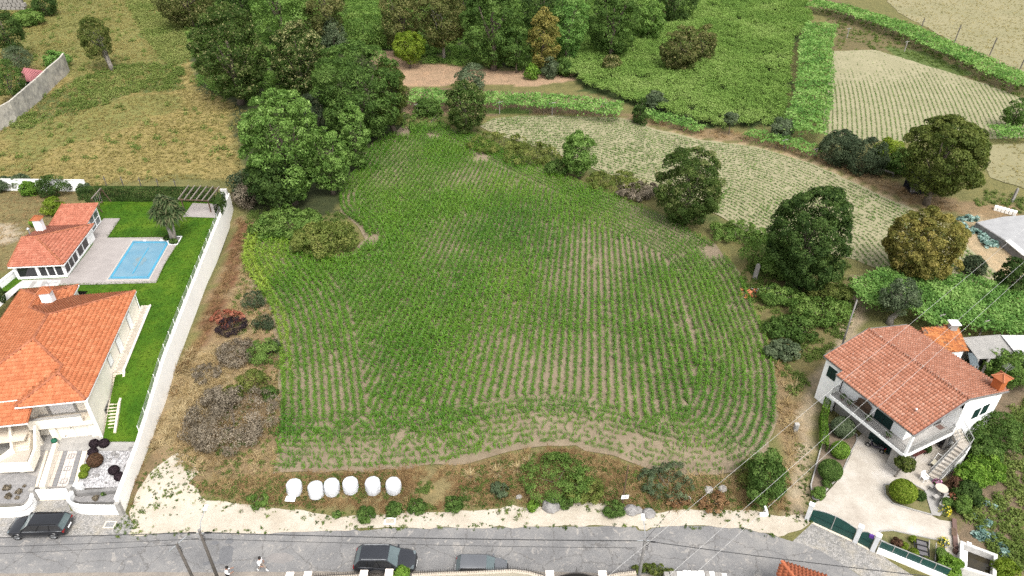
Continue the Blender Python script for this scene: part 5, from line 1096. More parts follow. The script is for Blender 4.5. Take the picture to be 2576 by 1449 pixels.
 b = MB(); b.add([(w[1].x,w[1].y,2.5),(w[2].x,w[2].y,2.5),(w[2].x,w[2].y,w[2].z-0.1),(w[1].x,w[1].y,w[1].z-0.1)], [(0,1,2,3)]); b.add([(w[2].x,w[2].y,2.5),(w[3].x,w[3].y,2.5),(w[3].x,w[3].y,w[3].z-0.1),(w[2].x,w[2].y,w[2].z-0.1)], [(0,1,2,3)]); b.add([(w[3].x,w[3].y,2.5),(w[0].x,w[0].y,2.5),(w[0].x,w[0].y,w[0].z-0.1),(w[3].x,w[3].y,w[3].z-0.1)], [(0,1,2,3)]); b.build('wall', MATS['white_paint'], T, world=True)
 b = MB(); b.add([(w[0].x,w[0].y,2.5),(w[1].x,w[1].y,2.5),(w[1].x,w[1].y,w[1].z-0.15),(w[0].x,w[0].y,w[0].z-0.15)], [(0,1,2,3)]); b.build('front_opening', MATS['glass_dark'], T, world=True)  # dark sheet across the open front, in place of shade within
 for t in (0.05,0.5,0.95): p = w[0].lerp(w[1],t); MB().beam((p.x,p.y-0.05,2.5),(p.x,p.y-0.05,p.z-0.15),0.16).build('post', MATS['white_paint'], T, world=True)
 p = survey(36,24); T = thing('stone_ruin', 'ruined grey stone wall at the top left corner', 'ruin', p); rng = np.random.default_rng(5)
 for i in range(7):
  for j in range(7-abs(i-4)):
   w_ = 1.0; x = (i-4)*1.1+(j%2)*0.5; MB().box(x-0.5+0.06*rng.random(), -0.5+0.12*rng.random(), j*0.9-0.2, x+0.5-0.06*rng.random(), 0.5, j*0.9+0.66).build('stone', MATS['granite_post'], T, bevel=0.06)
back_left()
# ---------------------------------------------------------------- tiled house with concrete yard (right)
Z4 = lambda x, y: (1916.7+x*0.25595, 766.7+y*0.25595)
Z5 = lambda x, y: (1916.7+x*0.25595, 1078.5+y*0.25595)
R4 = lambda x, y: (2197.8+x*0.1499, 1047.8+y*0.1499)
R5 = lambda x, y: (2261.7+x*0.13579, 1252.2+y*0.13579)
Q5 = lambda x, y: (1863.0+x*0.29983, 383.3+y*0.29983)
YZ = 0.12
def yard_mat():
 m, nt, B, N, L = new_mat('yard'); pos = N.new('ShaderNodeNewGeometry').outputs['Position']
 n1 = noise_node(N, L, 0.45, 7, 0.65, pos); n2 = noise_node(N, L, 5, 5, 0.7, pos)
 c = ramp(N, L, n1.outputs[0], [(0.3,(0.30,0.262,0.218)),(0.5,(0.375,0.34,0.29)),(0.7,(0.44,0.41,0.375))]).outputs[0]
 c = mix(N, L, 1.0, c, ramp(N, L, n2.outputs[0], [(0.3,(0.86,0.85,0.84)),(0.65,(1,1,1))]).outputs[0], 'MULTIPLY')
 v = N.new('ShaderNodeTexVoronoi'); v.feature = 'DISTANCE_TO_EDGE'; v.inputs['Scale'].default_value = 0.33; ad = N.new('ShaderNodeVectorMath'); ad.operation = 'ADD'; nn = noise_node(N, L, 0.9, 4, 0.6, pos); L.new(pos, ad.inputs[0]); L.new(nn.outputs['Color'], ad.inputs[1]); L.new(ad.outputs[0], v.inputs['Vector'])
 c = mix(N, L, ramp(N, L, v.outputs['Distance'], [(0.0,(0.5,0.5,0.5)),(0.006,(0,0,0))]).outputs[0], c, (0.25,0.21,0.17))
 L.new(c, B.inputs['Base Color']); B.inputs['Roughness'].default_value = 0.9; return m
MATS['yard'] = yard_mat()
M('bed_soil', (0.15,0.115,0.08), (0.22,0.17,0.12), 2, 0.95, 0.4, 10)
M('bed_grass', (0.12,0.13,0.045), (0.22,0.19,0.085), 1.5, 0.95, 0.5, 14)
M('rust_panel', (0.20,0.12,0.10), (0.14,0.09,0.075), 3, 0.8)
M('corrugated_grey', (0.40,0.385,0.36), (0.30,0.29,0.275), 1.2, 0.9)
M('corrugated_white', (0.74,0.73,0.71), (0.62,0.61,0.60), 1.0, 0.7)
M('orange_paint', (0.56,0.155,0.045), (0.47,0.125,0.04), 1.5, 0.7)
flat = lambda x, y: YZ+0*x
sheet('concrete_yard', ragged(plan([Z5(*p) for p in ((480,760),(585,690),(780,470),(900,200),(935,90),(1100,-40),(1500,100),(1900,60),(1900,300),(1690,530),(1605,615),(1660,850),(1745,895),(1890,915),(1945,1110),(1945,1300),(1800,1300),(1780,1100),(1480,1050),(1280,1005),(1170,1010),(1110,1085),(930,1010),(700,880),(470,880))], YZ), 1.0, 0.06, 3), MATS['yard'], 0.01, flat, 1.0)
def corrugated(T, q, n, m, name='roof', amp=0.035):
 """wavy sheet over quad q (eave a->b, ridge d->c)"""
 a, b_, c, d = [Vector(p) for p in q]; V = []; F = []; k = n*4
 for i in range(k+1):
  t = i/k; z = amp*math.sin(i*math.pi/2); V += [tuple(a.lerp(b_,t)+Vector((0,0,z))), tuple(d.lerp(c,t)+Vector((0,0,z)))]
 F = [(2*i,2*i+2,2*i+3,2*i+1) for i in range(k)]
 b = MB(); b.v = V; b.f = F; return b.build(name, MATS[m], T, world=True, smooth=True)
def balusters(T, a, c, z0, z1, step, r=0.012, mat='rail_grey', cross=True):
 a = Vector(a); c = Vector(c); L_ = (c-a).length; n = int(L_/step); b = MB()
 for k in range(n+1):
  p = a.lerp(c, k/n); b.beam((p.x,p.y,p.z+z0),(p.x,p.y,p.z+z1), r*2)
  if cross and k < n:
   q = a.lerp(c,(k+1)/n); b.beam((p.x,p.y,p.z+z0+0.1),(q.x,q.y,q.z+z0+0.45), r*1.4)
 o = b.build('balusters', MATS[mat], T); o['kind'] = 'stuff'
 for z in (z0, z1): MB().beam(a+Vector((0,0,z)), c+Vector((0,0,z)), 0.05).build('handrail' if z == z1 else 'bottom_rail', MATS[mat], T)
def house2():
 O = Vector((33.41,42.92,0)); T = thing('tiled_house', 'white two storey house with weathered red tiled roof', 'house', O, math.radians(26.5)); I = T.matrix_basis.inverted()
 e = 5.0; s = 0.265; f1 = lambda x, y: x*s; f2 = lambda x, y: (12-x)*s
 P = [slope([(0,8.4),(0,0),(6,0),(6,8.4)], e, f1), slope([(0.75,10.7),(0.75,8.4),(6,8.4),(6,10.7)], e, f1), slope([(12,0),(12,10.7),(6,10.7),(6,0)], e, f2)]
 Rf = roof(T, P, MATS['tile_weathered'], [((6,0,e+6*s+0.02),(6,10.7,e+6*s+0.02))], MATS['deck_weathered'], near=300, seed=8, ridgemat=MATS['ridge_brown'])
 for p, q in (((-0.03,-0.02,e-0.05),(-0.03,8.42,e-0.05)), ((0.72,8.4,e+0.15),(0.72,10.7,e+0.15)), ((-0.02,8.45,e-0.04),(0.75,8.45,e+0.15)), ((0,-0.05,e-0.03),(6,-0.05,e+6*s-0.03)), ((6,-0.05,e+6*s-0.03),(12,-0.05,e-0.03)), ((0.75,10.74,e+0.16),(6,10.74,e+6*s-0.03)), ((6,10.74,e+6*s-0.03),(12,10.74,e-0.03))):
  MB().beam(p, q, 0.10, 0.13).build('fascia', MATS['concrete_dark'], Rf)
 bx = lambda name, x0,y0,z0,x1,y1,z1, m='white_paint', par=T: MB().box(x0,y0,z0,x1,y1,z1).build(name, MATS[m], par)
 bx('front_wall', 1.3,1.4,2.5,1.5,8.4,5.0); bx('left_front_wall', 0.95,8.4,0.0,1.15,10.5,5.0); bx('left_wall', 1.15,10.3,0.0,11.6,10.5,5.0); bx('back_wall', 11.4,0.3,0.0,11.6,10.3,5.0)
 bx('porch_wall', 1.5,1.4,2.5,6.3,1.6,5.0); b = MB(); b.add([(1.5,1.5,5.0),(6,1.5,5.0),(6,1.5,6.4),(1.5,1.5,5.3)], [(0,1,2,3)]); b.add([(6.2,0.2,5.0),(11.5,0.2,5.0),(11.5,0.2,5.05),(6.2,0.2,6.35)], [(0,1,2,3)]); b.add([(1.1,10.4,5.0),(11.5,10.4,5.0),(6,10.4,6.5)], [(2,1,0)]); b.build('gable', MATS['white_paint'], T)
 bx('side_wall', 6.2,0.15,0.55,11.6,0.35,5.0); bx('side_plinth', 6.2,0.13,0.0,11.6,0.36,0.55, 'concrete'); bx('return_wall', 6.2,0.35,2.5,6.4,1.4,5.0)
 bx('cellar_wall', 1.3,4.25,0.0,1.5,8.4,2.3, 'granite'); bx('cellar_wall', 1.3,1.4,0.0,1.5,1.95,2.3, 'granite'); bx('cellar_porch_wall', 1.5,3.6,0.0,6.3,3.8,2.3, 'white_paint'); bx('cellar_lintel', 1.3,1.95,2.15,1.5,4.25,2.3, 'granite'); bx('corner_stone', 0.25,0.25,0.0,1.3,1.35,2.3, 'granite')
 g = bx('garage_door', 1.24,1.95,0.05,1.30,4.25,2.15, 'green_dark')
 for k in range(9): bx('slat', 1.22,2.02+k*0.25,0.1,1.24,2.2+k*0.25,2.1, 'green_dark', g)
 bx('balcony_slab', 0.05,0.05,2.3,1.3,8.4,2.5, 'concrete'); bx('balcony_slab', 1.3,0.05,2.3,6.2,1.4,2.5, 'concrete'); bx('balcony_edge', 0.0,0.0,2.24,0.05,8.4,2.56); bx('balcony_edge', 0.05,0.0,2.24,6.2,0.05,2.56)
 bx('corner_pillar', 0.06,0.06,2.5,0.26,0.26,5.0); bx('porch_pillar', 6.0,0.1,0.05,6.2,0.3,2.3, 'granite')
 balusters(T, (0.12,0.3,2.5), (0.12,8.3,2.5), 0.08, 0.85, 0.16, 0.010, cross=False); balusters(T, (0.3,0.12,2.5), (5.7,0.12,2.5), 0.08, 0.85, 0.16)
 balusters(T, (0.12,8.35,2.5), (0.95,8.35,2.5), 0.08, 0.85, 0.16, cross=False)
 for y0, y1, z0, z1 in ((2.7,4.5,2.52,4.5),(9.0,10.0,3.3,4.5)):
  x = 1.30 if y0 < 5 else 0.95; w = bx('shutter', x-0.05,y0,z0,x,y1,z1, 'green_dark'); bx('shutter_joint', x-0.06,(y0+y1)/2-0.02,z0,x-0.05,(y0+y1)/2+0.02,z1, 'black_plastic', w)
 w = bx('window', 8.0,0.10,3.1,10.2,0.15,4.3, 'white_paint')
 for k in range(2): bx('shutter_panel', 8.1+k*1.15,0.06,3.15,8.95+k*1.15,0.10,4.25, 'green_dark', w)
 bx('doorway', 5.2,1.34,2.52,6.1,1.40,4.5, 'glass_dark'); bx('doormat', 5.3,0.75,2.5,5.9,1.25,2.53, 'rust_panel')  # the doorway is a dark panel standing in for shade inside
 # stairs
 def quadstep(a, b_, c, d, z0, z1, n):
  for k in range(n):
   p, q = a.lerp(d,k/n), b_.lerp(c,k/n); r, t = b_.lerp(c,(k+1)/n), a.lerp(d,(k+1)/n); z = z0+(z1-z0)*(k+0.5)/n
   MB().prism([p,q,r,t], z-0.35, z).build('step', MATS['yard'], T); MB().prism([p.lerp(t,0.0),q.lerp(r,0.0),q.lerp(r,0.16),p.lerp(t,0.16)], z-0.1, z+0.006).build('step_back_strip', MATS['concrete_dark'], T)  # darker strip along the back edge of each tread
 W = lambda x, y, z: I @ survey(*R4(x,y), z)
 quadstep(W(1300,235,2.5), W(1465,195,2.5), W(1555,400,1.85), W(1400,465,1.85), 2.5, 1.85, 4)
 MB().prism([W(1390,480,1.8),W(1555,400,1.8),W(1630,480,1.8),W(1545,590,1.8)], 1.2, 1.8).build('stair_landing', MATS['yard'], T)
 quadstep(W(1390,490,1.8), W(1545,590,1.8), W(1090,1060,0.15), W(910,985,0.15), 1.8, 0.15, 9)
 MB().prism([W(1545,590,1.8),W(1630,480,1.8),W(1640,500,1.8),W(1555,610,1.8)], 0.0, 1.8).build('stair_wall', MATS['white_paint'], T)
 a, c = W(1555,600,1.8), W(1100,1070,0.2); b = MB(); b.add([(a.x,a.y,0),(c.x,c.y,0),(c.x,c.y,0.25),(a.x,a.y,1.75)], [(0,1,2,3)]); b.build('stair_wall', MATS['white_paint'], T)
 for p, q in ((W(1390,490,1.8),W(910,985,0.15)), (W(1545,590,1.8),W(1090,1060,0.15)), (W(1300,235,2.5),W(1400,465,1.85)), (W(1465,195,2.5),W(1625,480,1.85)), (W(1630,480,1.85),W(1550,585,1.85))): balusters(T, p, q, 0.05, 0.85, 0.2, 0.010)
 # chimney
 c = I @ survey(*Z4(2312,812), 5.4); ch = MB().box(c.x-0.45,c.y-0.4,4.9,c.x+0.45,c.y+0.4,6.6).build('chimney', MATS['orange_paint'], T)
 q = [(-0.65,-0.6),(0.65,-0.6),(0.65,0.6),(-0.65,0.6)]; b = MB(); b.add([(c.x+x,c.y+y,6.6) for x,y in q]+[(c.x,c.y,7.0)], [(0,1,4),(1,2,4),(2,3,4),(3,0,4),(3,2,1,0)]); b.build('chimney_cap', MATS['deck_orange'], ch)
 for x, y in q: MB().tube([(c.x+x,c.y+y,6.63),(c.x,c.y,7.04)], 0.06, 6).build('cap_ridge', M('ridge_clay', (0.5,0.19,0.09)), ch)
 b = MB(); b.tube([(c.x+0.9,c.y+0.3,4.9),(c.x+0.9,c.y+0.3,7.2)], 0.02, 5); an = b.build('aerial_mast', MATS['steel'], T); b = MB(); b.beam((c.x+0.5,c.y+0.3,7.1),(c.x+1.6,c.y+0.5,7.1),0.02)
 for k in range(6): b.beam((c.x+0.6+k*0.17,c.y,7.1),(c.x+0.6+k*0.17,c.y+0.7,7.15),0.012)
 b.build('aerial', MATS['steel'], an)
 b = MB(); c = I @ survey(*Z4(1512,1045), 5.6); b.lathe([(0.05,5.2),(0.05,5.85)], (c.x,c.y,0), 8); vp = b.build('vent_pipe', MATS['steel'], T); b = MB(); b.lathe([(0.09,5.85),(0.03,5.92)], (c.x,c.y,0), 8); b.build('vent_cap', MATS['white_paint'], vp)
 # balcony things
 for k, (x, y, r, lb) in enumerate((( 0.5,7.4,0.32,'potted plant at the far end of the front balcony'), (0.45,6.6,0.28,'potted plant left of the balcony settle'), (0.45,4.4,0.36,'potted fern between settle and green shutter'), (0.4,2.2,0.36,'potted fern right of the green shutter'))):
  p = T.matrix_basis @ Vector((x,y,2.5)); B_ = thing('potted_plant', lb, 'plant', p); MB().lathe([(0.12,0),(0.17,0.28),(0.19,0.3)], (0,0,0), 12).build('pot', MATS['rust_panel'], B_); rng = np.random.default_rng(k); d = sph(rng, 260, -0.2); V, F = leaf_arrays(d*r*(0.5+0.5*rng.random((260,1)))+np.array([0,0,0.42]), d+np.array([0,0,0.4]), 0.14, rng, 0.35); mesh_obj('foliage', np_mesh('foliage', V, F, MATS['leaf_mid'], rng.random(260)), B_)
 p = T.matrix_basis @ Vector((0.85,5.6,2.5)); B_ = thing('wooden_settle', 'carved dark wooden settle on the front balcony', 'bench', p, math.radians(26.5)); MB().box(-0.25,-0.75,0.38,0.25,0.75,0.45).build('seat', MATS['wood_brown'], B_); b = MB(); b.add([(0.25,-0.75,0.4),(0.25,0.75,0.4),(0.27,0.75,0.95),(0.28,0.3,1.15),(0.28,-0.3,1.15),(0.27,-0.75,0.95)], [(0,1,2,3,4,5)]); b.build('backrest', MATS['wood_brown'], B_)
 for x, y in ((-0.2,-0.7),(0.2,-0.7),(-0.2,0.7),(0.2,0.7)): MB().beam((x,y,0),(x,y,0.4),0.07).build('leg', MATS['wood_brown'], B_)
 for s_ in (-0.72,0.72): MB().beam((-0.25,s_,0.65),(0.25,s_,0.65),0.07).build('armrest', MATS['wood_brown'], B_)
house2()
def annexes():
 q = [survey(*Z4(*p), z) for p, z in (((1905,190),3.6),((2015,445),3.6),((1720,470),4.5),((1545,245),4.5))]
 T = thing('annex', 'small lean-to annex with rusty orange tiles behind the house', 'annex', (q[0].x,q[0].y,0)); lq = [tuple(T.matrix_basis.inverted() @ p) for p in q]
 roof(T, [lq], MATS['tile_rust'], [], MATS['deck_orange'], near=120, seed=12); c = sum((Vector(p) for p in lq), Vector())/4; w = [(c+(Vector(p)-c)*0.9) for p in lq]; MB().prism([(p.x,p.y) for p in w], 0.0, [p.z-0.15 for p in w]).build('wall', MATS['white_paint'], T)
 p = T.matrix_basis.inverted() @ survey(*Z4(1868,235), 3.9); ch = MB().box(p.x-0.35,p.y-0.3,3.3,p.x+0.35,p.y+0.3,4.6).build('chimney', MATS['concrete'], T); MB().box(p.x-0.5,p.y-0.45,4.6,p.x+0.5,p.y+0.45,4.7).build('chimney_cap', MATS['white_paint'], ch)
 q = [survey(*Z4(*p), z) for p, z in (((2120,532),2.5),((2530,522),2.5),((2348,292),3.1),((1962,322),3.1))]
 T = thing('garden_shed', 'open shed with grey corrugated roof behind the tiled house', 'shed', (q[0].x,q[0].y,0)); corrugated(T, q, 34, 'corrugated_grey')
 c = sum(q, Vector())/4; w = [c+(p-c)*0.93 for p in q]
 b = MB(); b.add([(w[3].x,w[3].y,0),(w[2].x,w[2].y,0),(w[2].x,w[2].y,2.9),(w[3].x,w[3].y,2.9)], [(0,1,2,3)]); b.add([(w[0].x,w[0].y+0.6,0),(w[1].x,w[1].y+0.6,0),(w[1].x,w[1].y+0.6,2.4),(w[0].x,w[0].y+0.6,2.4)], [(0,1,2,3)]); b.build('wall', MATS['concrete'], T, world=True)
 for t in (0.0,0.28,0.55,0.8,1.0): p = w[0].lerp(w[1],t); MB().beam((p.x,p.y,0),(p.x,p.y,2.45),0.2).build('post', MATS['concrete'], T, world=True)
 for t in (0.14,0.68): p = w[0].lerp(w[1],t); MB().box(p.x-0.7,p.y+0.5,0,p.x+0.7,p.y+0.58,2.1).build('doorway', MATS['glass_dark'], T, world=True)  # dark panels stand in for the shaded inside of the openings
 q = [survey(*Z4(*p), z) for p, z in (((2535,525),2.7),((2760,560),2.7),((2700,300),3.2),((2352,298),3.2))]
 T = thing('garden_shed', 'shed with white corrugated roof at the right picture edge', 'shed', (q[0].x,q[0].y,0)); corrugated(T, q, 20, 'corrugated_white'); c = sum(q, Vector())/4; w = [c+(p-c)*0.92 for p in q]; MB().prism([(p.x,p.y) for p in w], 0, 2.5).build('wall', MATS['concrete'], T, world=True)
 q = [survey(*Z4(*p), z) for p, z in (((2050,600),2.3),((2130,600),2.3),((2110,480),2.6),((2025,470),2.6))]; T = thing('glass_canopy', 'small pale corrugated canopy beside the grey shed', 'canopy', (q[0].x,q[0].y,0)); corrugated(T, q, 6, 'glass_grey'); 
 for p in q[:2]: MB().beam((p.x,p.y,0),(p.x,p.y,2.25),0.08).build('post', MATS['steel'], T, world=True)
annexes()
def gates():
 pil = []
 for k, ((x,y), lb) in enumerate((((440,890),'grey gate pillar at the left of the green double gate'), ((915,1108),'grey gate pillar between the two green gates'), ((1085,1195),'grey gate pillar right of the small green gate'))):
  p = survey(*Z5(x,y), 0.0); pil.append(p); T = thing('gate_pillar', lb, 'pillar', p, math.radians(-33)); MB().box(-0.17,-0.17,-0.1,0.17,0.17,1.85).build('shaft', M('pillar_grey', (0.56,0.57,0.58), (0.48,0.49,0.50), 1.5), T, bevel=0.012); MB().box(-0.2,-0.2,1.85,0.2,0.2,1.93).build('cap', MATS['white_paint'], T, bevel=0.012)
 def gate(a, c, h0, h1, name, label, n=14):
  d = (c-a).normalized(); a = a+d*0.2; c = c-d*0.2; T = thing(name, label, 'gate', a); b = MB(); L_ = (c-a).length; nrm = Vector((-d.y,d.x,0))*0.02; V = []; top = []
  for i in range(n+1):
   t = i/n; p = a.lerp(c,t); z = h0+(h1-h0)*math.sin(math.pi*t)**0.8; top.append((p.x,p.y,z)); V += [(p.x-nrm.x,p.y-nrm.y,0.12),(p.x-nrm.x,p.y-nrm.y,z),(p.x+nrm.x,p.y+nrm.y,0.12),(p.x+nrm.x,p.y+nrm.y,z)]
  F = []
  for i in range(n): o = 4*i; F += [(o,o+4,o+5,o+1),(o+2,o+3,o+7,o+6),(o+1,o+5,o+7,o+3)]
  b.v = V; b.f = F; b.build('panel', MATS['green_paint'], T, world=True)
  MB().tube(top, 0.03, 6).build('top_rail', MATS['rail_grey'], T, world=True); MB().beam(a+Vector((0,0,0.1)),c+Vector((0,0,0.1)),0.06).build('bottom_rail', MATS['green_paint'], T, world=True)
  MB().beam(a+Vector((0,0,0.75))-nrm*1.6,c+Vector((0,0,0.75))-nrm*1.6,0.03).build('mid_rail', MATS['green_dark'], T, world=True)
  if L_ > 2: m = a.lerp(c,0.5); MB().beam((m.x-nrm.x*1.5,m.y-nrm.y*1.5,0.12),(m.x-nrm.x*1.5,m.y-nrm.y*1.5,h1),0.05).build('meeting_stile', MATS['rail_grey'], T, world=True)
  MB().beam(a+Vector((0,0,0.02))-nrm*4,c+Vector((0,0,0.02))-nrm*4,0.22,0.05).build('threshold', MATS['stone_beige'], T, world=True)
 gate(pil[0], pil[1], 1.35, 1.75, 'double_gate', 'large dark green arched double gate'); gate(pil[1], pil[2], 1.35, 1.65, 'garden_gate', 'small dark green arched garden gate', 8)
 a = pil[2]+Vector((0.25,-0.16,0)); c = survey(*Z5(1800,1490), 0.0); T = thing('street_fence', 'dark green panel fence on a low white wall', 'fence', a); MB().beam(a+Vector((0,0,0.2)),c+Vector((0,0,0.2)),0.24,0.75).build('wall', MATS['wall_render'], T, world=True); MB().beam(a+Vector((0,0,0.60)),c+Vector((0,0,0.60)),0.30,0.06).build('coping', MATS['white_paint'], T, world=True)
 n = 5
 for k in range(n):
  p, q = a.lerp(c,k/n), a.lerp(c,(k+1)/n); d = (q-p).normalized(); MB().beam(p+d*0.03+Vector((0,0,1.0)),q-d*0.03+Vector((0,0,1.0)),0.04,0.72).build('panel', MATS['green_paint'], T, world=True); MB().beam((p.x,p.y,0.6),(p.x,p.y,1.42),0.06).build('post', MATS['rail_grey'], T, world=True)
 MB().beam(a+Vector((0,0,1.40)),c+Vector((0,0,1.40)),0.06,0.05).build('top_rail', MATS['rail_grey'], T, world=True)
 p = pil[1].lerp(pil[2],0.68)+Vector((0,0,1.1)); T = thing('purple_jacket', 'purple jacket hung over the small green gate', 'jacket', p); rng = np.random.default_rng(2); b = MB(); V = []; F = []
 d = (pil[2]-pil[1]).normalized(); nr = Vector((-d.y,d.x,0))
 for i in range(7):
  for j in range(7):
   x = (i-3)*0.07; t = j/6; side = (t-0.45); q = d*x*(1-0.3*t)+nr*(-side*0.25 if t < 0.45 else -0.09-0.02*math.sin(i*2.1))+Vector((0,0,0.48+0.05*(1-abs(side)*2)-0.6*max(0,t-0.45)-0.3*max(0,0.3-t)+0.02*rng.random())); V.append(tuple(q))
 F = [(i*7+j,(i+1)*7+j,(i+1)*7+j+1,i*7+j+1) for i in range(6) for j in range(6)]; b.v = V; b.f = F; b.build('cloth', M('purple_cloth', (0.10,0.035,0.26), (0.14,0.05,0.32)), T, smooth=True)
gates()
def yard2():
 # planting beds
 def bed(name, label, pts, z, m, kerb='stone_beige'):
  P = plan([Z5(*p) for p in pts], YZ); o = sheet(name, P, MATS[m], 0.05, flat, 0.6); 
  K = thing('bed_kerb', label, 'kerb', P[0])
  for a, c in zip(P, P[1:]+P[:1]): MB().beam(a+Vector((0,0,0.05)), c+Vector((0,0,0.05)), 0.10, 0.14).build('kerb_stone', MATS['concrete'], K, world=True)
 bed('island_bed', 'kerb round the island bed of the topiary ball', ((1200,555),(1480,545),(1600,612),(1672,852),(1480,800),(1280,735),(1212,655)), 0, 'bed_grass')
 bed('front_bed', 'kerb round the planted bed behind the green fence', ((1170,1012),(1285,1005),(1480,1048),(1790,1112),(1815,1290),(1770,1430),(1120,1075)), 0, 'bed_grass')
 bed('side_bed', 'kerb along the shrub bed left of the concrete yard', ((480,560),(640,-40),(930,60),(930,130),(870,240),(780,450),(640,600),(560,700),(500,690)), 0, 'bed_soil')
 sheet('stone_terrace', plan([Z5(*p) for p in ((1605,615),(1700,545),(1850,600),(1870,700),(1750,860),(1670,850))], YZ), MATS['concrete'], 0.03, flat, 1.0)
 ball('topiary_ball', 'large bright green clipped topiary ball in the island bed', survey(*Z5(1355,690), YZ), 1.10, 0.95, 0.13, 9000, 'leaf_yellow', low=0.1)
 ball('box_ball', 'small yellow green box ball behind the green fence', survey(*Z5(1480,1245), YZ), 0.40, 0.36, 0.08, 1500, 'leaf_yellow')
 ball('box_ball', 'dark small box ball at the end of the front bed', survey(*Z5(1600,1310), YZ), 0.34, 0.30, 0.08, 1100, 'leaf_olive')
 ball('round_shrub', 'grey green round shrub under the front balcony', survey(*Z4(775,1270), YZ), 1.10, 0.95, 0.12, 6500, 'leaf_grey'); ball('round_shrub', 'mid green clipped shrub second from the house', survey(*Z5(750,265), YZ), 0.85, 0.8, 0.11, 5000, 'leaf_bright'); ball('round_shrub', 'dark green clipped shrub third along the yard', survey(*Z5(650,470), YZ), 1.02, 0.9, 0.12, 6500, 'leaf_mid')
 bush('yard_shrub', 'loose yellow green shrub by the left gate pillar', survey(*Z5(545,665), YZ), 0.55, 0.55, 0.13, 900, 'leaf_bramble', clump=0.14); bush('rose_bush', 'small rose bush beside the third clipped shrub', survey(*Z5(630,560), YZ), 0.4, 0.35, 0.1, 350, 'leaf_mid', clump=0.1)
 hedge('yard_hedge', 'narrow clipped hedge along the earth track', [survey(*Z4(600,1440), 0.2), survey(*Z4(592,1160), 0.2), survey(*Z4(650,900), 0.2)], 0.62, 0.1, 1.05, 0.10, 330, 'leaf_bright', 7)
 bush('laurel_bush', 'dark laurel at the house end of the narrow hedge', survey(*Z4(690,930), 0.2), 0.9, 0.9, 0.14, 1500, 'leaf_mid', clump=0.16)
 tree('yard_tree', 'small tufted tree with leaning trunk in the concrete yard', *Z5(1345,470), Z5(0,275)[1], 52, 0.13, 2600, 'leaf_olive', 0.42, 7, 0.22, trunk=0.10, bark='bark_pale', zb=YZ, offu=13)
 # climbers, roses, fruit bushes right of the house
 for x, y, rx, rz, m, n, lb in ((2010,520,1.3,1.1,'leaf_bright',2200,'light green climber beside the stair foot'), (2130,300,1.5,1.3,'leaf_mid',2200,'vine bush behind the outside stair'), (2230,120,2.4,1.6,'leaf_mid',3600,'large dark fig bush against the right side of the house'), (2190,470,1.6,1.1,'leaf_bright',2200,'bright shrub in the garden right of the stair'), (1900,610,0.9,0.7,'leaf_russet',1000,'brown stemmed shrub behind the stone table'), (2000,680,1.2,0.9,'leaf_dark',1600,'dark shrub with red flowers behind the stone bench'), (1930,800,0.7,0.9,'leaf_bramble',900,'leafy shrub beside the yellow roses'), (1830,1400,0.9,0.8,'leaf_bright',1300,'bright bush at the corner of the water tank'), (1765,1290,0.6,0.6,'leaf_bramble',700,'straggling bush at the end of the front bed'), (2360,1440,0.9,0.8,'leaf_yellow',1000,'yellow green shrub beyond the water tank'), (1330,1150,0.5,0.4,'leaf_russet',600,'russet leaved shrub in the front bed'), (1380,1175,0.35,0.4,'leaf_yellow',400,'small golden shrub in the front bed'), (1470,1105,0.25,0.35,'leaf_yellow',250,'pale yellow plant in the front bed'), (1800,770,0.5,0.5,'leaf_mid',500,'rose foliage at the corner of the stone terrace'), (1545,680,0.5,0.35,'leaf_dark',500,'dark low plant beside the topiary ball')):
  bush('garden_bush', lb, survey(*Z5(x,y), YZ), rx, rz, 0.15, n, m, clump=0.18)
 bush('lemon_tree', 'lemon tree behind the orange chimney of the tiled house', survey(*Z4(2440,760), 0.3), 2.2, 1.7, 0.2, 2400, 'leaf_bramble'); bush('lemon_tree', 'citrus tree before the grey corrugated shed', survey(*Z4(2290,660), 0.3), 1.9, 1.5, 0.2, 1800, 'leaf_bramble')
 def flowers(name, label, p, r, h, m, n, leaf=0.12):
  T = thing(name, label, 'flowers', p); rng = np.random.default_rng(int(p[0]*50)); d = sph(rng, n, 0.1); V, F = leaf_arrays(d*np.array([r,r,h]), d+rng.normal(size=(n,3))*0.3, leaf, rng, 0.9); mesh_obj('blossom', np_mesh('blossom', V, F, MATS[m], rng.random(n)), T)
  d = sph(rng, n*4, -0.1)*(0.55+0.42*rng.random((n*4,1))); V, F = leaf_arrays(d*np.array([r,r,h])+np.array([0,0,0.02]), d+rng.normal(size=d.shape)*0.4, leaf, rng); mesh_obj('foliage', np_mesh('foliage', V, F, MATS['leaf_mid'], rng.random(n*4)), T); MB().tube([(0,0,-0.05),(0,0,h*0.7)],0.03,5).build('stem', MATS['bark'], T)
 flowers('rose_bush', 'yellow rose bush at the corner of the stone terrace', survey(*Z5(1790,820), YZ), 0.55, 0.75, 'petal_yellow', 46); flowers('rose_bush', 'yellow rose bush at the end of the concrete path', survey(*Z5(1775,1130), YZ), 0.48, 0.7, 'petal_yellow', 48); flowers('hydrangea_bush', 'pink hydrangea at the foot of the outside stair', survey(*Z5(1728,540), YZ), 0.45, 0.4, 'petal_pink', 90); flowers('geranium_bush', 'coral red flowering shrub behind the stone bench', survey(*Z5(1885,700), YZ), 0.6, 0.75, 'petal_coral', 110, 0.15)
 # stone table with stools and bench
 p = survey(*R4(1095,1300), YZ); T = thing('stone_table', 'round stone table on the small terrace', 'table', p); MB().lathe([(0.48,0.70),(0.50,0.74),(0.50,0.78)], (0,0,0), 24).build('top', M('table_top', (0.62,0.55,0.45), (0.55,0.48,0.39), 3), T, smooth=False); MB().lathe([(0.22,0),(0.16,0.35),(0.2,0.7)], (0,0,0), 12).build('leg', MATS['granite'], T)
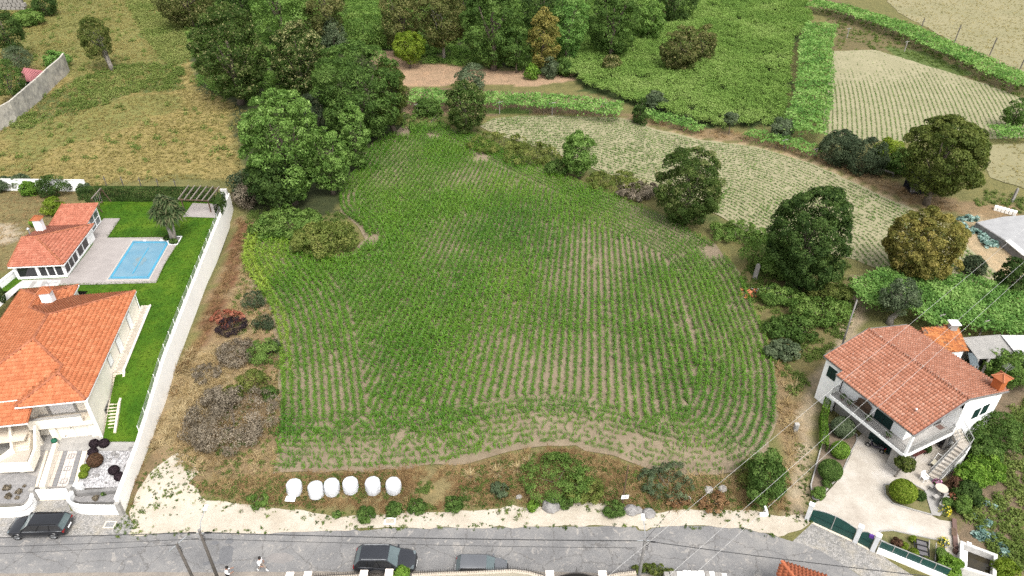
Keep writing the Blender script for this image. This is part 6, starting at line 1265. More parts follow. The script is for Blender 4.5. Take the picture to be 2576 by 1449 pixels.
 for k, (x, y) in enumerate(((1020,1395),(960,1225),(1180,1345))):
  p = survey(*R4(x,y), YZ); T = thing('stone_stool', ('stone stool in front of the round table','stone stool left of the round table','stone stool right of the round table')[k], 'stool', p, 0.4); MB().box(-0.22,-0.16,0.38,0.22,0.16,0.46).build('seat', MATS['granite'], T, bevel=0.01); MB().box(-0.10,-0.10,0,0.10,0.10,0.38).build('leg', MATS['granite'], T)
 a, c = survey(*Z5(1765,755), YZ+0.45), survey(*Z5(1820,660), YZ+0.45); T = thing('stone_bench', 'grey stone bench at the edge of the small terrace', 'bench', (a.x,a.y,YZ)); MB().beam(a, c, 0.4, 0.09).build('seat', MATS['granite'], T, world=True)
 for t in (0.15,0.85): p = a.lerp(c,t); MB().box(p.x-0.15,p.y-0.12,YZ,p.x+0.15,p.y+0.12,YZ+0.41).build('leg', MATS['granite'], T, world=True)
 # white chair
 p = survey(*R4(830,1075), YZ); T = thing('plastic_chair', 'white plastic chair in the concrete yard', 'chair', p, math.radians(15)); MB().box(-0.22,-0.22,0.40,0.22,0.22,0.44).build('seat', MATS['white_paint'], T, bevel=0.01); b = MB(); b.add([(-0.22,0.20,0.44),(0.22,0.20,0.44),(0.2,0.30,0.88),(-0.2,0.30,0.88),(-0.22,0.24,0.44),(0.22,0.24,0.44),(0.2,0.34,0.88),(-0.2,0.34,0.88)], [(0,1,2,3),(7,6,5,4),(3,2,6,7),(0,3,7,4),(1,5,6,2)]); b.build('backrest', MATS['white_paint'], T)
 for x in (-0.19,0.19):
  for y in (-0.19,0.19): MB().beam((x*1.1,y*1.1,0),(x,y,0.40),0.045).build('leg', MATS['white_paint'], T)
  MB().beam((x*1.15,-0.2,0.62),(x*1.15,0.26,0.64),0.05,0.03).build('armrest', MATS['white_paint'], T); MB().beam((x*1.15,-0.19,0.42),(x*1.15,-0.19,0.62),0.03).build('arm_support', MATS['white_paint'], T)
 # bench and pot under the balcony
 p = survey(*R4(740,660), YZ); T = thing('wooden_bench', 'dark red wooden bench under the side balcony', 'bench', p, math.radians(26.5))
 for k in range(4): MB().box(-0.75,-0.2+k*0.11,0.40,0.75,-0.11+k*0.11,0.43).build('seat_slat', M('bench_red', (0.11,0.03,0.025), (0.08,0.025,0.02)), T)
 for k in range(3): MB().box(-0.75,0.26,0.55+k*0.13,0.75,0.29,0.65+k*0.13).build('back_slat', MATS['bench_red'], T)
 for x in (-0.65,0.65): MB().beam((x,-0.18,0),(x,-0.18,0.4),0.06).build('leg', MATS['black_plastic'], T); MB().beam((x,0.24,0),(x,0.28,0.9),0.06).build('leg', MATS['black_plastic'], T)
 bush('pot_plant', 'dark leafy pot plant beside the wooden bench', survey(*R4(865,590), YZ), 0.4, 0.5, 0.14, 500, 'leaf_dark', clump=0.12)
 # wire trolley
 p = survey(*R4(1010,810), YZ); T = thing('garden_trolley', 'white tubular trolley under the stair', 'trolley', p, math.radians(40))
 for y in (-0.22,0.22): MB().tube([(-0.5,y,0.35),(0.5,y,0.40),(0.75,y,0.75)],0.02,6).build('side_rail', MATS['white_paint'], T)
 MB().tube([(0.75,-0.22,0.75),(0.75,0.22,0.75)],0.02,6).build('handle', MATS['white_paint'], T); MB().box(-0.48,-0.2,0.37,0.2,0.2,0.46).build('tray', M('cream_cloth', (0.6,0.55,0.42)), T, bevel=0.02)
 for x, y in ((-0.4,-0.26),(-0.4,0.26),(0.4,-0.26),(0.4,0.26)): 
  w = MB().tube([(x,y-0.02,0.12),(x,y+0.02,0.12)],0.12,12).build('wheel', MATS['tyre'], T); MB().tube([(x,y-0.025,0.12),(x,y+0.025,0.12)],0.06,8).build('hub', MATS['rim'], w); MB().beam((x,y*0.85,0.12),(x,y*0.85,0.37),0.03).build('strut', MATS['white_paint'], T)
 MB().prism([survey(*R4(*q), YZ+0.03) for q in ((905,1035),(935,1005),(1030,1060),(985,1105))], YZ, YZ+0.035).build('doormat', M('mat_grey', (0.16,0.155,0.15)), None)
 o = bpy.data.objects['doormat.001'] if 'doormat.001' in bpy.data.objects else bpy.data.objects['doormat']; tag(o, 'grey doormat at the foot of the outside stair', 'doormat')
 # scooter
 a, c = survey(*Z5(1045,175), YZ), survey(*Z5(1165,235), YZ); d = (c-a); ang = math.atan2(-d.y,-d.x); m = a.lerp(c,0.5); T = thing('motor_scooter', 'black motor scooter parked before the green garage door', 'scooter', m, ang)
 for x in (-0.62,0.62):
  V = []; b = MB(); n = 16
  w = MB().tube([(x,-0.055,0.22),(x,0.055,0.22)],0.22,18).build('wheel', MATS['tyre'], T); MB().tube([(x,-0.06,0.22),(x,0.06,0.22)],0.12,12).build('rim', MATS['rim'], w)
 blk = M('scooter_black', (0.012,0.012,0.016), (0.03,0.015,0.04), 3, 0.25, spec=0.6); b = MB()
 st = [(-0.78,0.10,0.52,0.66),(-0.55,0.17,0.36,0.74),(-0.2,0.17,0.30,0.66),(-0.05,0.15,0.26,0.40),(0.25,0.16,0.26,0.36),(0.38,0.17,0.30,0.75),(0.5,0.12,0.5,0.92)]; V = []
 for x, w, z0, z1 in st: V += [(x,-w,z0),(x,w,z0),(x,w*0.8,z1),(x,-w*0.8,z1)]
 F = [(0,1,2,3),(4*len(st)-1,4*len(st)-2,4*len(st)-3,4*len(st)-4)]
 for i in range(len(st)-1): o = 4*i; F += [(o+j,o+4+j,o+4+(j+1)%4,o+(j+1)%4) for j in range(4)]
 b.v = V; b.f = F; b.build('body', blk, T, smooth=True, sub=1); MB().box(-0.7,-0.13,0.72,-0.12,0.13,0.82).build('seat', MATS['black_plastic'], T, bevel=0.04); MB().tube([(0.62,0,0.22),(0.45,0,0.95)],0.035,8).build('fork', MATS['steel'], T); MB().tube([(0.42,-0.34,1.0),(0.46,0,0.98),(0.42,0.34,1.0)],0.02,6).build('handlebar', MATS['black_plastic'], T); MB().box(-0.86,-0.10,0.60,-0.76,0.10,0.70).build('tail_light', M('red_lamp', (0.35,0.01,0.03), None, 3, 0.3), T, bevel=0.02); MB().box(-0.84,-0.09,0.36,-0.82,0.09,0.52).build('number_plate', M('plate_yellow', (0.6,0.42,0.02)), T); MB().box(0.48,-0.08,0.82,0.56,0.08,0.94).build('headlight', MATS['glass_grey'], T, bevel=0.02)
 for s_ in (-1,1): MB().tube([(0.43,s_*0.3,1.0),(0.40,s_*0.34,1.18)],0.01,5).build('mirror_stem', MATS['black_plastic'], T); MB().lathe([(0.06,-0.01),(0.06,0.01)], (0.40,s_*0.34,1.2), 10).build('mirror', MATS['glass_car'], T)
 # water tank
 P = [survey(*R5(x,y), 0.9) for x, y in ((1140,790),(1830,1050),(1800,1500),(1120,1285))]; T = thing('water_tank', 'open concrete water tank with dark water at the lower right', 'tank', (P[0].x,P[0].y,0)); c = sum(P, Vector())/4; q = [c+(p-c)*0.80 for p in P]
 for k in range(4): MB().prism([P[k],P[(k+1)%4],q[(k+1)%4],q[k]], 0.0, 0.9).build('tank_wall', MATS['wall_stained'], T, world=True)
 MB().prism(q, 0.05, 0.32).build('water', M('tank_water', (0.022,0.018,0.010), (0.045,0.035,0.015), 1.2, 0.06, spec=0.5), T, world=True)
 MB().prism([survey(*R5(x,y), 1.0) for x, y in ((1135,945),(1275,990),(1262,1265),(1128,1215))], 0.91, 0.98).build('cover_slab', MATS['white_paint'], T, world=True)
 MB().beam(survey(*R5(1260,840), 0.95), survey(*R5(1345,865), 0.95), 0.3, 0.06).build('loose_block', MATS['white_paint'], T, world=True)
 p = survey(*R5(1060,1160), YZ); T = thing('plank_beam', 'long rusty brown beam lying beside the water tank', 'beam', p); MB().beam(survey(*R5(1018,395), 0.25), survey(*R5(1045,900), 0.25), 0.32, 0.2).build('beam', MATS['rust_panel'], T, world=True); MB().beam(survey(*R5(1015,560), 0.36), survey(*R5(1020,700), 0.36), 0.34, 0.02).build('strap', MATS['wood_brown'], T, world=True)
 p = survey(*R5(1040,1010), YZ); T = thing('rusty_bin', 'dark rusty bin at the end of the brown beam', 'bin', p); MB().lathe([(0.22,0),(0.26,0.55),(0.23,0.55),(0.20,0.1)], (0,0,0), 14).build('drum', MATS['rust_panel'], T); MB().tube([(-0.25,0,0.5),(0,0,0.72),(0.25,0,0.5)],0.015,6).build('handle', MATS['black_plastic'], T)
 # black metal garden seat in the front bed
 p = survey(*R5(390,980), YZ); T = thing('metal_frame', 'black metal frame with grey panels in the front bed', 'frame', p, -0.35)
 for x in (-0.5,0.5): MB().box(x-0.04,-0.8,0.3,x+0.04,0.8,0.38).build('side_rail', MATS['black_plastic'], T)
 for y in (-0.75,-0.25,0.25,0.75): MB().box(-0.5,y-0.04,0.3,0.5,y+0.04,0.37).build('cross_rail', MATS['black_plastic'], T)
 for y in (-0.5,0.0,0.5): MB().box(-0.3,y-0.17,0.31,0.4,y+0.17,0.36).build('panel', M('panel_grey', (0.17,0.16,0.165), (0.12,0.115,0.12)), T)
 for x in (-0.46,0.46):
  for y in (-0.72,0.72): MB().beam((x,y,0),(x,y,0.3),0.06).build('leg', MATS['black_plastic'], T)
 for k, (x, y0, y1) in enumerate(((652,1190,910),(525,1080,860))):
  a, c = survey(*R5(x,y0), YZ), survey(*R5(x,y1), YZ); T = thing('garden_pole', ('pale pole lying in the front bed','second pale pole beside the black frame')[k], 'pole', a); MB().tube([a+Vector((0,0,0.25)), c+Vector((0,0,0.5))], 0.045, 7).build('pole', MATS['granite_post'], T, world=True); MB().beam(a+Vector((0,0,-0.05)), a+Vector((0,0,0.3)), 0.08).build('foot', MATS['granite_post'], T, world=True)
 # cabbages
 rng = np.random.default_rng(12)
 def cabbage(p, s, label, group):
  T = thing('cabbage_plant', label, 'cabbage', p, rng.random()*6, group); n = 16; d = sph(rng, n, 0.15); V, F = leaf_arrays(d*np.array([0.32,0.32,0.38])*s, d*0.4+rng.normal(size=(n,3))*0.3+np.array([0,0,0.7]), 0.36*s, rng, 0.85); mesh_obj('leaves', np_mesh('leaves', V, F, MATS['leaf_blue'], rng.random(n)), T); MB().tube([(0,0,-0.05),(0,0,0.25*s)],0.03,5).build('stalk', MATS['bark'], T)
 for poly, dens, lb in (([R5(1290,330),R5(1390,360),R5(1740,520),R5(1820,640),R5(1800,760),R5(1690,840),R5(1520,800),R5(1340,650),R5(1280,420)], 3.2, 'blue green cabbage in the bed above the water tank'), ([R5(1560,120),R5(1700,60),R5(1830,150),R5(1760,320),R5(1650,300)], 3.2, 'blue green cabbage in the bed behind the coral shrub'), ([R5(1820,860),R5(2040,880),R5(2040,1060),R5(1860,1080)], 3.2, 'blue green cabbage at the right corner of the tank')):
  for x, y in pts_in(plan(poly), dens, rng): cabbage((x,y,float(hgt(x,y))), 0.75+0.5*rng.random(), lb, lb.replace('cabbage','cabbages'))
 for x, y in pts_in(plan([Q5(1780,560),Q5(1990,545),Q5(2100,640),Q5(2260,760),Q5(2220,810),Q5(2060,790),Q5(1900,680)]), 1.5, rng): cabbage((x,y,float(hgt(x,y))), 1.1+0.6*rng.random(), 'blue green cabbage in the far patch beside the grey yard', 'blue green cabbages in the far patch')
yard2()
def right_side():
 # grey paved yard with retaining wall at the right edge
 zy = 1.3; P = [survey(*Q5(x,y), zy) for x, y in ((1985,585),(2200,540),(2460,520),(2460,910),(2378,860),(2240,745))]
 b = MB(); b.prism(P, 0.0, zy); b.build('paved_platform', M('platform', (0.40,0.40,0.40), (0.33,0.33,0.335), 0.8, 0.9), None)['kind'] = 'structure'
 T = thing('retaining_wall', 'dark retaining wall with white coping below the grey yard', 'wall', P[0]); 
 for a, c in ((P[0],P[5]),(P[5],P[4]),(P[4],P[3])):
  d = (c-a).normalized(); n_ = Vector((d.y,-d.x,0))*0.12; MB().beam(Vector((a.x,a.y,0.55))+n_, Vector((c.x,c.y,0.55))+n_, 0.2, 1.5).build('wall', MATS['concrete_dark'], T, world=True)
  if a is not P[0]: MB().beam(Vector((a.x,a.y,1.40)), Vector((c.x,c.y,1.40)), 0.7, 0.12).build('coping', MATS['white_paint'], T, world=True)
 a, c = survey(*Q5(2120,478)), survey(*Q5(2310,530)); T = thing('block_kerb', 'row of white stone blocks behind the grey yard', 'wall', a)
 for k in range(6): p, q = a.lerp(c,k/6+0.01), a.lerp(c,(k+1)/6-0.01); MB().beam(p+Vector((0,0,0.3)), q+Vector((0,0,0.3)), 0.7, 0.6).build('block', MATS['wall_render'], T, world=True, bevel=0.05)
 # stone posts
 for k, (x0,y0,x1,y1,w,lb) in enumerate(((115,1065,132,950,0.42,'thick leaning granite post beside the rubble heap'), (485,1155,490,1085,0.32,'short granite post in front of the ivy covered oak'), (2275,415,2295,310,0.3,'granite post on the bank behind the grey yard'))):
  p = survey(*Q5(x0,y0)); zt_ = level_of(p, Q5(x1,y1)[1]); T = thing('granite_post', lb, 'post', p); MB().beam((0,0,-0.2),(0.15,0.1,zt_-p.z), w).build('shaft', MATS['granite_post'], T, bevel=0.03); MB().box(-w*0.35+0.15,-w*0.35+0.1,zt_-p.z,w*0.35+0.15,w*0.35+0.1,zt_-p.z+0.15).build('head', MATS['granite_post'], T, bevel=0.03)
 # rubble
 T = thing('rubble_heap', 'heap of broken roof tiles and grey boards at the maize edge', 'rubble', survey(*Q5(200,1200))); rng = np.random.default_rng(3); tm = [tile_mesh('broken_tile', MATS['tile_orange'], 0.2+0.3*k)[0] for k in range(3)]
 for k in range(46):
  o = bpy.data.objects.new('broken_tile', tm[k%3]); C.objects.link(o); o.parent = T; t = rng.random(2); o.location = ((t[0]-0.5)*5.0, (t[1]-0.5)*2.0, 0.1+0.4*math.exp(-((t[0]-0.4)*4)**2)*rng.random()+0.1); o.rotation_euler = (rng.normal()*0.5, rng.normal()*0.5, rng.random()*6.3); o.scale = (1.3,1.1,1.2)
 for k in range(12):
  a = Vector(((rng.random()-0.5)*3.6, (rng.random()-0.5)*1.6, 0.35+0.3*rng.random())); d = Vector((rng.normal(),rng.normal()*0.5,rng.normal()*0.15)).normalized(); MB().beam(a-d*0.8, a+d*0.8, 0.14, 0.04).build('board', MATS['granite_post'], T)
 # dark shelter below the walnut, pallet, bench
 p = survey(*Q5(1550,345)); T = thing('tarp_shelter', 'low black tarpaulin shelter under the walnut', 'shelter', p); MB().box(-2.2,-0.2,0,2.0,2.5,0.05).build('floor', MATS['black_plastic'], T); b = MB(); b.add([(-2.2,-0.3,2.0),(2.0,-0.3,1.7),(2.0,2.6,2.5),(-2.2,2.6,2.6),(-2.2,-0.3,1.9),(2.0,-0.3,1.6),(2.0,2.6,2.4),(-2.2,2.6,2.5)], [(0,1,2,3),(7,6,5,4),(0,4,5,1),(1,5,6,2),(2,6,7,3),(3,7,4,0)]); b.build('roof', M('tarp', (0.02,0.022,0.028), (0.035,0.037,0.045), 2, 0.6), T); b = MB(); b.box(-2.1,2.4,0,1.9,2.5,2.3); b.build('back_sheet', MATS['tarp'], T); b = MB(); b.box(0.2,-0.25,0,1.9,-0.2,1.6); b.build('front_sheet', MATS['tarp'], T)
 for x in (-2.1,0.1,1.9): MB().beam((x,-0.25,0),(x,-0.25,1.8),0.09).build('post', MATS['wood_grey'], T)
 for k in range(9): MB().beam((-1.9+k*0.45,-0.5,2.12-0.03*k),(-1.9+k*0.45,1.2,2.4-0.02*k),0.05).build('roof_batten', MATS['wood_grey'], T)
 p = survey(*Q5(1455,335)); T = thing('wooden_pallet', 'grey pallet leaning beside the tarpaulin shelter', 'pallet', p)
 for k in range(5): MB().beam((-0.6,0.0+0.06*k,0.1+k*0.24),(0.6,0.0+0.06*k,0.1+k*0.24),0.03,0.12).build('slat', MATS['granite_post'], T)
 for x in (-0.55,0,0.55): MB().beam((x,0.03,0),(x,0.32,1.15),0.09,0.06).build('bearer', MATS['granite_post'], T)
 a, c = survey(*Q5(1160,175)), survey(*Q5(1280,210)); T = thing('plank_rail', 'weathered plank rail beside the field path', 'rail', a); MB().beam(a+Vector((0,0,0.7)), c+Vector((0,0,0.7)), 0.1, 0.22).build('plank', MATS['granite_post'], T, world=True)
 for t in (0.03,0.97): p = a.lerp(c,t); MB().beam((p.x,p.y,p.z-0.1),(p.x,p.y,p.z+0.95),0.12).build('post', MATS['wood_grey'], T, world=True)
right_side()
# ---------------------------------------------------------------- bales, cars, people, poles, near property
Z6 = lambda x, y: (638.9+x*0.25198, 1124.5+y*0.25198)
Z7 = lambda x, y: (1277.8+x*0.25198, 1124.5+y*0.25198)
R1 = lambda x, y: (638.9+x*0.25198, 1328.9+y*0.25198)
def bales():
 rng = np.random.default_rng(4); white = M('bale_wrap', (0.56,0.57,0.585), (0.47,0.48,0.50), 2.5, 0.35, 0.6, 5, spec=0.5)
 lb = ('white wrapped bale at the left end of the row','second white bale from the left, set nearest the road','third white bale, touching the second one','fourth white bale of the roadside row','fifth white bale of the roadside row','white wrapped bale at the right end of the row')
 for k, (x, y) in enumerate(((402,480),(622,510),(778,478),(965,455),(1190,462),(1393,455))):
  p = survey(*Z6(x,y)); T = thing('wrapped_bale', lb[k], 'bale', p+Vector((0,0.25,-0.03)), rng.random()*6, 'white wrapped bales in a row on the bank'); T.rotation_euler = (rng.normal()*0.05-0.04, rng.normal()*0.05, rng.random()*6); b = MB(); prof = [(0.02,0.0),(0.50,0.0),(0.58,0.05),(0.625,0.18),(0.64,0.6),(0.63,1.02),(0.58,1.16),(0.48,1.22),(0.25,1.235),(0.02,1.24)]
  n = 40
  b.lathe(prof, (0,0,0), n); b.v = [(vx*(1+0.02*math.sin(7*math.atan2(vy,vx)+k)+0.012*rng.normal()), vy*(1+0.02*math.sin(7*math.atan2(vy,vx)+k)+0.012*rng.normal()), vz*(0.97+0.1*((k*7)%5)/5)+0.008*rng.normal()) for vx,vy,vz in b.v]; b.build('wrap', white, T, smooth=True)
  b = MB(); 
  for j in range(4):
   z = 0.2+0.24*j; b.tube([(0.645*math.cos(t), 0.645*math.sin(t), z+0.05*math.sin(t+j)) for t in np.linspace(0,6.283,25)], 0.008, 4)
  b.build('film_edges', white, T)['kind'] = 'stuff'
bales()
def car(name, label, p, rz, L, W, H, paint, kind, rails=False, rear='estate'):
 T = thing(name, label, 'car', p, rz); hw = W/2
 if kind == 'estate': st = [(-0.50,0.74,0.36,0.62),(-0.492,0.86,0.26,0.80),(-0.47,0.93,0.21,0.92),(-0.38,0.985,0.19,0.955),(-0.2,1.0,0.18,0.95),(0.0,1.0,0.18,0.93),(0.18,1.0,0.18,0.92),(0.27,0.985,0.19,0.90),(0.38,0.95,0.20,0.835),(0.455,0.88,0.22,0.75),(0.488,0.76,0.25,0.66),(0.50,0.60,0.30,0.56)]; gh = (-0.475,-0.41,0.085,0.245)
 elif kind == 'suv': st = [(-0.50,0.72,0.40,0.75),(-0.49,0.86,0.30,0.96),(-0.46,0.94,0.26,1.06),(-0.36,0.99,0.24,1.08),(-0.2,1.0,0.23,1.05),(0.0,1.0,0.23,1.02),(0.16,1.0,0.23,1.02),(0.25,0.985,0.24,1.0),(0.36,0.95,0.25,0.95),(0.44,0.88,0.28,0.87),(0.485,0.76,0.31,0.76),(0.50,0.60,0.36,0.66)]; gh = (-0.47,-0.37,0.06,0.22)
 else: st = [(-0.50,0.74,0.36,0.66),(-0.49,0.88,0.26,0.86),(-0.45,0.95,0.21,0.98),(-0.3,0.99,0.19,0.98),(-0.1,1.0,0.18,0.95),(0.1,1.0,0.18,0.93),(0.2,1.0,0.18,0.92),(0.3,0.98,0.19,0.88),(0.4,0.93,0.21,0.80),(0.47,0.84,0.24,0.70),(0.495,0.68,0.28,0.60)]; gh = (-0.475,-0.38,0.08,0.255)
 V = []; F = []; n = 12
 for x, w, z0, z1 in st:
  w *= hw; zm = z0+(z1-z0)*0.55
  V += [(x*L,-w*0.80,z0),(x*L,w*0.80,z0),(x*L,w*0.96,z0+0.08),(x*L,w,zm),(x*L,w*0.985,z1-0.10),(x*L,w*0.93,z1-0.02),(x*L,w*0.55,z1+0.02),(x*L,-w*0.55,z1+0.02),(x*L,-w*0.93,z1-0.02),(x*L,-w*0.985,z1-0.10),(x*L,-w,zm),(x*L,-w*0.96,z0+0.08)]
 for i in range(len(st)-1):
  for j in range(n): F.append((i*n+j,(i+1)*n+j,(i+1)*n+(j+1)%n,i*n+(j+1)%n))
 F += [tuple(range(n)), tuple(reversed(range((len(st)-1)*n,len(st)*n)))]; b = MB(); b.v = V; b.f = F; body = b.build('body', paint, T, smooth=True, sub=1)
 belt = max(s[3] for s in st)-0.06; rb, rt, ft, fb = [k*L for k in gh]; yb = hw*0.92; yt = hw*0.70; zr = H-0.05; glass = MATS['glass_car']; dark = MATS['glass_dark']
 def face(nm, q, m, par=T, off=0.0):
  b = MB(); c = Vector(q[0]); nn = (Vector(q[1])-c).cross(Vector(q[2])-c).normalized()*0.015; b.add([tuple(Vector(p)+nn) for p in q]+[tuple(Vector(p)-nn) for p in q], [tuple(range(len(q))), tuple(reversed(range(len(q),2*len(q))))]+[(i,len(q)+i,len(q)+(i+1)%len(q),(i+1)%len(q)) for i in range(len(q))]); return b.build(nm, m, par)
 zf = st[7][3]-0.02; zb = belt-0.02
 face('windscreen', [(fb,-yb*0.93,zf),(fb,yb*0.93,zf),(ft,yt,zr),(ft,-yt,zr)], glass); face('rear_window', [(rb,yb*0.9,zb),(rb,-yb*0.9,zb),(rt,-yt,zr-0.03),(rt,yt,zr-0.03)], glass)
 for s in (-1,1):
  q = [(rb,s*yb*0.95,zb),(fb,s*yb*0.97,zf),(ft,s*yt*1.02,zr),(rt,s*yt*1.02,zr-0.03)]; q = q if s < 0 else q[::-1]
  sw = face('side_glass', q, dark)
  for t in (0.30,0.62):
   lo = Vector((rb,s*yb*0.96,zb)).lerp(Vector((fb,s*yb*0.98,zf)),t); hi = Vector((rt,s*yt*1.05,zr-0.03)).lerp(Vector((ft,s*yt*1.05,zr)),t); MB().beam(lo, hi, 0.05, 0.06).build('door_pillar', MATS['black_plastic'], sw)
  for a, c in (((fb,s*yb*0.95,zf),(ft,s*yt*1.02,zr)), ((rb,s*yb*0.93,zb),(rt,s*yt*1.02,zr-0.03))): MB().beam(a, c, 0.07, 0.07).build('pillar', paint, T)
  MB().beam((rb*0.98,s*(yb*0.99),zb),(fb,s*(yb*1.0),zf),0.025,0.03).build('window_trim', MATS['steel'] if kind == 'estate' else MATS['black_plastic'], T)
  for x in (-0.10,0.14): MB().box(x*L-0.10,s*hw*0.985-0.015,belt-0.16,x*L+0.10,s*hw*0.985+0.015,belt-0.13).build('door_handle', paint, T)
  MB().box(fb-0.22,s*(hw+0.02)-0.10,belt+0.0,fb-0.08,s*(hw+0.02)+0.10,belt+0.14).build('mirror', paint, T, bevel=0.03)
  hx = L*0.455; MB().box(hx-0.16,s*hw*0.64-0.16,st[9][3]-0.16,hx+0.10,s*hw*0.64+0.16,st[9][3]-0.02).build('headlight', MATS['glass_grey'], T, bevel=0.04)
  MB().box(-L*0.49,s*hw*0.74-0.14,belt-0.26,-L*0.455,s*hw*0.74+0.14,belt-0.06).build('tail_light', M('car_red', (0.30,0.012,0.012), None, 3, 0.25), T, bevel=0.02)
  for x in (-0.295,0.315):
   r = 0.33 if kind != 'suv' else 0.36; y0 = s*(hw-0.20); y1 = s*(hw+0.005); w = MB().tube([(x*L,y0,r),(x*L,y1,r)], r, 24).build('wheel', MATS['tyre'], T); MB().tube([(x*L,y1-s*0.01,r),(x*L,y1+s*0.012,r)], r*0.68, 20).build('rim', MATS['rim'], w)
   for k in range(5): a = k*1.2566; MB().beam((x*L,y1+s*0.018,r),(x*L+math.cos(a)*r*0.62,y1+s*0.018,r+math.sin(a)*r*0.62),0.05,0.02,up=(0,1,0)).build('spoke', MATS['steel'], w)
   b = MB(); b.tube([(x*L+math.cos(t)*(r+0.05),s*(hw*0.985),r+math.sin(t)*(r+0.05)) for t in np.linspace(0.15,3.0,12)], 0.035, 6); b.build('wheel_arch', MATS['black_plastic'] if kind == 'suv' else paint, T)
  if rails: MB().tube([(rt*0.93,s*yt*0.92,zr+0.04),(0.0,s*yt*0.95,zr+0.10),(ft*0.9,s*yt*0.92,zr+0.05)],0.02,6).build('roof_rail', MATS['steel'] if kind == 'suv' else MATS['black_plastic'], T)
 V = []; F = []; m = 7
 for i in range(m+1):
  t = i/m; x = rt-0.06+(ft-rt+0.12)*t
  for j, yy in enumerate((-1.0,-0.9,-0.5,0,0.5,0.9,1.0)): V.append((x, yy*yt*1.04, zr-0.03*t*0+(-0.03 if t < 0.05 else 0)+(0.045*(1-abs(yy)**3))*(0.6+0.4*math.sin(math.pi*t))-(0.03 if abs(yy) > 0.95 else 0)))
 F = [(i*7+j,(i+1)*7+j,(i+1)*7+j+1,i*7+j+1) for i in range(m) for j in range(6)]; b = MB(); b.v = V; b.f = F; b.build('roof', paint, T, smooth=True)
 MB().box(-L*0.505,-0.26,0.52,-L*0.487,0.26,0.63).build('number_plate', MATS['white_paint'], T); MB().box(L*0.488,-0.26,0.34,L*0.506,0.26,0.45).build('number_plate', MATS['white_paint'], T)
 MB().box(L*0.47,-0.45,0.46,L*0.503,0.45,0.62).build('grille', MATS['black_plastic'], T); MB().beam((fb+0.05,-yb*0.5,zf+0.02),(fb-0.05,yb*0.25,zf+0.12),0.025).build('wiper', MATS['black_plastic'], T)
 return T
def cars():
 blk = M('paint_black', (0.010,0.011,0.014), (0.014,0.015,0.019), 0.6, 0.2, spec=0.4, coat=0.5); suv = M('paint_graphite', (0.020,0.022,0.028), (0.026,0.028,0.034), 0.6, 0.2, spec=0.4, coat=0.5); gry = M('paint_grey', (0.11,0.115,0.125), (0.13,0.135,0.145), 0.6, 0.25, spec=0.5, coat=0.8)
 car('estate_car', 'black estate car parked on the cobbles before the white wall', survey(108,1334,0)+Vector((0,0,0.02)), math.pi+0.03, 4.65, 1.82, 1.45, blk, 'estate', True)
 car('sport_utility_car', 'dark graphite sport utility car on the asphalt near the ornate gate', survey(972,1423,0)+Vector((0,0,0.02)), -0.02, 4.75, 1.98, 1.66, suv, 'suv', True)
 car('hatchback_car', 'grey hatchback half hidden by the spiked fence', survey(1212,1441,0)+Vector((0,0,0.02)), -0.03, 4.0, 1.70, 1.48, gry, 'hatch')
cars()
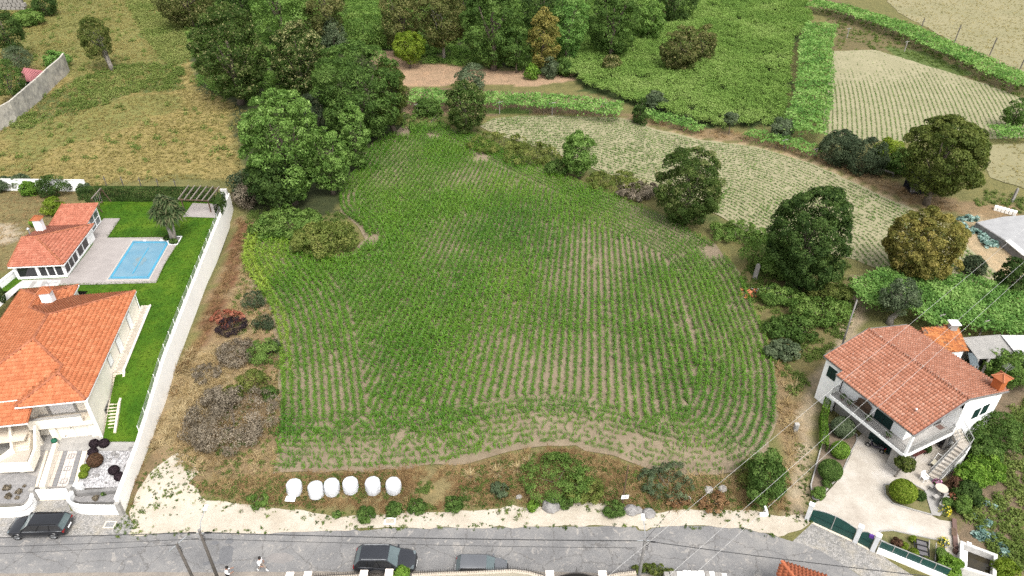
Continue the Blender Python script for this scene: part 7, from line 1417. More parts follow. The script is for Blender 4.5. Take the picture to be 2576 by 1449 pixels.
def person(name, label, p, rz, pose, cols, hat=None):
 """standing, walking or stooping figure: one skinned body with clothes as material regions, hair as a child"""
 T = thing(name, label, 'person', p, rz); J = dict(pose)
 links = [('pelvis','chest'),('chest','neck'),('neck','head'),('head','crown'),('chest','shL'),('shL','elL'),('elL','wrL'),('wrL','paL'),('chest','shR'),('shR','elR'),('elR','wrR'),('wrR','paR'),('pelvis','hiL'),('hiL','knL'),('knL','anL'),('anL','toL'),('pelvis','hiR'),('hiR','knR'),('knR','anR'),('anR','toR')]
 rad = dict(pelvis=0.15,chest=0.165,neck=0.06,head=0.095,crown=0.08,shL=0.075,shR=0.075,elL=0.05,elR=0.05,wrL=0.034,wrR=0.034,paL=0.04,paR=0.04,hiL=0.10,hiR=0.10,knL=0.07,knR=0.07,anL=0.05,anR=0.05,toL=0.042,toR=0.042)
 for s in 'LR':
  w = Vector(J['wr'+s]); q = Vector(J['pa'+s]); d = (q-w).normalized(); sd = d.cross(Vector((0,0,1))); sd = sd.normalized() if sd.length > 0.1 else Vector((1,0,0))
  for k, (off, ln) in enumerate(((-0.03,0.075),(-0.01,0.09),(0.012,0.085),(0.032,0.065))):
   J['f%s%da'%(s,k)] = q+sd*off+d*0.035; J['f%s%db'%(s,k)] = q+sd*off*1.2+d*(0.035+ln)+Vector((0,0,-0.015)); links += [('pa'+s,'f%s%da'%(s,k)),('f%s%da'%(s,k),'f%s%db'%(s,k))]; rad['f%s%da'%(s,k)] = 0.010; rad['f%s%db'%(s,k)] = 0.008
  J['t%s'%s] = w.lerp(q,0.6)-sd*0.065+d*0.03; links.append(('pa'+s,'t'+s)); rad['t'+s] = 0.010
 names = list(J); me = bpy.data.meshes.new('body'); me.from_pydata([tuple(J[k]) for k in names], [(names.index(a),names.index(c)) for a,c in links], []); o = bpy.data.objects.new('body', me); C.objects.link(o); o.parent = T
 sk = o.modifiers.new('skin','SKIN'); sk.use_smooth_shade = True
 for i, k in enumerate(names): v = me.skin_vertices[0].data[i]; v.radius = (rad[k],rad[k]); v.use_root = (k == 'pelvis')
 o.modifiers.new('sub','SUBSURF').levels = 1
 dg = bpy.context.evaluated_depsgraph_get(); m2 = bpy.data.meshes.new_from_object(o.evaluated_get(dg)); o.modifiers.clear(); o.data = m2; m2.materials.clear()
 for c in cols: m2.materials.append(c)
 reg = dict(pelvis=1,chest=0,neck=2,head=2,crown=2,shL=0,shR=0,elL=0,elR=0,wrL=2,wrR=2,paL=2,paR=2,hiL=1,hiR=1,knL=1,knR=1,anL=3,anR=3,toL=3,toR=3)
 K = [k for k in names if k in reg]; pts = np.array([tuple(J[k]) for k in K])
 for f in m2.polygons:
  d = np.linalg.norm(pts-np.array(f.center), axis=1); k = K[int(np.argmin(d))]; f.material_index = reg[k]; f.use_smooth = True
 h = Vector(J['head']); c = Vector(J['crown']); b = MB(); b.lathe([(0.001,0.115),(0.07,0.10),(0.11,0.05),(0.118,0.0),(0.11,-0.05)], (0,0,0), 14, cap=False); hair = b.build('hair', hat or M('hair_black', (0.012,0.010,0.009), (0.02,0.017,0.015), 8), T, smooth=True); hair.location = h.lerp(c,0.55)
 fw = Vector((1,0,0)); b = MB()
 for y in (-0.032,0.032): b.lathe([(0.001,-0.012),(0.012,0),(0.001,0.012)], tuple(h+Vector((0.092,y,0.02))), 6, cap=False)
 b.build('eyes', MATS['black_plastic'], T); MB().add([(h.x+0.09,h.y-0.012,h.z-0.02),(h.x+0.09,h.y+0.012,h.z-0.02),(h.x+0.122,h.y,h.z-0.015),(h.x+0.095,h.y,h.z+0.03)], [(0,1,2),(0,2,3),(1,3,2)]).build('nose', cols[2], T); MB().box(h.x+0.088,h.y-0.025,h.z-0.055,h.x+0.098,h.y+0.025,h.z-0.045).build('mouth', M('lip', (0.25,0.09,0.08)), T)
 return T
def people():
 skin = M('skin', (0.36,0.19,0.125), (0.32,0.165,0.105), 6, 0.55); shirt = M('shirt_white', (0.80,0.80,0.80), (0.72,0.72,0.73), 6, 0.8); beige = M('trouser_beige', (0.36,0.30,0.25), (0.30,0.25,0.21), 5, 0.85); shoe = M('shoe_white', (0.75,0.74,0.72)); black = M('cloth_black', (0.012,0.012,0.014), (0.02,0.02,0.022), 5, 0.85); grey = M('cloth_grey', (0.16,0.17,0.20), (0.12,0.13,0.155), 5, 0.85)
 walk = dict(pelvis=(0,0,0.93),chest=(0.03,0,1.28),neck=(0.05,0,1.48),head=(0.08,0,1.60),crown=(0.08,0,1.72),shL=(0.03,0.19,1.40),elL=(-0.08,0.27,1.14),wrL=(0.05,0.28,0.94),paL=(0.08,0.27,0.87),shR=(0.03,-0.19,1.40),elR=(0.10,-0.27,1.15),wrR=(0.26,-0.25,1.02),paR=(0.33,-0.23,1.0),hiL=(0,0.10,0.88),knL=(0.22,0.11,0.52),anL=(0.30,0.11,0.10),toL=(0.46,0.11,0.05),hiR=(0,-0.10,0.88),knR=(-0.06,-0.11,0.50),anR=(-0.38,-0.11,0.18),toR=(-0.27,-0.11,0.05))
 person('person', 'person in white shirt and beige trousers walking along the road', survey(661,1436,0)+Vector((0,0,0.012)), math.radians(-20), walk, [shirt, beige, skin, shoe])
 stand = dict(pelvis=(0,0,0.92),chest=(0.05,0,1.26),neck=(0.10,0,1.46),head=(0.15,0,1.57),crown=(0.17,0,1.69),shL=(0.05,0.19,1.38),elL=(0.20,0.22,1.14),wrL=(0.42,0.14,1.18),paL=(0.50,0.11,1.21),shR=(0.05,-0.19,1.38),elR=(0.12,-0.25,1.12),wrR=(0.33,-0.18,1.06),paR=(0.41,-0.15,1.07),hiL=(0,0.10,0.87),knL=(0.04,0.11,0.48),anL=(-0.02,0.12,0.09),toL=(0.14,0.13,0.04),hiR=(0,-0.10,0.87),knR=(0.05,-0.12,0.48),anR=(0.0,-0.13,0.09),toR=(0.16,-0.15,0.04))
 person('person', 'person in white top and black shorts at the bottom edge near the poles', survey(577,1462,0)+Vector((0,0,0.012)), math.radians(25), stand, [shirt, black, skin, shoe])
 stoop = dict(pelvis=(-0.05,0,0.90),chest=(0.22,0,1.14),neck=(0.40,0,1.24),head=(0.50,0,1.28),crown=(0.58,0,1.36),shL=(0.24,0.19,1.22),elL=(0.30,0.24,0.92),wrL=(0.42,0.2,0.70),paL=(0.45,0.19,0.62),shR=(0.24,-0.19,1.22),elR=(0.28,-0.24,0.93),wrR=(0.40,-0.2,0.70),paR=(0.43,-0.19,0.62),hiL=(-0.05,0.10,0.86),knL=(0.05,0.12,0.47),anL=(-0.05,0.13,0.09),toL=(0.11,0.14,0.04),hiR=(-0.05,-0.10,0.86),knR=(0.02,-0.12,0.47),anR=(-0.10,-0.13,0.09),toR=(0.06,-0.14,0.04))
 person('person', 'stooping person in grey top and black trousers under the side balcony', survey(*R4(1120,530), YZ)+Vector((0,0,0.01)), math.radians(60), stoop, [grey, black, skin, black], M('hood_black', (0.012,0.012,0.014)))
people()
def wire(label, a, c, sag, r, m, n=24):
 T = thing('power_line', label, 'cable', tuple(a)); a = Vector(a); c = Vector(c); pts = [a.lerp(c,k/n)-Vector((0,0,sag*4*(k/n)*(1-k/n))) for k in range(n+1)]; MB().tube(pts, r, 5).build('cable', m, T, world=True); MB().tube([a-Vector((0,0,0.02)), a+(c-a).normalized()*0.5], r*1.9, 6).build('clamp', MATS['black_plastic'], T, world=True)
def poles():
 dk = M('cable_dark', (0.05,0.05,0.052)); lt = M('cable_bright', (0.60,0.59,0.57)); wood = M('pole_wood', (0.13,0.115,0.10), (0.085,0.075,0.068), 3, 0.9, 0.3, 15); con = M('pole_concrete', (0.22,0.21,0.20), (0.16,0.155,0.15), 2, 0.9)
 def pole(label, top, base, r0, r1, m, lamp=None, arms=(), name='utility_pole'):
  T = thing(name, label, 'utility pole', base); MB().tube([base, Vector(base).lerp(Vector(top),0.5), top], [r0,(r0+r1)/2,r1], 10).build('shaft', m, T, world=True, smooth=True); MB().tube([Vector(top)-Vector((0,0,0.02)), Vector(top)+Vector((0,0,0.05))], r1*1.15, 10).build('cap', MATS['concrete_dark'], T, world=True)
  if lamp:
   e = Vector(top)+Vector(lamp); a = MB().tube([Vector(top)-Vector((0,0,0.4)), Vector(top)+Vector((lamp[0]*0.3,lamp[1]*0.3,lamp[2]*0.6)), e], 0.03, 6).build('lamp_arm', MATS['steel'], T, world=True); MB().box(e.x-0.12,e.y-0.05,e.z-0.06,e.x+0.12,e.y+0.45,e.z+0.06).build('lamp_head', MATS['white_paint'], T, world=True, bevel=0.03)
  for d0, d1 in arms: MB().beam(Vector(top)+Vector(d0), Vector(top)+Vector(d1), 0.07).build('crossarm', MATS['steel'], T, world=True)
  for k in range(3): q = Vector(top)-Vector((0,0,0.3+0.25*k)); MB().tube([q+Vector((r1,0,0)), q+Vector((r1+0.18,-0.05,-0.12)), q+Vector((r1+0.05,-0.05,-0.28))], 0.02, 5).build('cable_loop', MATS['black_plastic'], T, world=True)
  return T
 t1 = survey(501,1334,7.5); b1 = Vector((t1.x,t1.y,0)); pole('brown wooden pole with a street lamp at the lower left', t1, b1, 0.13, 0.09, wood, (0.05,1.3,0.5), (((-0.35,0,-0.35),(0.35,0,-0.3)),))
 t2 = survey(443,1366,7.5); b2 = Vector((t2.x+0.35,t2.y-0.1,0)); pole('leaning dark wooden pole left of the lamp pole', t2, b2, 0.12, 0.09, wood, None, (((-0.35,-0.5,-0.25),(0.45,0.6,-0.1)),))
 t3 = survey(1623,1358,7.5); b3 = Vector((t3.x,t3.y,0)); pole('grey concrete pole with a lamp at the bottom right of the road', t3, b3, 0.15, 0.10, con, (0.0,1.2,0.6), (((-0.6,0,-0.12),(0.3,0,-0.1)),))
 p4 = survey(2109,896); t4 = Vector((p4.x,p4.y,level_of(p4,756))); pole('thin weathered double pole beside the left wall of the tiled house', t4, p4, 0.10, 0.07, M('pole_grey', (0.30,0.28,0.26), (0.22,0.205,0.19), 3), None, ())
 lft = lambda u, v, z: survey(u, v, z)
 wire('thick black cable from the lamp pole to the concrete pole', t1+Vector((0.3,0,-0.25)), t3+Vector((-0.5,0,-0.1)), 0.15, 0.035, dk)
 wire('thin cable below the thick one between the two road poles', t1+Vector((0.2,-0.1,-0.8)), t3+Vector((-0.5,-0.1,-0.75)), 0.15, 0.018, dk)
 wire('thick cable leaving the picture left of the lamp pole', t1+Vector((-0.3,0,-0.25)), lft(-80,1354,7.3), 0.05, 0.03, dk)
 wire('thin cable leaving the picture left of the lamp pole', t1+Vector((-0.2,-0.1,-0.8)), lft(-80,1378,7.0), 0.05, 0.018, dk)
 wire('cable from the leaning pole to the left picture edge', t2+Vector((-0.1,0,-0.2)), lft(-80,1396,7.2), 0.05, 0.014, dk)
 wire('dark cable from the concrete pole towards the lower right', t3+Vector((0.2,0,-0.15)), survey(2700,1487,6.8), 0.25, 0.03, dk)
 wire('thin stay wire from the concrete pole towards the verge', t3+Vector((0,0,-0.05)), survey(1690,1280,5.0), 0.0, 0.014, dk)
 for k, (u0,v0,u1,v1) in enumerate(((1349,1600,2700,473),(1510,1600,2700,549),(1576,1600,2700,578))):
  wire(('pale overhead line crossing left of the house roof','middle pale overhead line crossing the house roof','right pale overhead line crossing the house roof')[k], survey(u0,v0,11.0), survey(u1,v1,9.5), 0.0, 0.009, lt, 12)
poles()
def road_furniture():
 # sale sign on a rough stake
 p = survey(*Z7(1137,600)); zt_ = level_of(p, Z7(0,185)[1]); T = thing('sign_post', 'rough stake with a small white notice on the roadside bank', 'sign', p); MB().tube([(0,0,-0.2),(0.03,0,zt_*0.5),(0.08,0.02,zt_-p.z)], [0.07,0.06,0.05], 7).build('stake', MATS['wood_brown'], T); s = MB().box(-0.32,-0.10,1.15,0.30,-0.07,1.58).build('board', MATS['white_paint'], T); s.rotation_euler = (0,0.10,0.15)
 for k, (w, z) in enumerate(((0.46,1.47),(0.36,1.37),(0.42,1.27))):
  b = MB(); x = -0.24
  rng = np.random.default_rng(k)
  while x < -0.24+w: l = 0.035+0.03*rng.random(); b.box(x,-0.106,z-0.028,x+l,-0.101,z+0.028); x += l+0.018
  b.build('lettering', M('print_grey', (0.18,0.18,0.22)), s)['kind'] = 'stuff'
 for k, ((x, y), zf) in enumerate(((Z3(940,1012), Z3), (Z6(1357,742), Z6))):
  p = survey(x, y, 0.0); T = thing('drain_grate', ('iron drain grate on the cobbles near the estate car','pale iron drain grate in the sandy verge')[k], 'drain', p+Vector((0,0,0.02)))
  for a in ((-0.45,-0.33,0.45,-0.25),(-0.45,0.25,0.45,0.33),(-0.45,-0.25,-0.36,0.25),(0.36,-0.25,0.45,0.25)): MB().box(a[0],a[1],-0.03,a[2],a[3],0.03).build('frame', MATS['white_paint'] if k else MATS['stone_beige'], T)
  for j in range(8): MB().box(-0.33+j*0.085,-0.25,-0.03,-0.285+j*0.085,0.25,0.015).build('bar', MATS['steel'], T)
  MB().box(-0.36,-0.25,-0.05,0.36,0.25,-0.02).build('pit', MATS['black_plastic'], T)
 a = [survey(*Z6(*q)) for q in ((330,512),(425,512),(415,580),(318,575))]; T = thing('white_board', 'white board lying on the bank below the first bale', 'board', a[0]); MB().prism([(q.x,q.y) for q in a], a[0].z+0.25, a[0].z+0.29).build('sheet', MATS['white_paint'], T, world=True); MB().prism([(q.x*0.98+a[0].x*0.02,q.y) for q in a[:2]]+[(a[1].x,a[1].y-0.06),(a[0].x,a[0].y-0.06)], a[0].z-0.1, a[0].z+0.25).build('batten', MATS['wood_grey'], T, world=True)
 rng = np.random.default_rng(21)
 for k, (x, y, r, m, lb) in enumerate(((430,600,0.75,'rock','large grey boulder at the verge'), (660,495,0.28,'white_paint','small white rock in the bramble mound'), (1230,640,0.6,'rock','dark boulder right of the sign post'), (1400,670,0.55,'rock','boulder at the foot of the stony slope'), (110,500,0.3,'granite_post','pale stone left of the boulder'), (1790,520,0.35,'granite_post','whitish rock on the stony slope'), (2000,430,0.4,'granite_post','pale rubble stone near the leafy tree'), (2140,420,0.4,'granite_post','second pale rubble stone near the leafy tree'), (1300,640,0.4,'rock','medium stone between the two dark boulders'))):
  p = survey(*Z7(x,y)); T = thing('boulder', lb, 'rock', p-Vector((0,0,0.1))); b = MB(); b.lathe([(0.3*r,0),(0.9*r,0.12*r),(r,0.45*r),(0.75*r,0.8*r),(0.3*r,1.0*r)], (0,0,0), 9); b.v = [(vx*(0.85+0.4*rng.random()),vy*(0.8+0.4*rng.random()),vz*(0.85+0.3*rng.random())) for vx,vy,vz in b.v]; b.build('stone', MATS[m], T, bevel=0.03)
 p = survey(*Z4(325,1245)); T = thing('meter_post', 'squat concrete meter post beside the earth track', 'post', p); MB().box(-0.18,-0.16,-0.1,0.18,0.16,0.95).build('shaft', MATS['concrete'], T, bevel=0.02); MB().box(-0.21,-0.19,0.95,0.21,0.19,1.0).build('cap', MATS['concrete'], T, bevel=0.02); MB().box(-0.14,-0.21,0.5,0.14,-0.2,0.85).build('door', MATS['rail_grey'], T)
 p = survey(*Z5(15,855), 0.0); T = thing('boundary_stone', 'white corner kerb stone where track meets road', 'kerb', p); MB().box(-0.35,-0.12,-0.1,0.35,0.12,0.32).build('stone', MATS['white_paint'], T, bevel=0.03); MB().box(0.2,0.12,-0.1,0.38,0.9,0.30).build('return', MATS['white_paint'], T, bevel=0.03)
 # loose thatch of tall dry grass and branches
 for k, (u, v) in enumerate(((1185,1200),(1250,1190),(1300,1180),(1330,1165))):
  p = survey(u, v); T = thing('pampas_clump', ('tall straw grass clump right of the bales','second straw grass clump beside the bramble mound','third straw grass clump at the field edge','straw grass clump nearest the maize')[k], 'grass', p); r = np.random.default_rng(k); V, F = ribbons(r, 150, 0.95, 0.03, 0.7, 0.3); mesh_obj('blades', np_mesh('blades', V, F, leafmat('pampas', [(0.22,0.15,0.06),(0.31,0.23,0.11),(0.40,0.31,0.17),(0.48,0.40,0.25)], trans=0.2), np.repeat(r.random(150),3)), T); MB().lathe([(0.25,-0.05),(0.18,0.12)], (0,0,0), 8).build('root', MATS['bark'], T)
road_furniture()
def near_property():
 # spiked wall, pillars, ornate gates at the bottom edge
 st = M('wall_beige', (0.60,0.52,0.42), (0.52,0.45,0.36), 1.0, 0.9); iron = M('iron', (0.035,0.032,0.03), (0.06,0.05,0.045), 5, 0.6)
 def spiked(label, pts, z):
  P = [survey(u, v, z) for u, v in pts]; T = thing('spiked_wall', label, 'wall', (P[0].x,P[0].y,0)); b = MB(); sp = MB(); rl = MB()
  for a, c in zip(P[:-1], P[1:]):
   d = c-a; L_ = d.length; n = max(2,int(L_/0.16)); b.beam((a.x,a.y,z/2-0.1),(c.x,c.y,z/2-0.1),0.28,z+0.2); rl.beam(a+Vector((0,0,0.32)), c+Vector((0,0,0.32)), 0.03)
   for k in range(n): p = a.lerp(c,k/n); sp.beam(p, p+Vector((0,0,0.52)), 0.022); sp.lathe([(0.03,0.50),(0.001,0.60)], tuple(p), 5)
  b.build('wall', st, T, world=True); MB().beam(P[0]+Vector((0,0,0.02)), P[-1]+Vector((0,0,0.02)), 0.01).build('joint', st, T, world=True); sp.build('spikes', iron, T, world=True)['kind'] = 'stuff'; rl.build('rail', iron, T, world=True)
 spiked('beige wall with iron spikes before the grey hatchback', ((1036,1447),(1120,1443),(1210,1440),(1290,1436),(1330,1441),(1366,1452)), 1.5)
 spiked('short spiked wall left of the ornate gate', ((792,1455),(905,1449)), 1.4); spiked('spiked wall between the large arch and the concrete pole', ((1525,1452),(1560,1444),(1600,1440)), 1.5)
 for k, (x, y, lb) in enumerate(((355,468,'leftmost pale square pillar at the bottom edge'), (535,462,'second pale square pillar at the bottom edge'), (1095,450,'pale pillar left of the ornate gate'), (1348,438,'pale pillar right of the ornate gate'))):
  p = survey(*R1(x,y), 2.0); T = thing('gate_pillar', lb, 'pillar', (p.x,p.y,0)); MB().box(-0.24,-0.24,-0.1,0.24,0.24,1.9).build('shaft', st, T, bevel=0.015); MB().box(-0.29,-0.29,1.9,0.29,0.29,2.0).build('cap', M('pillar_cap', (0.72,0.64,0.57), (0.66,0.58,0.51), 2), T, bevel=0.02)
 for k, (x, lb) in enumerate(((418,'pale pillar left of the large black arch'), (945,'pale pillar right of the large black arch'))):
  p = survey(*Z7(x,1268), 2.0); T = thing('gate_pillar', lb, 'pillar', (p.x,p.y,0)); MB().box(-0.26,-0.26,-0.1,0.26,0.26,1.9).build('shaft', st, T, bevel=0.015); MB().box(-0.31,-0.31,1.9,0.31,0.31,2.0).build('cap', MATS['pillar_cap'], T, bevel=0.02)
 def arch(label, pa, pb, z0, z1, solid):
  a, c = survey(*pa, z0), survey(*pb, z0); T = thing('iron_gate', label, 'gate', (a.x,a.y,0)); top = [a.lerp(c,t)+Vector((0,0,(z1-z0)*math.sin(math.pi*t))) for t in np.linspace(0,1,15)]; MB().tube(top, 0.045, 6).build('top_rail', iron, T, world=True)
  if solid:
   b = MB(); V = []
   for p in top: V += [(p.x,p.y,0.1),(p.x,p.y,p.z)]
   b.v = V; b.f = [(2*i,2*i+2,2*i+3,2*i+1) for i in range(14)]; b.build('panel', MATS['black_plastic'], T, world=True)
  else:
   for p in top[1:-1]: MB().beam((p.x,p.y,0.1),(p.x,p.y,p.z),0.03).build('bar', iron, T, world=True)
   for i in range(1,13): 
    q = top[i]; MB().tube([q+Vector((0.09*math.cos(t),0,0.12+0.09*math.sin(t))) for t in np.linspace(-1.5,4.2,10)], 0.015, 5).build('scroll', iron, T, world=True)
  MB().beam(a+Vector((0,0,-z0+0.12)), c+Vector((0,0,-z0+0.12)), 0.05).build('bottom_rail', iron, T, world=True)
  if solid: m = top[7]; MB().tube([m, m+Vector((0,0,0.7))], 0.02, 5).build('finial', iron, T, world=True)
 arch('ornate scrolled iron gate before the graphite car', R1(1135,470), R1(1308,462), 1.45, 1.8, False); arch('large solid black arched gate at the bottom edge', Z7(480,1305), Z7(880,1305), 1.4, 2.0, True)
 bush('garden_shrub', 'feathery green shrub beside the ornate gate', Vector((survey(*R1(1465,440), 1.6).x, survey(*R1(1465,440), 1.6).y, 0)), 0.75, 1.0, 0.14, 1200, 'leaf_bright', clump=0.2)
 sheet('front_lawn', [tuple(survey(u,v,0.9)[:2]) for u, v in ((1000,1460),(1290,1446),(1350,1460),(1350,1500),(1000,1500))], MATS['lawn'], 0.0, lambda x,y: 0.9+0*x, 1.0)
 # dry stone wall
 T = thing('dry_stone_wall', 'dry stone wall of pale blocks at the bottom edge', 'wall', survey(*Z7(1600,1275), 0.8)*1.0); rng = np.random.default_rng(6); x = 1560
 while x < 2160:
  w = 45+25*rng.random(); y = 1268-10*math.sin((x-1560)/600*math.pi)+(20*max(0,(x-1950)/200)); a = survey(*Z7(x,y), 0.8); c = survey(*Z7(x+w-4,y), 0.8); MB().beam(a-Vector((0,0,0.3)), c-Vector((0,0,0.3)), 0.42+0.1*rng.random(), 0.55+0.1*rng.random()).build('stone', MATS['granite_post'] if rng.random() < 0.4 else MATS['wall_render'], T, world=True, bevel=0.04); x += w
 bush('verge_weeds', 'rough grass tuft between concrete pole and dry stone wall', survey(*Z7(1440,1245), 0.0), 1.6, 0.35, 0.12, 1100, 'leaf_olive', ry=0.5, clump=0.14)
 # orange roof at the lower right
 A = survey(*Z5(205,1278), 3.6); T = thing('near_roof', 'corner of a smooth orange tiled roof at the bottom edge', 'roof', (A.x,A.y,0)); B_ = survey(*Z5(640,1452), 3.2); D = survey(*Z5(150,1452), 3.2); ctr = survey(*Z5(330,1520), 4.0)
 c2 = Vector((B_.x+2,B_.y-3.5,3.2)); d2 = Vector((D.x-0.5,D.y-3.5,3.2)); ap = Vector((ctr.x+0.3, ctr.y-0.8, 4.3)); A.z = 3.25
 roof(T, [[tuple(T.matrix_basis.inverted() @ p) for p in q] for q in ([A,B_,ap],[D,A,ap],[B_,c2,ap],[d2,D,ap])], M('near_tile', (0.60,0.185,0.085), (0.52,0.155,0.07), 1.5), [(tuple(T.matrix_basis.inverted() @ A), tuple(T.matrix_basis.inverted() @ ap))], MATS['deck_orange'], near=150, seed=14)
 c = (A+B_+D)/3; MB().prism([(A.x*0.9+c.x*0.1,A.y*0.9+c.y*0.1),(B_.x,B_.y-0.3),(c2.x-0.5,c2.y),(d2.x+0.5,d2.y),(D.x+0.3,D.y)], 0, 3.0).build('wall', st, T, world=True)
near_property()
# ---------------------------------------------------------------- trees of the wood and the field edges
def woods():
 t = tree
 W = 'trees of the wood above the fields'
 # left meadow and its wall
 t('juniper_tree', 'lone bushy juniper with bare leaning trunk in the dry meadow', 262, 178, 42, 84, 0.22, 5000, 'leaf_olive', 0.16, 8, 0.40, lean=0.1, offu=-18, trunk=0.32, stems=3, bark='bark_pale')
 t('evergreen_tree', 'dark evergreen cut by the left picture edge above the garden shed', 12, 150, 8, 90, 0.3, 3600, 'leaf_dark', 0.1)
 t('conifer_tree', 'green conifer in front of the red roofed shed', 18, 258, 150, 86, 0.22, 3200, 'leaf_mid', 0.05, 8, 0.35)
 t('olive_tree', 'grey leaved olive tree behind the red roofed shed', 38, 185, 116, 76, 0.2, 2200, 'leaf_grey', 0.1)
 t('evergreen_tree', 'low dark evergreen clump at the top left beside the ruin', 110, 40, -12, 66, 0.3, 2200, 'leaf_dark', 0.0)
 bush('bramble_bush', 'yellow green bramble heap below the ruined stone wall', survey(78,62), 3.4, 1.8, 0.35, 1800, 'leaf_bramble')
 bush('ivy_bush', 'ivy heaped over the end of the stained garden wall', survey(148,168), 2.4, 1.7, 0.28, 1500, 'leaf_vine')
 # big group between meadow and maize
 t('chestnut_tree', 'largest dark chestnut at the corner of the dry meadow', 580, 262, 14, 196, 0.34, 14000, 'leaf_chestnut', 0.03, 20, 0.50, tip=0.10)
 t('chestnut_tree', 'chestnut with cream flower clusters behind the round oak', 752, 246, 52, 146, 0.36, 8000, 'leaf_chestnut', 0.05, 16, 0.5, tip=0.36)
 t('oak_tree', 'wide round oak above the tip of the maize field', 900, 345, 106, 236, 0.34, 15000, 'leaf_mid', 0.03, 22, 0.5)
 t('oak_tree', 'olive toned oak hugging the right side of the round oak', 985, 335, 150, 90, 0.30, 4000, 'leaf_olive', 0.03, 9, 0.4)
 t('lime_tree', 'tall pale green lime tree in front of the wood', 712, 512, 220, 206, 0.34, 13000, 'leaf_lime', 0.05, 12, 0.50, tip=0.10)
 t('lime_tree', 'slender pale lime tree right of the tall one', 893, 430, 256, 82, 0.30, 4500, 'leaf_lime', 0.05, 9, 0.45, tip=0.10)
 t('lime_tree', 'low side crown of the lime leaning over the maize', 826, 488, 318, 104, 0.30, 4500, 'leaf_lime', 0.05, 8, 0.45)
 t('holm_oak', 'dark grey green holm oak squeezed between lime and round oak', 800, 350, 228, 104, 0.26, 4500, 'leaf_greydark', 0.03)
 t('holm_oak', 'dark ivy covered tree at the foot of the limes', 690, 530, 392, 150, 0.28, 5000, 'leaf_dark', 0.0, 10, 0.45)
 bush('thorn_bush', 'greyish thorn bush at the end of the white wall', survey(632,500), 3.0, 2.6, 0.24, 1400, 'leaf_greydark')
 bush('thorn_bush', 'bare purplish thorn bush behind the far end of the white wall', survey(622,520), 2.0, 1.9, 0.16, 1100, 'leaf_dead')
 bush('bramble_bush', 'olive yellow bramble mound bulging into the maize', survey(828,632), 4.4, 1.9, 0.22, 3200, 'leaf_yellowbramble', ry=3.4)
 bush('bramble_bush', 'green bramble mound behind the yellow one', survey(735,580), 4.6, 1.6, 0.24, 2600, 'leaf_bramble', ry=3.4)
 bush('bramble_bush', 'small green bramble by the corner of the white wall', survey(672,592), 2.2, 1.2, 0.22, 900, 'leaf_bramble')
 # back of the wood, left to right
 t('chestnut_tree', 'flowering chestnut cut by the top edge beside the bracken', 470, 70, -70, 150, 0.42, 5200, 'leaf_brownish', 0.05, 10, 0.6, tip=0.18, group=W)
 t('chestnut_tree', 'dim chestnut at the top edge behind the largest one', 600, 60, -90, 110, 0.42, 3500, 'leaf_dark', 0.0, 10, 0.6, group=W)
 t('acacia_tree', 'bright green tree at the top edge behind the flowering chestnut', 700, 110, -70, 140, 0.40, 5000, 'leaf_lime', 0.03, 10, 0.6, group=W)
 t('oak_tree', 'brownish oak at the top edge beside the bright tree', 815, 110, -60, 105, 0.40, 3600, 'leaf_brownish', 0.03, 10, 0.6, group=W)
 t('fir_tree', 'small bluish conical tree in front of the brownish oak', 838, 128, 38, 74, 0.30, 2600, 'leaf_grey', 0.0, 14, 0.38, shape='cone', tip=0.1)
 bush('bramble_bush', 'creeper covered hump beyond the round oak', survey(925,110), 7, 3.5, 0.4, 2200, 'leaf_bramble')
 t('chestnut_tree', 'dark chestnut with dry tips left of the white trunked tree', 1010, 140, -50, 104, 0.40, 5000, 'leaf_brownish', 0.03, 11, 0.55, tip=0.10, group=W)
 t('plane_tree', 'tall brownish tree with a white trunk above the bare terrace', 1112, 156, -55, 138, 0.40, 6500, 'leaf_brownish', 0.16, 12, 0.55, trunk=0.35, bark='bark_pale', tip=0.05, group=W)
 t('oak_tree', 'broad green oak in the middle of the wood edge', 1240, 176, -60, 160, 0.40, 8000, 'leaf_mid', 0.04, 13, 0.55, group=W)
 t('orange_tree', 'small yellow green tree on the bare terrace', 1027, 172, 76, 90, 0.26, 4200, 'leaf_yellow', 0.14, 9, 0.38, trunk=0.18)
 t('oak_saplings', 'short green oak with thin trunk at the terrace edge', 1300, 184, 66, 96, 0.32, 3600, 'leaf_mid', 0.12, 9, 0.45, trunk=0.16, group=W)
 t('oak_tree', 'gold brown oak right of the thin trunked oak', 1366, 186, 20, 84, 0.34, 4000, 'leaf_olivegold', 0.04, 9, 0.45, group=W)
 t('acacia_tree', 'tall yellow green ivy clad tree in the wood', 1432, 168, -60, 96, 0.36, 5000, 'leaf_vine', 0.03, 10, 0.5, group=W)
 t('oak_tree', 'dense green oak right of the ivy clad tree', 1542, 155, -50, 134, 0.38, 7500, 'leaf_mid', 0.05, 12, 0.55, group=W)
 t('oak_tree', 'pointed pale oak near the creeper slope', 1635, 112, -10, 86, 0.38, 4200, 'leaf_lime', 0.05, 9, 0.5, group=W)
 t('oak_tree', 'dark tree at the top edge beside the creeper slope', 1700, 62, -50, 110, 0.40, 3200, 'leaf_dark', 0.02, 9, 0.5, group=W)
 t('oak_tree', 'dark tree filling the gap at the top edge of the wood', 1165, 60, -90, 150, 0.42, 3200, 'leaf_dark', 0.0, 9, 0.6, group=W)
 t('oak_tree', 'shaded tree behind the gold brown oak', 1370, 75, -80, 150, 0.42, 3500, 'leaf_dark', 0.0, 9, 0.6, group=W)
 t('chestnut_tree', 'brown crowned chestnut standing alone in the creeper slope', 1712, 190, 62, 100, 0.32, 5200, 'leaf_brownish', 0.04, 10, 0.45, tip=0.15)
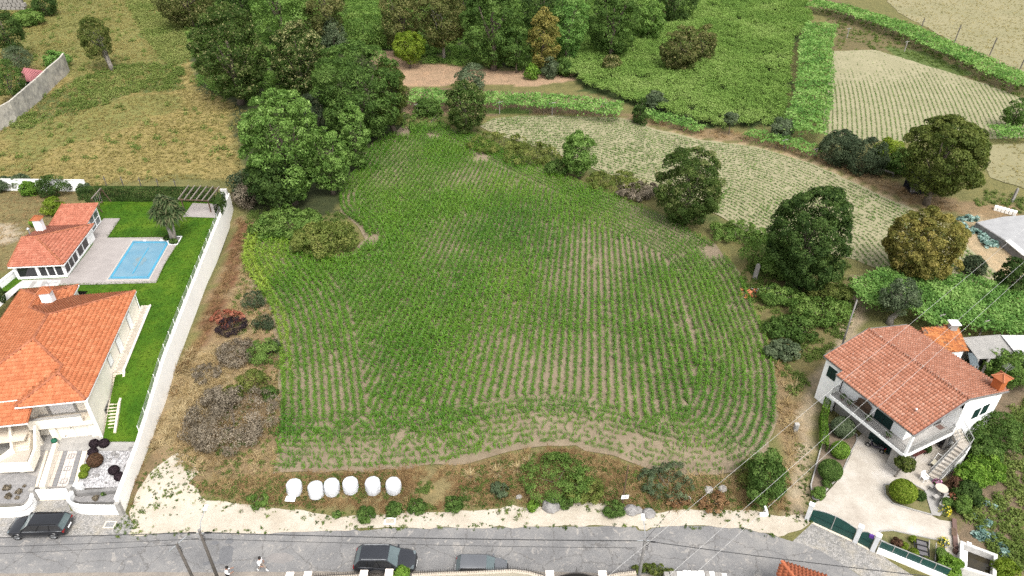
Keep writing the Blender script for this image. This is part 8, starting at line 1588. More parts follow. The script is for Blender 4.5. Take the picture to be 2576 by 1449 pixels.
 t('chestnut_tree', 'smaller pale topped chestnut right of the brown crowned one', 1770, 168, 60, 62, 0.30, 2600, 'leaf_brownish', 0.05, 8, 0.4, tip=0.25)
 # field edges
 t('oak_tree', 'bushy oak at the head of the maize field', 1170, 336, 200, 104, 0.28, 5200, 'leaf_chestnut', 0.03, 10, 0.38, tip=0.05)
 bush('willow_bush', 'grey green bush on the bare terrace rim', survey(1188,228), 2.9, 2.8, 0.26, 1500, 'leaf_grey')
 bush('bay_bush', 'green bush under the left end of the trellised vines', survey(1078,292), 2.4, 1.7, 0.26, 1300, 'leaf_mid')
 bush('dead_shrub', 'grey half dead shrub beside the terrace', survey(1385,196), 1.8, 2.4, 0.24, 900, 'leaf_grey')
 bush('seedling_tree', 'small bright sapling on the bare terrace', survey(1337,198), 1.7, 1.7, 0.26, 500, 'leaf_bright')
 bush('laurel_bush', 'green laurel at the right end of the bare terrace', survey(1415,190), 2.0, 1.9, 0.3, 1100, 'leaf_mid')
 bush('elder_bush', 'dry flowering shrub with cream tips in the creeper', survey(1538,190), 1.9, 2.2, 0.28, 1100, 'leaf_brownish', tip=0.3)
 t('cypress_tree', 'small dark cypress at the corner of the strip field', 1611, 312, 240, 38, 0.2, 1800, 'leaf_dark', 0.0, 10, 0.25, shape='cone')
 bush('eucalyptus_bush', 'pale bluish bush behind the small cypress', survey(1648,282), 1.9, 2.2, 0.26, 1500, 'leaf_grey')
 t('pear_tree', 'thin young tree on the bank above the strip field', 1838, 338, 278, 38, 0.24, 900, 'leaf_grey', 0.35, 6, 0.3, trunk=0.10)
 bush('laurel_bush', 'rounded grey green laurel below the vertical vine strip', survey(1966,348), 2.1, 2.1, 0.26, 1500, 'leaf_grey')
 t('chestnut_tree', 'young pale chestnut on the bank beside the maize', 1460, 448, 332, 90, 0.26, 4500, 'leaf_lime', 0.02, 10, 0.36, shape='round', tip=0.08)
 t('oak_tree', 'dense round dark oak on the bank beside the maize', 1732, 566, 375, 176, 0.24, 15000, 'leaf_chestnut', 0.02, 30, 0.42)
 t('oak_tree', 'large ivy covered dark oak nearest the tiled house', 2040, 725, 474, 208, 0.26, 16000, 'leaf_dark', 0.02, 22, 0.48, tip=0.10)
 t('chestnut_tree', 'golden flowering chestnut at the end of the strip field', 2328, 706, 532, 188, 0.26, 13000, 'leaf_olivegold', 0.04, 22, 0.42)
 t('walnut_tree', 'broad olive green walnut over the dark shed', 2368, 515, 294, 206, 0.32, 14000, 'leaf_olive', 0.03, 20, 0.55)
 t('laurel_tree', 'dark green crown peeping out behind the walnut', 2385, 400, 285, 62, 0.28, 1600, 'leaf_dark', 0.0)
 bush('olive_bush', 'dark bluish olive bush at the bend of the field path', survey(2098,408), 3.3, 2.9, 0.24, 2600, 'leaf_greydark')
 bush('olive_bush', 'second bluish olive bush nearer the walnut', survey(2170,432), 3.3, 2.9, 0.24, 2600, 'leaf_greydark')
 bush('broom_bush', 'yellow green broom between olive bush and walnut', survey(2222,418), 2.2, 2.6, 0.26, 1400, 'leaf_yellow')
 bush('laurel_bush', 'deep green shrub at the foot of the walnut', survey(2255,438), 2.0, 2.2, 0.26, 1300, 'leaf_mid')
 t('fig_tree', 'green tree on the bank at the right picture edge', 2556, 325, 246, 66, 0.28, 1800, 'leaf_mid', 0.05)
 t('orange_tree', 'dark glossy tree cut by the right edge above the vines', 2552, 752, 650, 82, 0.26, 2600, 'leaf_dark', 0.03)
 t('olive_tree', 'old olive with bare forked trunk behind the tiled house', 2258, 815, 705, 104, 0.2, 3000, 'leaf_grey', 0.28, 9, 0.36, trunk=0.38, bark='bark_pale')
 bush('laurel_bush', 'dark bush right of the golden chestnut', survey(2440,690), 1.4, 1.4, 0.22, 900, 'leaf_greydark')
 # brambles along the maize bank
 for k, (u, v, rx, rz, m, lb) in enumerate(((1245,372,5.0,1.1,'leaf_yellowbramble','yellowish bramble bank by the head of the maize'), (1335,402,5.2,1.2,'leaf_yellowbramble','yellowish bramble bank before the young chestnut'), (1555,470,4.8,1.0,'leaf_yellowbramble','yellow bramble bank behind the young chestnut'),
  (1610,492,3.6,0.9,'leaf_dead','withered bramble left of the round oak'), (1850,600,4.0,1.0,'leaf_bramble','green bramble bank right of the round oak'), (1925,665,3.6,1.8,'leaf_bramble','bramble heap behind the leaning stone post'),
  (1975,700,3.2,1.9,'leaf_bramble','bramble heap between the two stone posts'), (1405,440,2.0,1.3,'leaf_mid','dark green shrub left of the young chestnut'), (1080,312,6.0,0.9,'leaf_bramble','green bramble edge at the tip of the maize'),
  (1960,760,2.6,1.1,'leaf_bramble','green scrub beside the rubble heap'), (2060,800,3.4,1.4,'leaf_bramble','green scrub on the bank behind the rubble'), (1990,840,3.0,1.1,'leaf_mid','dark scrub facing the curved maize rows'), (2085,760,2.6,1.2,'leaf_olive','olive scrub beside the earth track'), (1965,895,2.0,0.9,'leaf_grey','greyish scrub near the maize curve'))):
  bush('bramble_bush', lb, survey(u, v), rx, rz, 0.22, 1500, m, ry=rx*0.7)
 # weeds and shrubs of the dead corner left of the maize
 for k, (u, v, rx, rz, m, n, lf, lb) in enumerate(((590,1075,4.2,1.4,'leaf_dead',4200,0.13,'large grey dead shrub heap left of the maize'), (560,1020,1.8,1.0,'leaf_dead',1400,0.12,'grey dead shrub behind the large heap'), (600,900,2.2,0.9,'leaf_dead',1700,0.12,'withered twig heap in the middle of the waste strip'),
  (640,975,1.6,0.9,'leaf_yellowbramble',800,0.14,'yellow green bush above the large dead heap'), (590,1000,1.1,0.7,'leaf_yellowbramble',500,0.13,'small yellow bush left of the dead heap'), (680,1000,0.9,0.7,'leaf_mid',500,0.13,'small green bush at the maize edge'), (670,900,1.9,1.0,'leaf_bramble',1000,0.15,'green bush by the bend of the maize rows'),
  (575,805,1.9,0.45,'leaf_redtwig',1400,0.12,'heap of red dried branches'), (585,830,1.7,0.7,'leaf_purple',900,0.12,'blackish twig pile below the red branches'), (640,770,1.4,1.0,'leaf_greydark',700,0.13,'grey blue shrub right of the red branches'), (665,825,1.2,0.9,'leaf_greydark',600,0.13,'second grey shrub near the maize edge'),
  (690,880,1.0,0.7,'leaf_greydark',400,0.12,'small grey shrub against the maize'), (520,945,1.6,0.5,'leaf_dead',900,0.1,'straw coloured stalk heap near the wall'))):
  bush('dead_bush' if 'leaf_dead' == m else 'scrub_bush', lb, survey(u, v), rx, rz, lf, n, m, clump=0.16)
 # roadside bank
 for k, (u, v, rx, rz, m, n, lb) in enumerate(((920,1302,0.85,0.6,'leaf_mid',900,'bright green bush at the verge below the fourth bale'), (990,1290,0.8,0.6,'leaf_mid',600,'green bush left of the drain grate'), (1050,1280,0.9,0.6,'leaf_mid',650,'green bush right of the drain grate'), (848,1298,0.4,0.35,'leaf_mid',250,'tiny green bush on the sandy verge'),
  (1140,1275,0.9,0.6,'leaf_mid',600,'low dark bush in the middle of the bank'), (1340,1280,0.6,0.5,'leaf_bright',400,'green bush left of the white rock'), (1420,1272,0.7,0.6,'leaf_mid',500,'dark green bush right of the white rock'), (1545,1290,1.0,0.7,'leaf_mid',800,'rounded bush at the foot of the sign post'),
  (1400,1215,3.2,1.0,'leaf_bramble',3200,'broad green bramble mound on the bank'), (1465,1235,1.9,0.8,'leaf_yellowbramble',1600,'yellow bramble joined to the broad mound'), (1680,1225,2.6,0.7,'leaf_grey',1500,'greyish creeper mat on the right of the bank'), (650,1265,1.0,0.5,'leaf_bramble',600,'weedy bush at the left end of the bank'), (1255,1240,0.9,0.6,'leaf_grey',500,'grey bush beside the dry tall grass'),
  (1700,1262,1.2,0.5,'leaf_rust',700,'rusty dry bush on the stony slope'), (1790,1265,1.4,0.6,'leaf_rust',800,'second rusty bush near the leafy tree'))):
  bush('roadside_bush', lb, survey(u, v), rx*0.95, rz*0.8, 0.12, n, m, clump=0.14, lobes=5)
 t('fig_tree', 'leafy green tree at the roadside end of the earth track', 1925, 1262, 1140, 104, 0.2, 3600, 'leaf_mid', 0.0, 10, 0.3, trunk=0.12)
 bush('broom_bush', 'yellow green bush behind the leafy roadside tree', survey(1898,1205), 1.6, 1.0, 0.14, 1100, 'leaf_yellowbramble')
woods()
def vineyards():
 L = lambda pts: plan(pts, None)
 def strip(line, w, z):
  P = [survey(u, v, z+0.5) for u, v in line]; out = []; back = []
  for i, p in enumerate(P):
   d = (P[min(i+1,len(P)-1)]-P[max(i-1,0)]); d.z = 0; d.normalize(); s = Vector((-d.y, d.x, 0)); out.append((p+s*w/2)); back.append((p-s*w/2))
  return [(p.x,p.y) for p in out+back[::-1]]
 pp = lambda pts: [(survey(u,v).x, survey(u,v).y) for u, v in pts]
 vines('trellis_vines', 'vines on an overhead trellis below the bare terrace', strip([(1025,238),(1110,242),(1250,246),(1330,250),(1400,254),(1480,262),(1565,272)], 6.0, 2.2), 2.2, 14, 'leaf_vine', pp([(1052,292),(1257,287),(1389,289),(1520,290)]), 0.36, 3)
 vines('trellis_vines', 'upright strip of vines between creeper slope and terrace field', strip([(2068,55),(2052,110),(2053,170),(2047,240),(2032,290),(2022,325)], 6.6, 2.4), 2.4, 12, 'leaf_vine', (), 0.38, 4)
 vines('trellis_vines', 'long diagonal trellis of vines below the hay field', strip([(2040,2),(2110,14),(2200,40),(2270,62),(2340,95),(2420,128),(2500,165),(2600,208)], 7.0, 2.2), 2.2, 11, 'leaf_vine', pp([(2275,130),(2130,96)]), 0.40, 5)
 vines('trellis_vines', 'broad leafy vine canopy behind the tiled house', [tuple(survey(u,v,2.5)[:2]) for u, v in [(2135,712),(2225,668),(2330,690),(2430,688),(2720,760),(2720,850),(2480,822),(2340,808),(2300,775),(2190,765)]], 2.2, 52, 'leaf_vine', pp([(2460,850),(2350,835)]), 0.26, 6)
 vines('low_vines', 'low row of vines along the bank of the strip field', strip([(1600,268),(1660,285),(1720,300),(1765,318)], 3.2, 1.3), 1.3, 14, 'leaf_vine', (), 0.32, 7)
 vines('low_vines', 'low vines on the bank beside the terrace field corner', strip([(1880,325),(1930,340),(2000,352),(2060,378)], 3.4, 1.4), 1.4, 14, 'leaf_vine', pp([(1972,372),(2050,395)]), 0.32, 8)
 vines('low_vines', 'clump of vines beside the right picture edge', strip([(2500,322),(2540,325),(2590,325)], 5.0, 1.6), 1.6, 14, 'leaf_vine', (), 0.32, 9)
 vines('low_vines', 'small vine clump right behind the walnut', strip([(2425,345),(2470,342)], 5.0, 1.6), 1.6, 14, 'leaf_vine', (), 0.32, 10)
 for k, (u, v) in enumerate(((2310,90),(2400,108),(2488,142),(2565,175))):
  p = survey(u, v); T = thing('vine_stake', ('tall grey stake at the upper end of the diagonal vines','second tall grey stake along the diagonal vines','third tall grey stake along the diagonal vines','tall grey stake nearest the right edge by the diagonal vines')[k], 'stake', p)
  b = MB(); b.beam((0,0,-0.2),(0.25,0,4.0),0.16); b.build('pole', MATS['wood_grey'], T); b = MB(); b.beam((-0.2,0,3.2),(0.7,0,3.3),0.05); b.build('crosspiece', MATS['wood_grey'], T)
vineyards()
# ---------------------------------------------------------------- crops
leafmat('maize_leaf', [(0.034,0.106,0.010),(0.066,0.166,0.015),(0.118,0.230,0.023),(0.23,0.31,0.04)], 'INSTANCER', trans=0.32, rough=0.45, spec=0.22)
leafmat('young_maize', [(0.05,0.115,0.020),(0.085,0.165,0.032),(0.13,0.21,0.05),(0.21,0.25,0.08)], 'INSTANCER', trans=0.3)
leafmat('grass_straw', [(0.13,0.145,0.04),(0.235,0.20,0.068),(0.31,0.255,0.10),(0.42,0.355,0.18)], 'INSTANCER', trans=0.25)
leafmat('weed_green', [(0.035,0.065,0.016),(0.085,0.135,0.03),(0.15,0.20,0.05),(0.25,0.27,0.09)], 'INSTANCER', trans=0.3)
leafmat('thicket_leaf', [(0.058,0.112,0.024),(0.12,0.208,0.044),(0.18,0.28,0.064),(0.26,0.35,0.105)], 'INSTANCER', trans=0.3)
leafmat('dry_stalk', [(0.12,0.07,0.034),(0.20,0.125,0.058),(0.29,0.21,0.10),(0.44,0.355,0.21)], 'INSTANCER', trans=0.15)
def maize_mesh(rng, h):
 V = []; F = []; n = 8
 for k in range(n):
  t = k/(n-1); a = (k % 2)*math.pi + rng.normal()*0.5; z0 = h*(0.08+0.72*t); L = h*(0.50+0.24*math.sin(math.pi*t))*(0.8+0.4*rng.random()); rise = 0.55+0.5*t
  dx, dy = math.cos(a), math.sin(a); sx, sy = -dy, dx; b = len(V); w = 0.085*h/0.9*(0.8+0.4*rng.random())
  for i, s in enumerate((0.0, 0.35, 0.7, 1.0)):
   r = L*s*(0.92-0.25*t); z = z0+L*(rise*s-1.05*s*s*(1.0-0.35*t)); ww = w*(0.7,1.0,0.8,0.1)[i]
   V += [(dx*r+sx*ww/2, dy*r+sy*ww/2, max(z,0.03)), (dx*r-sx*ww/2, dy*r-sy*ww/2, max(z,0.03))]
  F += [(b+2*i, b+2*i+1, b+2*i+3, b+2*i+2) for i in range(3)]
 b = len(V)
 for z, r in ((0.0,0.016),(h*0.85,0.008)):
  V += [(r*math.cos(q*2.094), r*math.sin(q*2.094), z) for q in range(3)]
 F += [(b+q, b+(q+1)%3, b+3+(q+1)%3, b+3+q) for q in range(3)]
 return V, F
def smooth_line(P, step):
 P = [Vector((p[0],p[1])) for p in P]; out = []
 for i in range(len(P)-1):
  a = P[max(i-1,0)]; b = P[i]; c = P[i+1]; d = P[min(i+2,len(P)-1)]; m = max(2, int((c-b).length/step))
  for k in range(m):
   t = k/m; out.append(0.5*((2*b)+(c-a)*t+(2*a-5*b+4*c-d)*t*t+(3*b-a-3*c+d)*t*t*t))
 out.append(P[-1]); return np.array([(p.x,p.y) for p in out])
def pdist(p, line):
 d = np.full(len(p), 1e9)
 for q in line[::3]: d = np.minimum(d, np.hypot(p[:,0]-q[0], p[:,1]-q[1]))
 return d
def offset_rows(line, n, gap, first, side):
 T = np.gradient(line, axis=0); T /= np.linalg.norm(T, axis=1, keepdims=True); k = np.ones(15)/15
 Nn = np.column_stack([-T[:,1], T[:,0]])*side
 Nn = np.column_stack([np.convolve(np.pad(Nn[:,j], 7, mode='edge'), k, 'valid') for j in (0,1)]); Nn /= np.linalg.norm(Nn, axis=1, keepdims=True)
 return [line+Nn*(first+gap*i) for i in range(n)]
def resample(line, step, rng):
 s = np.concatenate([[0], np.cumsum(np.hypot(*np.diff(line, axis=0).T))]); t = np.arange(0, s[-1], step); t = t+rng.normal(size=len(t))*step*0.18
 return np.column_stack([np.interp(t, s, line[:,0]), np.interp(t, s, line[:,1])])
def crops():
 rng = np.random.default_rng(5); FP = plan(FIELD)
 LB = smooth_line(plan([(700,1200),(708,1050),(704,900),(686,792),(638,712),(612,650),(632,592)]), 0.4)
 PB = smooth_line(plan([(1030,318),(1100,317),(1200,343),(1290,388),(1400,438),(1500,478),(1600,515),(1700,560),(1795,617),(1858,690),(1900,780),(1935,870),(1952,950),(1952,1050),(1928,1125),(1880,1174),(1800,1196),(1720,1192),(1640,1176),(1540,1144),(1450,1120),(1350,1118),(1250,1136),(1100,1168),(950,1180),(800,1184),(650,1184)]), 0.4)
 ib = int(np.argmin(np.hypot(PB[:,0]-survey(1760,1196).x, PB[:,1]-survey(1760,1196).y))); it = int(np.argmin(np.hypot(PB[:,0]-survey(1600,515).x, PB[:,1]-survey(1600,515).y)))
 BB = PB[ib:]; RB = PB[it:ib]; TB = PB[:it]
 MB_ = smooth_line(plan([(740,608),(790,645),(880,648),(925,606),(905,570),(857,532),(857,480),(905,420),(945,362),(1020,322)]), 0.4)
 fam = []
 fam.append((0, offset_rows(PB, 12, 0.72, 0.4, -1))); fam.append((1, offset_rows(LB, 11, 0.72, 0.3, -1)))
 fam.append((5, offset_rows(MB_, 4, 0.72, 0.4, -1)))
 rows = []; x = -34.0
 while x < 30:
  ang = math.radians(np.interp(x, [-22,-5,8,22], [11.5,9.0,5.5,1.0])); tt = np.arange(-32, 70, 1.0)
  rows.append(np.column_stack([x+np.sin(ang)*tt+0.004*tt*np.abs(tt)/20, 74+np.cos(ang)*tt])); x += 0.74
 fam.append((4, rows)); P = []
 for f, rr in fam:
  for k, r in enumerate(rr):
   q = resample(r, 0.21, rng); q = q[in_poly(q[:,0], q[:,1], FP)]
   if len(q) == 0: continue
   dB = pdist(q, BB); dL = pdist(q, LB); dR = pdist(q, RB); dT = pdist(q, TB); dM = pdist(q, MB_)
   lim = 5.6+2.2*(vnoise(q[:,0], q[:,1], 6.0, 2)-0.5)
   c = np.where(dB < lim, 0, np.where(dL < 8.0, 1, np.where(dR < 8.0, 0, np.where(dT < 4.6, 0, np.where(dM < 2.6, 5, 4)))))
   ok = c == f
   if f == 0: ok &= np.minimum(dB, np.minimum(dR, dT)) > 0.4+0.72*k-0.25
   if f == 1: ok &= dL > 0.3+0.72*k-0.25
   q = q[ok]; 
   if len(q): P.append(np.column_stack([q, dB[ok], dL[ok], dR[ok], dT[ok], np.full(len(q), f), dM[ok]]))
 A = np.vstack(P); n = len(A); x, y, dB, dL, dR, dT, f, dM = A.T
 vig = fbm(x, y, 9, 31); right = sstep((x+2)/18)
 s = 0.74+0.66*(vig-0.35)-0.13*sstep((x+4)/16)*sstep((96-y)/25)-0.06*sstep((62-y)/14); s = s*np.where(dB < 7, np.where(dB > 3.3, 1.08, 0.85)-0.16*right*sstep((5.5-dB)/5), 1.0)*np.where(dR < 3, 0.85, 1.0)
 s = s*(0.85+0.3*rng.random(n))*1.0
 s = s*np.where((dL < 1.6), 1.1, 1)
 drop = rng.random(n) < np.where(dB < 6.5, np.where((dB > 1.0) & (dB < 3.2), 0.18, 0.03), 0.04)+np.where(fbm(x, y, 3.5, 77) < 0.22, 0.3, 0)
 for (u, v, r) in ((935,603,1.3),(1790,640,1.6),(1210,400,1.5),(1085,345,1.2)):
  c = survey(u, v); drop |= (np.hypot(x-c.x, y-c.y) < r*(0.6+0.8*rng.random(n)))
 keep = ~drop; A = A[keep]; s = np.clip(s[keep], 0.35, 1.35); x, y, dB, dL, dR, dT, f, dM = A.T; n = len(A)
 jt = np.where(dB < 6.5, 0.13, 0.04); x = x+rng.normal(size=n)*jt; y = y+rng.normal(size=n)*jt
 tint = np.clip(0.18+0.55*(fbm(x, y, 12, 51)-0.3)+0.30*rng.random(n)+np.where(dL < 1.5, 0.28, 0)*sstep((y-45)/15)+np.where(dB < 4, 0.15, 0), 0, 1)
 up = sstep((survey(640,620).x+7-x)/4)*sstep((y-66)/6)*sstep((86-y)/8); tint = np.clip(tint+0.30*up, 0, 1)
 z = hgt(x, y)+0.07
 vr = [maize_mesh(np.random.default_rng(70+k), 0.95) for k in range(6)]
 d = np.hypot(y, CAMH-z)/(0.3+s); o = np.argsort(d+np.where(dB < 7, 0, 40)); near = o[:300]; rest = o[300:]
 ms = []
 for V, F in vr:
  me = bpy.data.meshes.new('maize_plant'); me.from_pydata(V, [], F); me.update(); me.materials.append(MATS['maize_leaf']); ms.append(me)
 for i in near:
  ob = mesh_obj('maize_plant', ms[int(rng.integers(0,6))]); ob.location = (x[i], y[i], z[i]); ob.rotation_euler = (rng.normal()*0.08, rng.normal()*0.08, rng.random()*6.28); ob.scale = (s[i],)*3; ob['tint'] = float(tint[i])
  tag(ob, 'single young maize plant in the headland rows nearest the road', 'maize plant', 'maize plants along the near edge of the field')
 scatter('maize_crop', 'rows of knee high green maize filling the middle field', 'maize', np.column_stack([x,y,z])[rest], s[rest], tint[rest], [proto('maize_source', V, F, MATS['maize_leaf']) for V, F in vr], rng, 0.08)
 print('maize', n)
 # young maize in the long strip and on the terrace
 pr = []
 for k in range(3):
  V, F = ribbons(np.random.default_rng(90+k), 6, 0.42, 0.06, 0.7, 0.45, h0=0.08); pr.append(proto('young_maize_source', V, F, MATS['young_maize']))
 SP = plan(STRIP); TBs = smooth_line(plan([(1180,312),(1240,296),(1300,290),(1420,289),(1560,296),(1650,325),(1760,350),(1900,368),(2050,412),(2180,472),(2290,522),(2370,560),(2440,620),(2530,700)]), 0.5)
 Q = []
 for r in offset_rows(TBs, 60, 0.74, 1.2, -1):
  q = resample(r, 0.21, rng); q = q[in_poly(q[:,0], q[:,1], SP)]; Q.append(q)
 Q = np.vstack(Q); g = fbm(Q[:,0], Q[:,1], 5, 8); Q = Q[(rng.random(len(Q)) < 0.62+0.7*(g-0.3)) & (fbm(Q[:,0]*0.35, Q[:,1], 2.2, 3) > 0.18)]; n = len(Q)
 sc = 0.58+0.6*fbm(Q[:,0], Q[:,1], 6, 15)*(0.7+0.6*rng.random(n))
 scatter('young_maize_strip', 'sparse short maize seedlings across the pale long strip field', 'maize', np.column_stack([Q, hgt(Q[:,0],Q[:,1])+0.07]), sc, np.clip(0.2+0.6*rng.random(n), 0, 1), pr, rng, 0.1)
 TP = plan(TERR); Q = []
 a0 = survey(2080,332); 
 for k in range(90):
  p0 = survey(2068+k*12.6, 345); tt = np.arange(-8, 70, 1.5); r = np.column_stack([p0.x+0.36*tt-0.0016*tt*tt, p0.y+0.93*tt])
  q = resample(r, 0.17, rng); q = q[in_poly(q[:,0], q[:,1], TP)]; Q.append(q)
 Q = np.vstack(Q); keep = rng.random(len(Q)) < np.clip(1.15-1.3*sstep((Q[:,1]-survey(2300,230).y)/22+ (fbm(Q[:,0],Q[:,1],8,4)-0.5)), 0.08, 0.95); Q = Q[keep]; n = len(Q)
 scatter('young_maize_terrace', 'thin green seedling rows on the upper terrace field', 'maize', np.column_stack([Q, hgt(Q[:,0],Q[:,1])+0.07]), 0.42+0.4*rng.random(n), np.clip(0.2+0.7*rng.random(n), 0, 1), pr, rng, 0.1)
crops()
# ---------------------------------------------------------------- grass, weeds, thickets
def cover():
 rng = np.random.default_rng(9)
 def pz(q, dz=0.0): return np.column_stack([q, hgt(q[:,0], q[:,1])+dz])
 grass = []; weed = []; thick = []; dry = []; fine = []
 for k in range(3):
  r = np.random.default_rng(200+k); V, F = ribbons(r, 11, 0.55, 0.05, 0.75, 0.35); grass.append(proto('grass_source', V, F, MATS['grass_straw']))
  V, F = ribbons(r, 9, 0.30, 0.05, 0.8, 0.4); fine.append(proto('short_grass_source', V, F, MATS['weed_green']))
  weed.append(leaf_proto('weed_source', r, 34, (0.42,0.42,0.5), 0.20, MATS['weed_green']))
  thick.append(leaf_proto('thicket_source', r, 80, (0.75,0.75,0.5), 0.21, MATS['thicket_leaf']))
  V, F = ribbons(r, 16, 0.75, 0.035, 0.9, 0.30); dry.append(proto('dry_weed_source', V, F, MATS['dry_stalk']))
 ME = plan(MEADOW); q = pts_in(ME, 6.0, rng); g = fbm(q[:,0], q[:,1], 7, 3); n = len(q)
 t = np.clip(0.12+0.7*(fbm(q[:,0], q[:,1], 9, 4)-0.15)+0.14*rng.random(n)-0.18*sstep((q[:,1]-140)/40), 0, 1)
 scatter('meadow_grass', 'tall straw coloured dry grass of the sloping meadow', 'grass', pz(q), 0.45+0.6*g, t, grass, rng, 0.25)
 G1 = plan([(20,325),(60,270),(130,235),(200,195),(300,165),(420,160),(470,180),(440,225),(330,235),(220,275),(120,300),(60,330)]); G2 = plan([(300,-30),(430,-30),(485,60),(475,150),(430,170),(360,90)])
 q = np.vstack([pts_in(G1, 1.6, rng), pts_in(G2, 3.2, rng), pts_in(ME, 0.08, rng)]); n = len(q)
 keep = fbm(q[:,0], q[:,1], 5, 6) > 0.30; q = q[keep]; n = len(q)
 scatter('meadow_bracken', 'green bracken and bramble patches spreading through the dry meadow', 'bracken', pz(q), 0.9+0.9*rng.random(n), np.clip(0.35+0.6*fbm(q[:,0],q[:,1],6,8)+0.25*rng.random(n)-0.1+0.22*in_poly(q[:,0],q[:,1],G2), 0, 1), weed, rng, 0.2)
 TH = plan(THICKET); q = pts_in(TH, 2.0, rng); n = len(q); hh = 1.3*fbm(q[:,0], q[:,1], 6, 12)+0.9*vnoise(q[:,0], q[:,1], 2.6, 14)
 scatter('vine_thicket', 'rampant light green creeper blanketing the slope beside the wood', 'creeper', pz(q, 0.15)+np.column_stack([0*hh,0*hh,hh]), 0.8+0.7*rng.random(n), np.clip(0.24+0.75*fbm(q[:,0],q[:,1],8,16)+0.3*(rng.random(n)-0.3), 0, 1), thick, rng, 0.35)
 # undergrowth of the wood
 q = np.vstack([pts_in(plan([(480,-60),(1700,-60),(1640,90),(1480,150),(1440,186),(1330,178),(1060,158),(985,130),(900,110),(870,200),(640,260),(500,215),(470,70)]), 0.55, rng), pts_in(plan([(870,0),(965,0),(975,110),(900,110)]), 2.0, rng)]); n = len(q)
 scatter('wood_undergrowth', 'green creepers and brambles on the floor of the wood', 'undergrowth', pz(q, 0.2), 1.0+0.9*rng.random(n), np.clip(0.1+0.6*rng.random(n), 0, 1), thick, rng, 0.3)
 # hedge bank right of the maize and other weedy margins
 for nm, lb, poly, dens, lo, hi, sc in (
  ('weed_bank', 'mixed green weeds on the bank between maize and strip field', [(1180,322),(1300,362),(1420,405),(1640,488),(1800,565),(1900,630),(1960,700),(2050,720),(2150,668),(1940,607),(1800,548),(1640,478),(1400,392),(1260,350)], 2.2, 0.1, 0.75, 1.0),
  ('weed_margin', 'rough green and brown weeds between the maize and the tiled house', [(1860,700),(1900,650),(2040,700),(2150,700),(2150,790),(2110,880),(2050,960),(1990,1000),(1960,950),(1915,830)], 4.5, 0.1, 0.9, 0.85),
  ('roadside_weeds', 'low scrubby weeds on the roadside bank below the maize', [(490,1215),(700,1195),(1180,1172),(1350,1128),(1460,1134),(1600,1178),(1850,1202),(1950,1165),(1985,1200),(1985,1285),(1900,1280),(1640,1285),(1500,1258),(1290,1270),(1000,1290),(640,1268),(510,1236)] if False else [(490,1215),(700,1200),(1180,1180),(1350,1140),(1460,1145),(1600,1185),(1850,1207),(1950,1165),(1985,1200),(1985,1285),(1900,1280),(1640,1285),(1500,1258),(1290,1270),(1000,1290),(640,1268),(510,1236)], 13.0, 0.05, 0.75, 0.5),
  ('wall_foot_weeds', 'patchy green weeds between the long white wall and the maize', [(650,560),(640,600),(615,650),(640,712),(690,792),(706,900),(712,1050),(700,1190),(560,1210),(540,1100),(600,900),(580,800),(600,690)], 2.2, 0.1, 0.85, 0.6),
  ('bramble_floor', 'tangled weeds round the bramble mounds at the foot of the limes', [(625,530),(700,520),(860,540),(905,600),(880,640),(790,650),(720,612),(640,600),(620,640),(600,640),(620,580)], 3.0, 0.1, 0.75, 0.9),
  ('terrace_weeds', 'weeds along the terrace bank under the right hand vines', [(2060,20),(2110,90),(2100,125),(2230,128),(2440,198),(2576,255),(2576,215),(2400,130),(2300,90),(2200,50)], 1.0, 0.2, 0.8, 0.8),
  ('garden_weeds', 'lush vegetable garden greenery right of the tiled house', [(2460,1050),(2576,1000),(2576,1400),(2500,1440),(2480,1330),(2540,1200),(2500,1150)] and [(2400,1180),(2440,1040),(2740,980),(2740,1460),(2510,1460),(2470,1340),(2420,1300)], 7.0, 0.25, 0.95, 0.95),
  ('right_edge_weeds', 'weeds on the bank behind the concrete yard', [(2480,480),(2576,490),(2576,540),(2440,520)], 1.6, 0.2, 0.8, 0.9)):
  q = pts_in(plan(poly), dens, rng); q = q[fbm(q[:,0], q[:,1], 3.0, 21) > 0.36]; n = len(q)
  scatter(nm, lb, 'weeds', pz(q), sc*(0.6+0.8*rng.random(n)), np.clip(lo+(hi-lo)*(0.6*fbm(q[:,0], q[:,1], 4, 23)+0.5*rng.random(n)), 0, 1), weed, rng, 0.2)
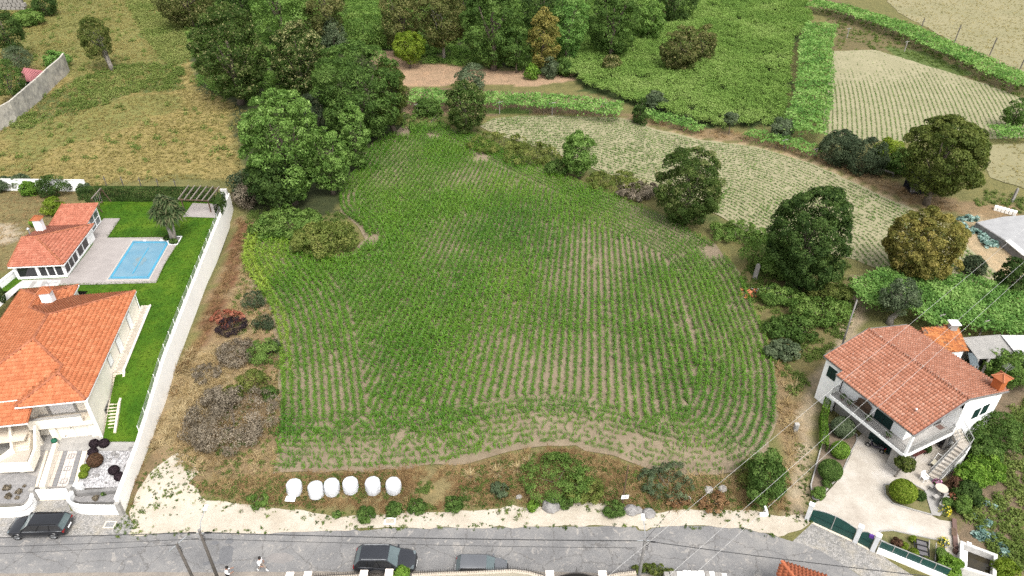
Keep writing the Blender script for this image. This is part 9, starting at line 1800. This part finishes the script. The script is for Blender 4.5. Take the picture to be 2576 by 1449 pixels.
 for nm, lb, poly, dens, lo, hi, sc in (
  ('dry_weeds', 'dead rust brown weeds along the foot of the white wall', [(604,550),(640,565),(615,620),(585,710),(520,850),(460,960),(400,1080),(350,1200),(330,1280),(318,1275),(350,1160),(430,980),(500,830),(565,680)], 6.0, 0.0, 0.55, 0.8),
  ('dry_grass', 'trampled straw coloured grass beside the dead bushes', [(400,1010),(470,880),(550,890),(560,960),(500,1090),(520,1180),(470,1190),(440,1140),(380,1140)], 6.0, 0.45, 1.0, 0.9),
  ('bank_grass', 'dry brown and straw grass on the roadside bank', [(490,1215),(700,1195),(1180,1172),(1350,1128),(1460,1134),(1600,1178),(1850,1202),(1950,1165),(1985,1200),(1985,1285),(1900,1280),(1640,1285),(1500,1258),(1290,1270),(1000,1290),(640,1268),(510,1236)], 17.0, 0.05, 0.8, 0.7),
  ('waste_grass', 'dry straw grass across the waste strip beside the maize', [(650,600),(625,650),(640,712),(690,792),(704,900),(708,1050),(696,1190),(560,1210),(480,1190),(420,1100),(470,960),(540,860),(590,740),(610,640)], 6.0, 0.3, 0.95, 0.7),
  ('corridor_grass', 'dry grass beside the earth track near the tiled house', [(1945,900),(2020,990),(2005,1100),(1990,1240),(1960,1240),(1975,1150),(1960,1040)], 5.0, 0.2, 0.95, 0.9),
  ('track_grass', 'thin dry grass along the brown bank of the strip field', [(1600,285),(1700,312),(1900,338),(2050,375),(2280,470),(2400,505),(2440,545),(2290,512),(2050,402),(1900,358),(1760,342),(1640,310)], 2.0, 0.1, 0.8, 0.8),
  ('neighbour_grass', 'short dry grass of the plot left of the pool house', [(-20,484),(210,484),(220,515),(140,545),(60,600),(20,680),(-20,690)], 5.0, 0.2, 0.8, 0.4)):
  q = pts_in(plan(poly), dens, rng); q = q[fbm(q[:,0], q[:,1], 2.4, 25) > 0.30]; n = len(q)
  scatter(nm, lb, 'grass', pz(q), sc*(0.6+0.8*rng.random(n)), np.clip(lo+(hi-lo)*(0.7*fbm(q[:,0], q[:,1], 3, 27)+0.5*rng.random(n)-0.05), 0, 1), dry, rng, 0.25)
 q = pts_in(plan(BIGF), 1.2, rng); q = q[(np.abs(q[:,0]) < 190) & (q[:,1] < 262)]; n = len(q)
 scatter('stubble', 'pale mown stubble of the large field in the corner', 'stubble', pz(q, 0.07), 0.5+0.4*rng.random(n), np.clip(0.1+0.8*fbm(q[:,0]+q[:,1]*0.4, q[:,1], 3, 4), 0, 1), grass, rng, 0.3)
 q = pts_in(plan(SIDEF), 1.2, rng); n = len(q)
 scatter('side_stubble', 'thin pale stubble of the small field behind the walnut', 'stubble', pz(q, 0.07), 0.5+0.3*rng.random(n), 0.2+0.6*rng.random(n), grass, rng, 0.3)

def verge_tufts():
 rng = np.random.default_rng(31); pr = [leaf_proto('tuft_source', np.random.default_rng(300+k), 22, (0.22,0.22,0.18), 0.11, MATS['weed_green']) for k in range(3)]; Q = []
 for pts, n, w in (([(330,1300),(420,1240),(470,1215),(520,1262),(640,1276),(850,1303),(1010,1292),(1290,1278),(1480,1268),(1600,1292),(1830,1288),(1920,1292)], 520, 0.45), ([(340,1344),(500,1337),(640,1338),(900,1330),(1288,1325),(1600,1323),(1870,1329),(1960,1350)], 150, 0.12), ([(350,1240),(400,1180),(450,1150),(480,1170),(500,1200)], 160, 0.7), ([(390,1260),(440,1230),(470,1240),(430,1290)], 60, 0.9), ([(318,1300),(330,1340),(345,1310)], 60, 0.5), ([(2000,1300),(2040,1310),(2030,1240),(2020,1120)], 120, 0.4)):
  P = np.array([tuple(survey(u,v)[:2]) for u, v in pts]); s = np.concatenate([[0], np.cumsum(np.hypot(*np.diff(P, axis=0).T))]); t = rng.random(n)*s[-1]; t = t[fbm(t, 0*t, 1.6, 4) > 0.42]
  Q.append(np.column_stack([np.interp(t,s,P[:,0]), np.interp(t,s,P[:,1])])+rng.normal(size=(len(t),2))*w)
 Q = np.vstack(Q); n = len(Q)
 scatter('verge_tufts', 'small weed tufts dotting the sandy verge and road edge', 'weeds', np.column_stack([Q, hgt(Q[:,0],Q[:,1])+0.04]), 0.4+0.9*rng.random(n)**2, np.clip(0.05+0.8*rng.random(n), 0, 1), pr, rng, 0.2)
cover(); verge_tufts()
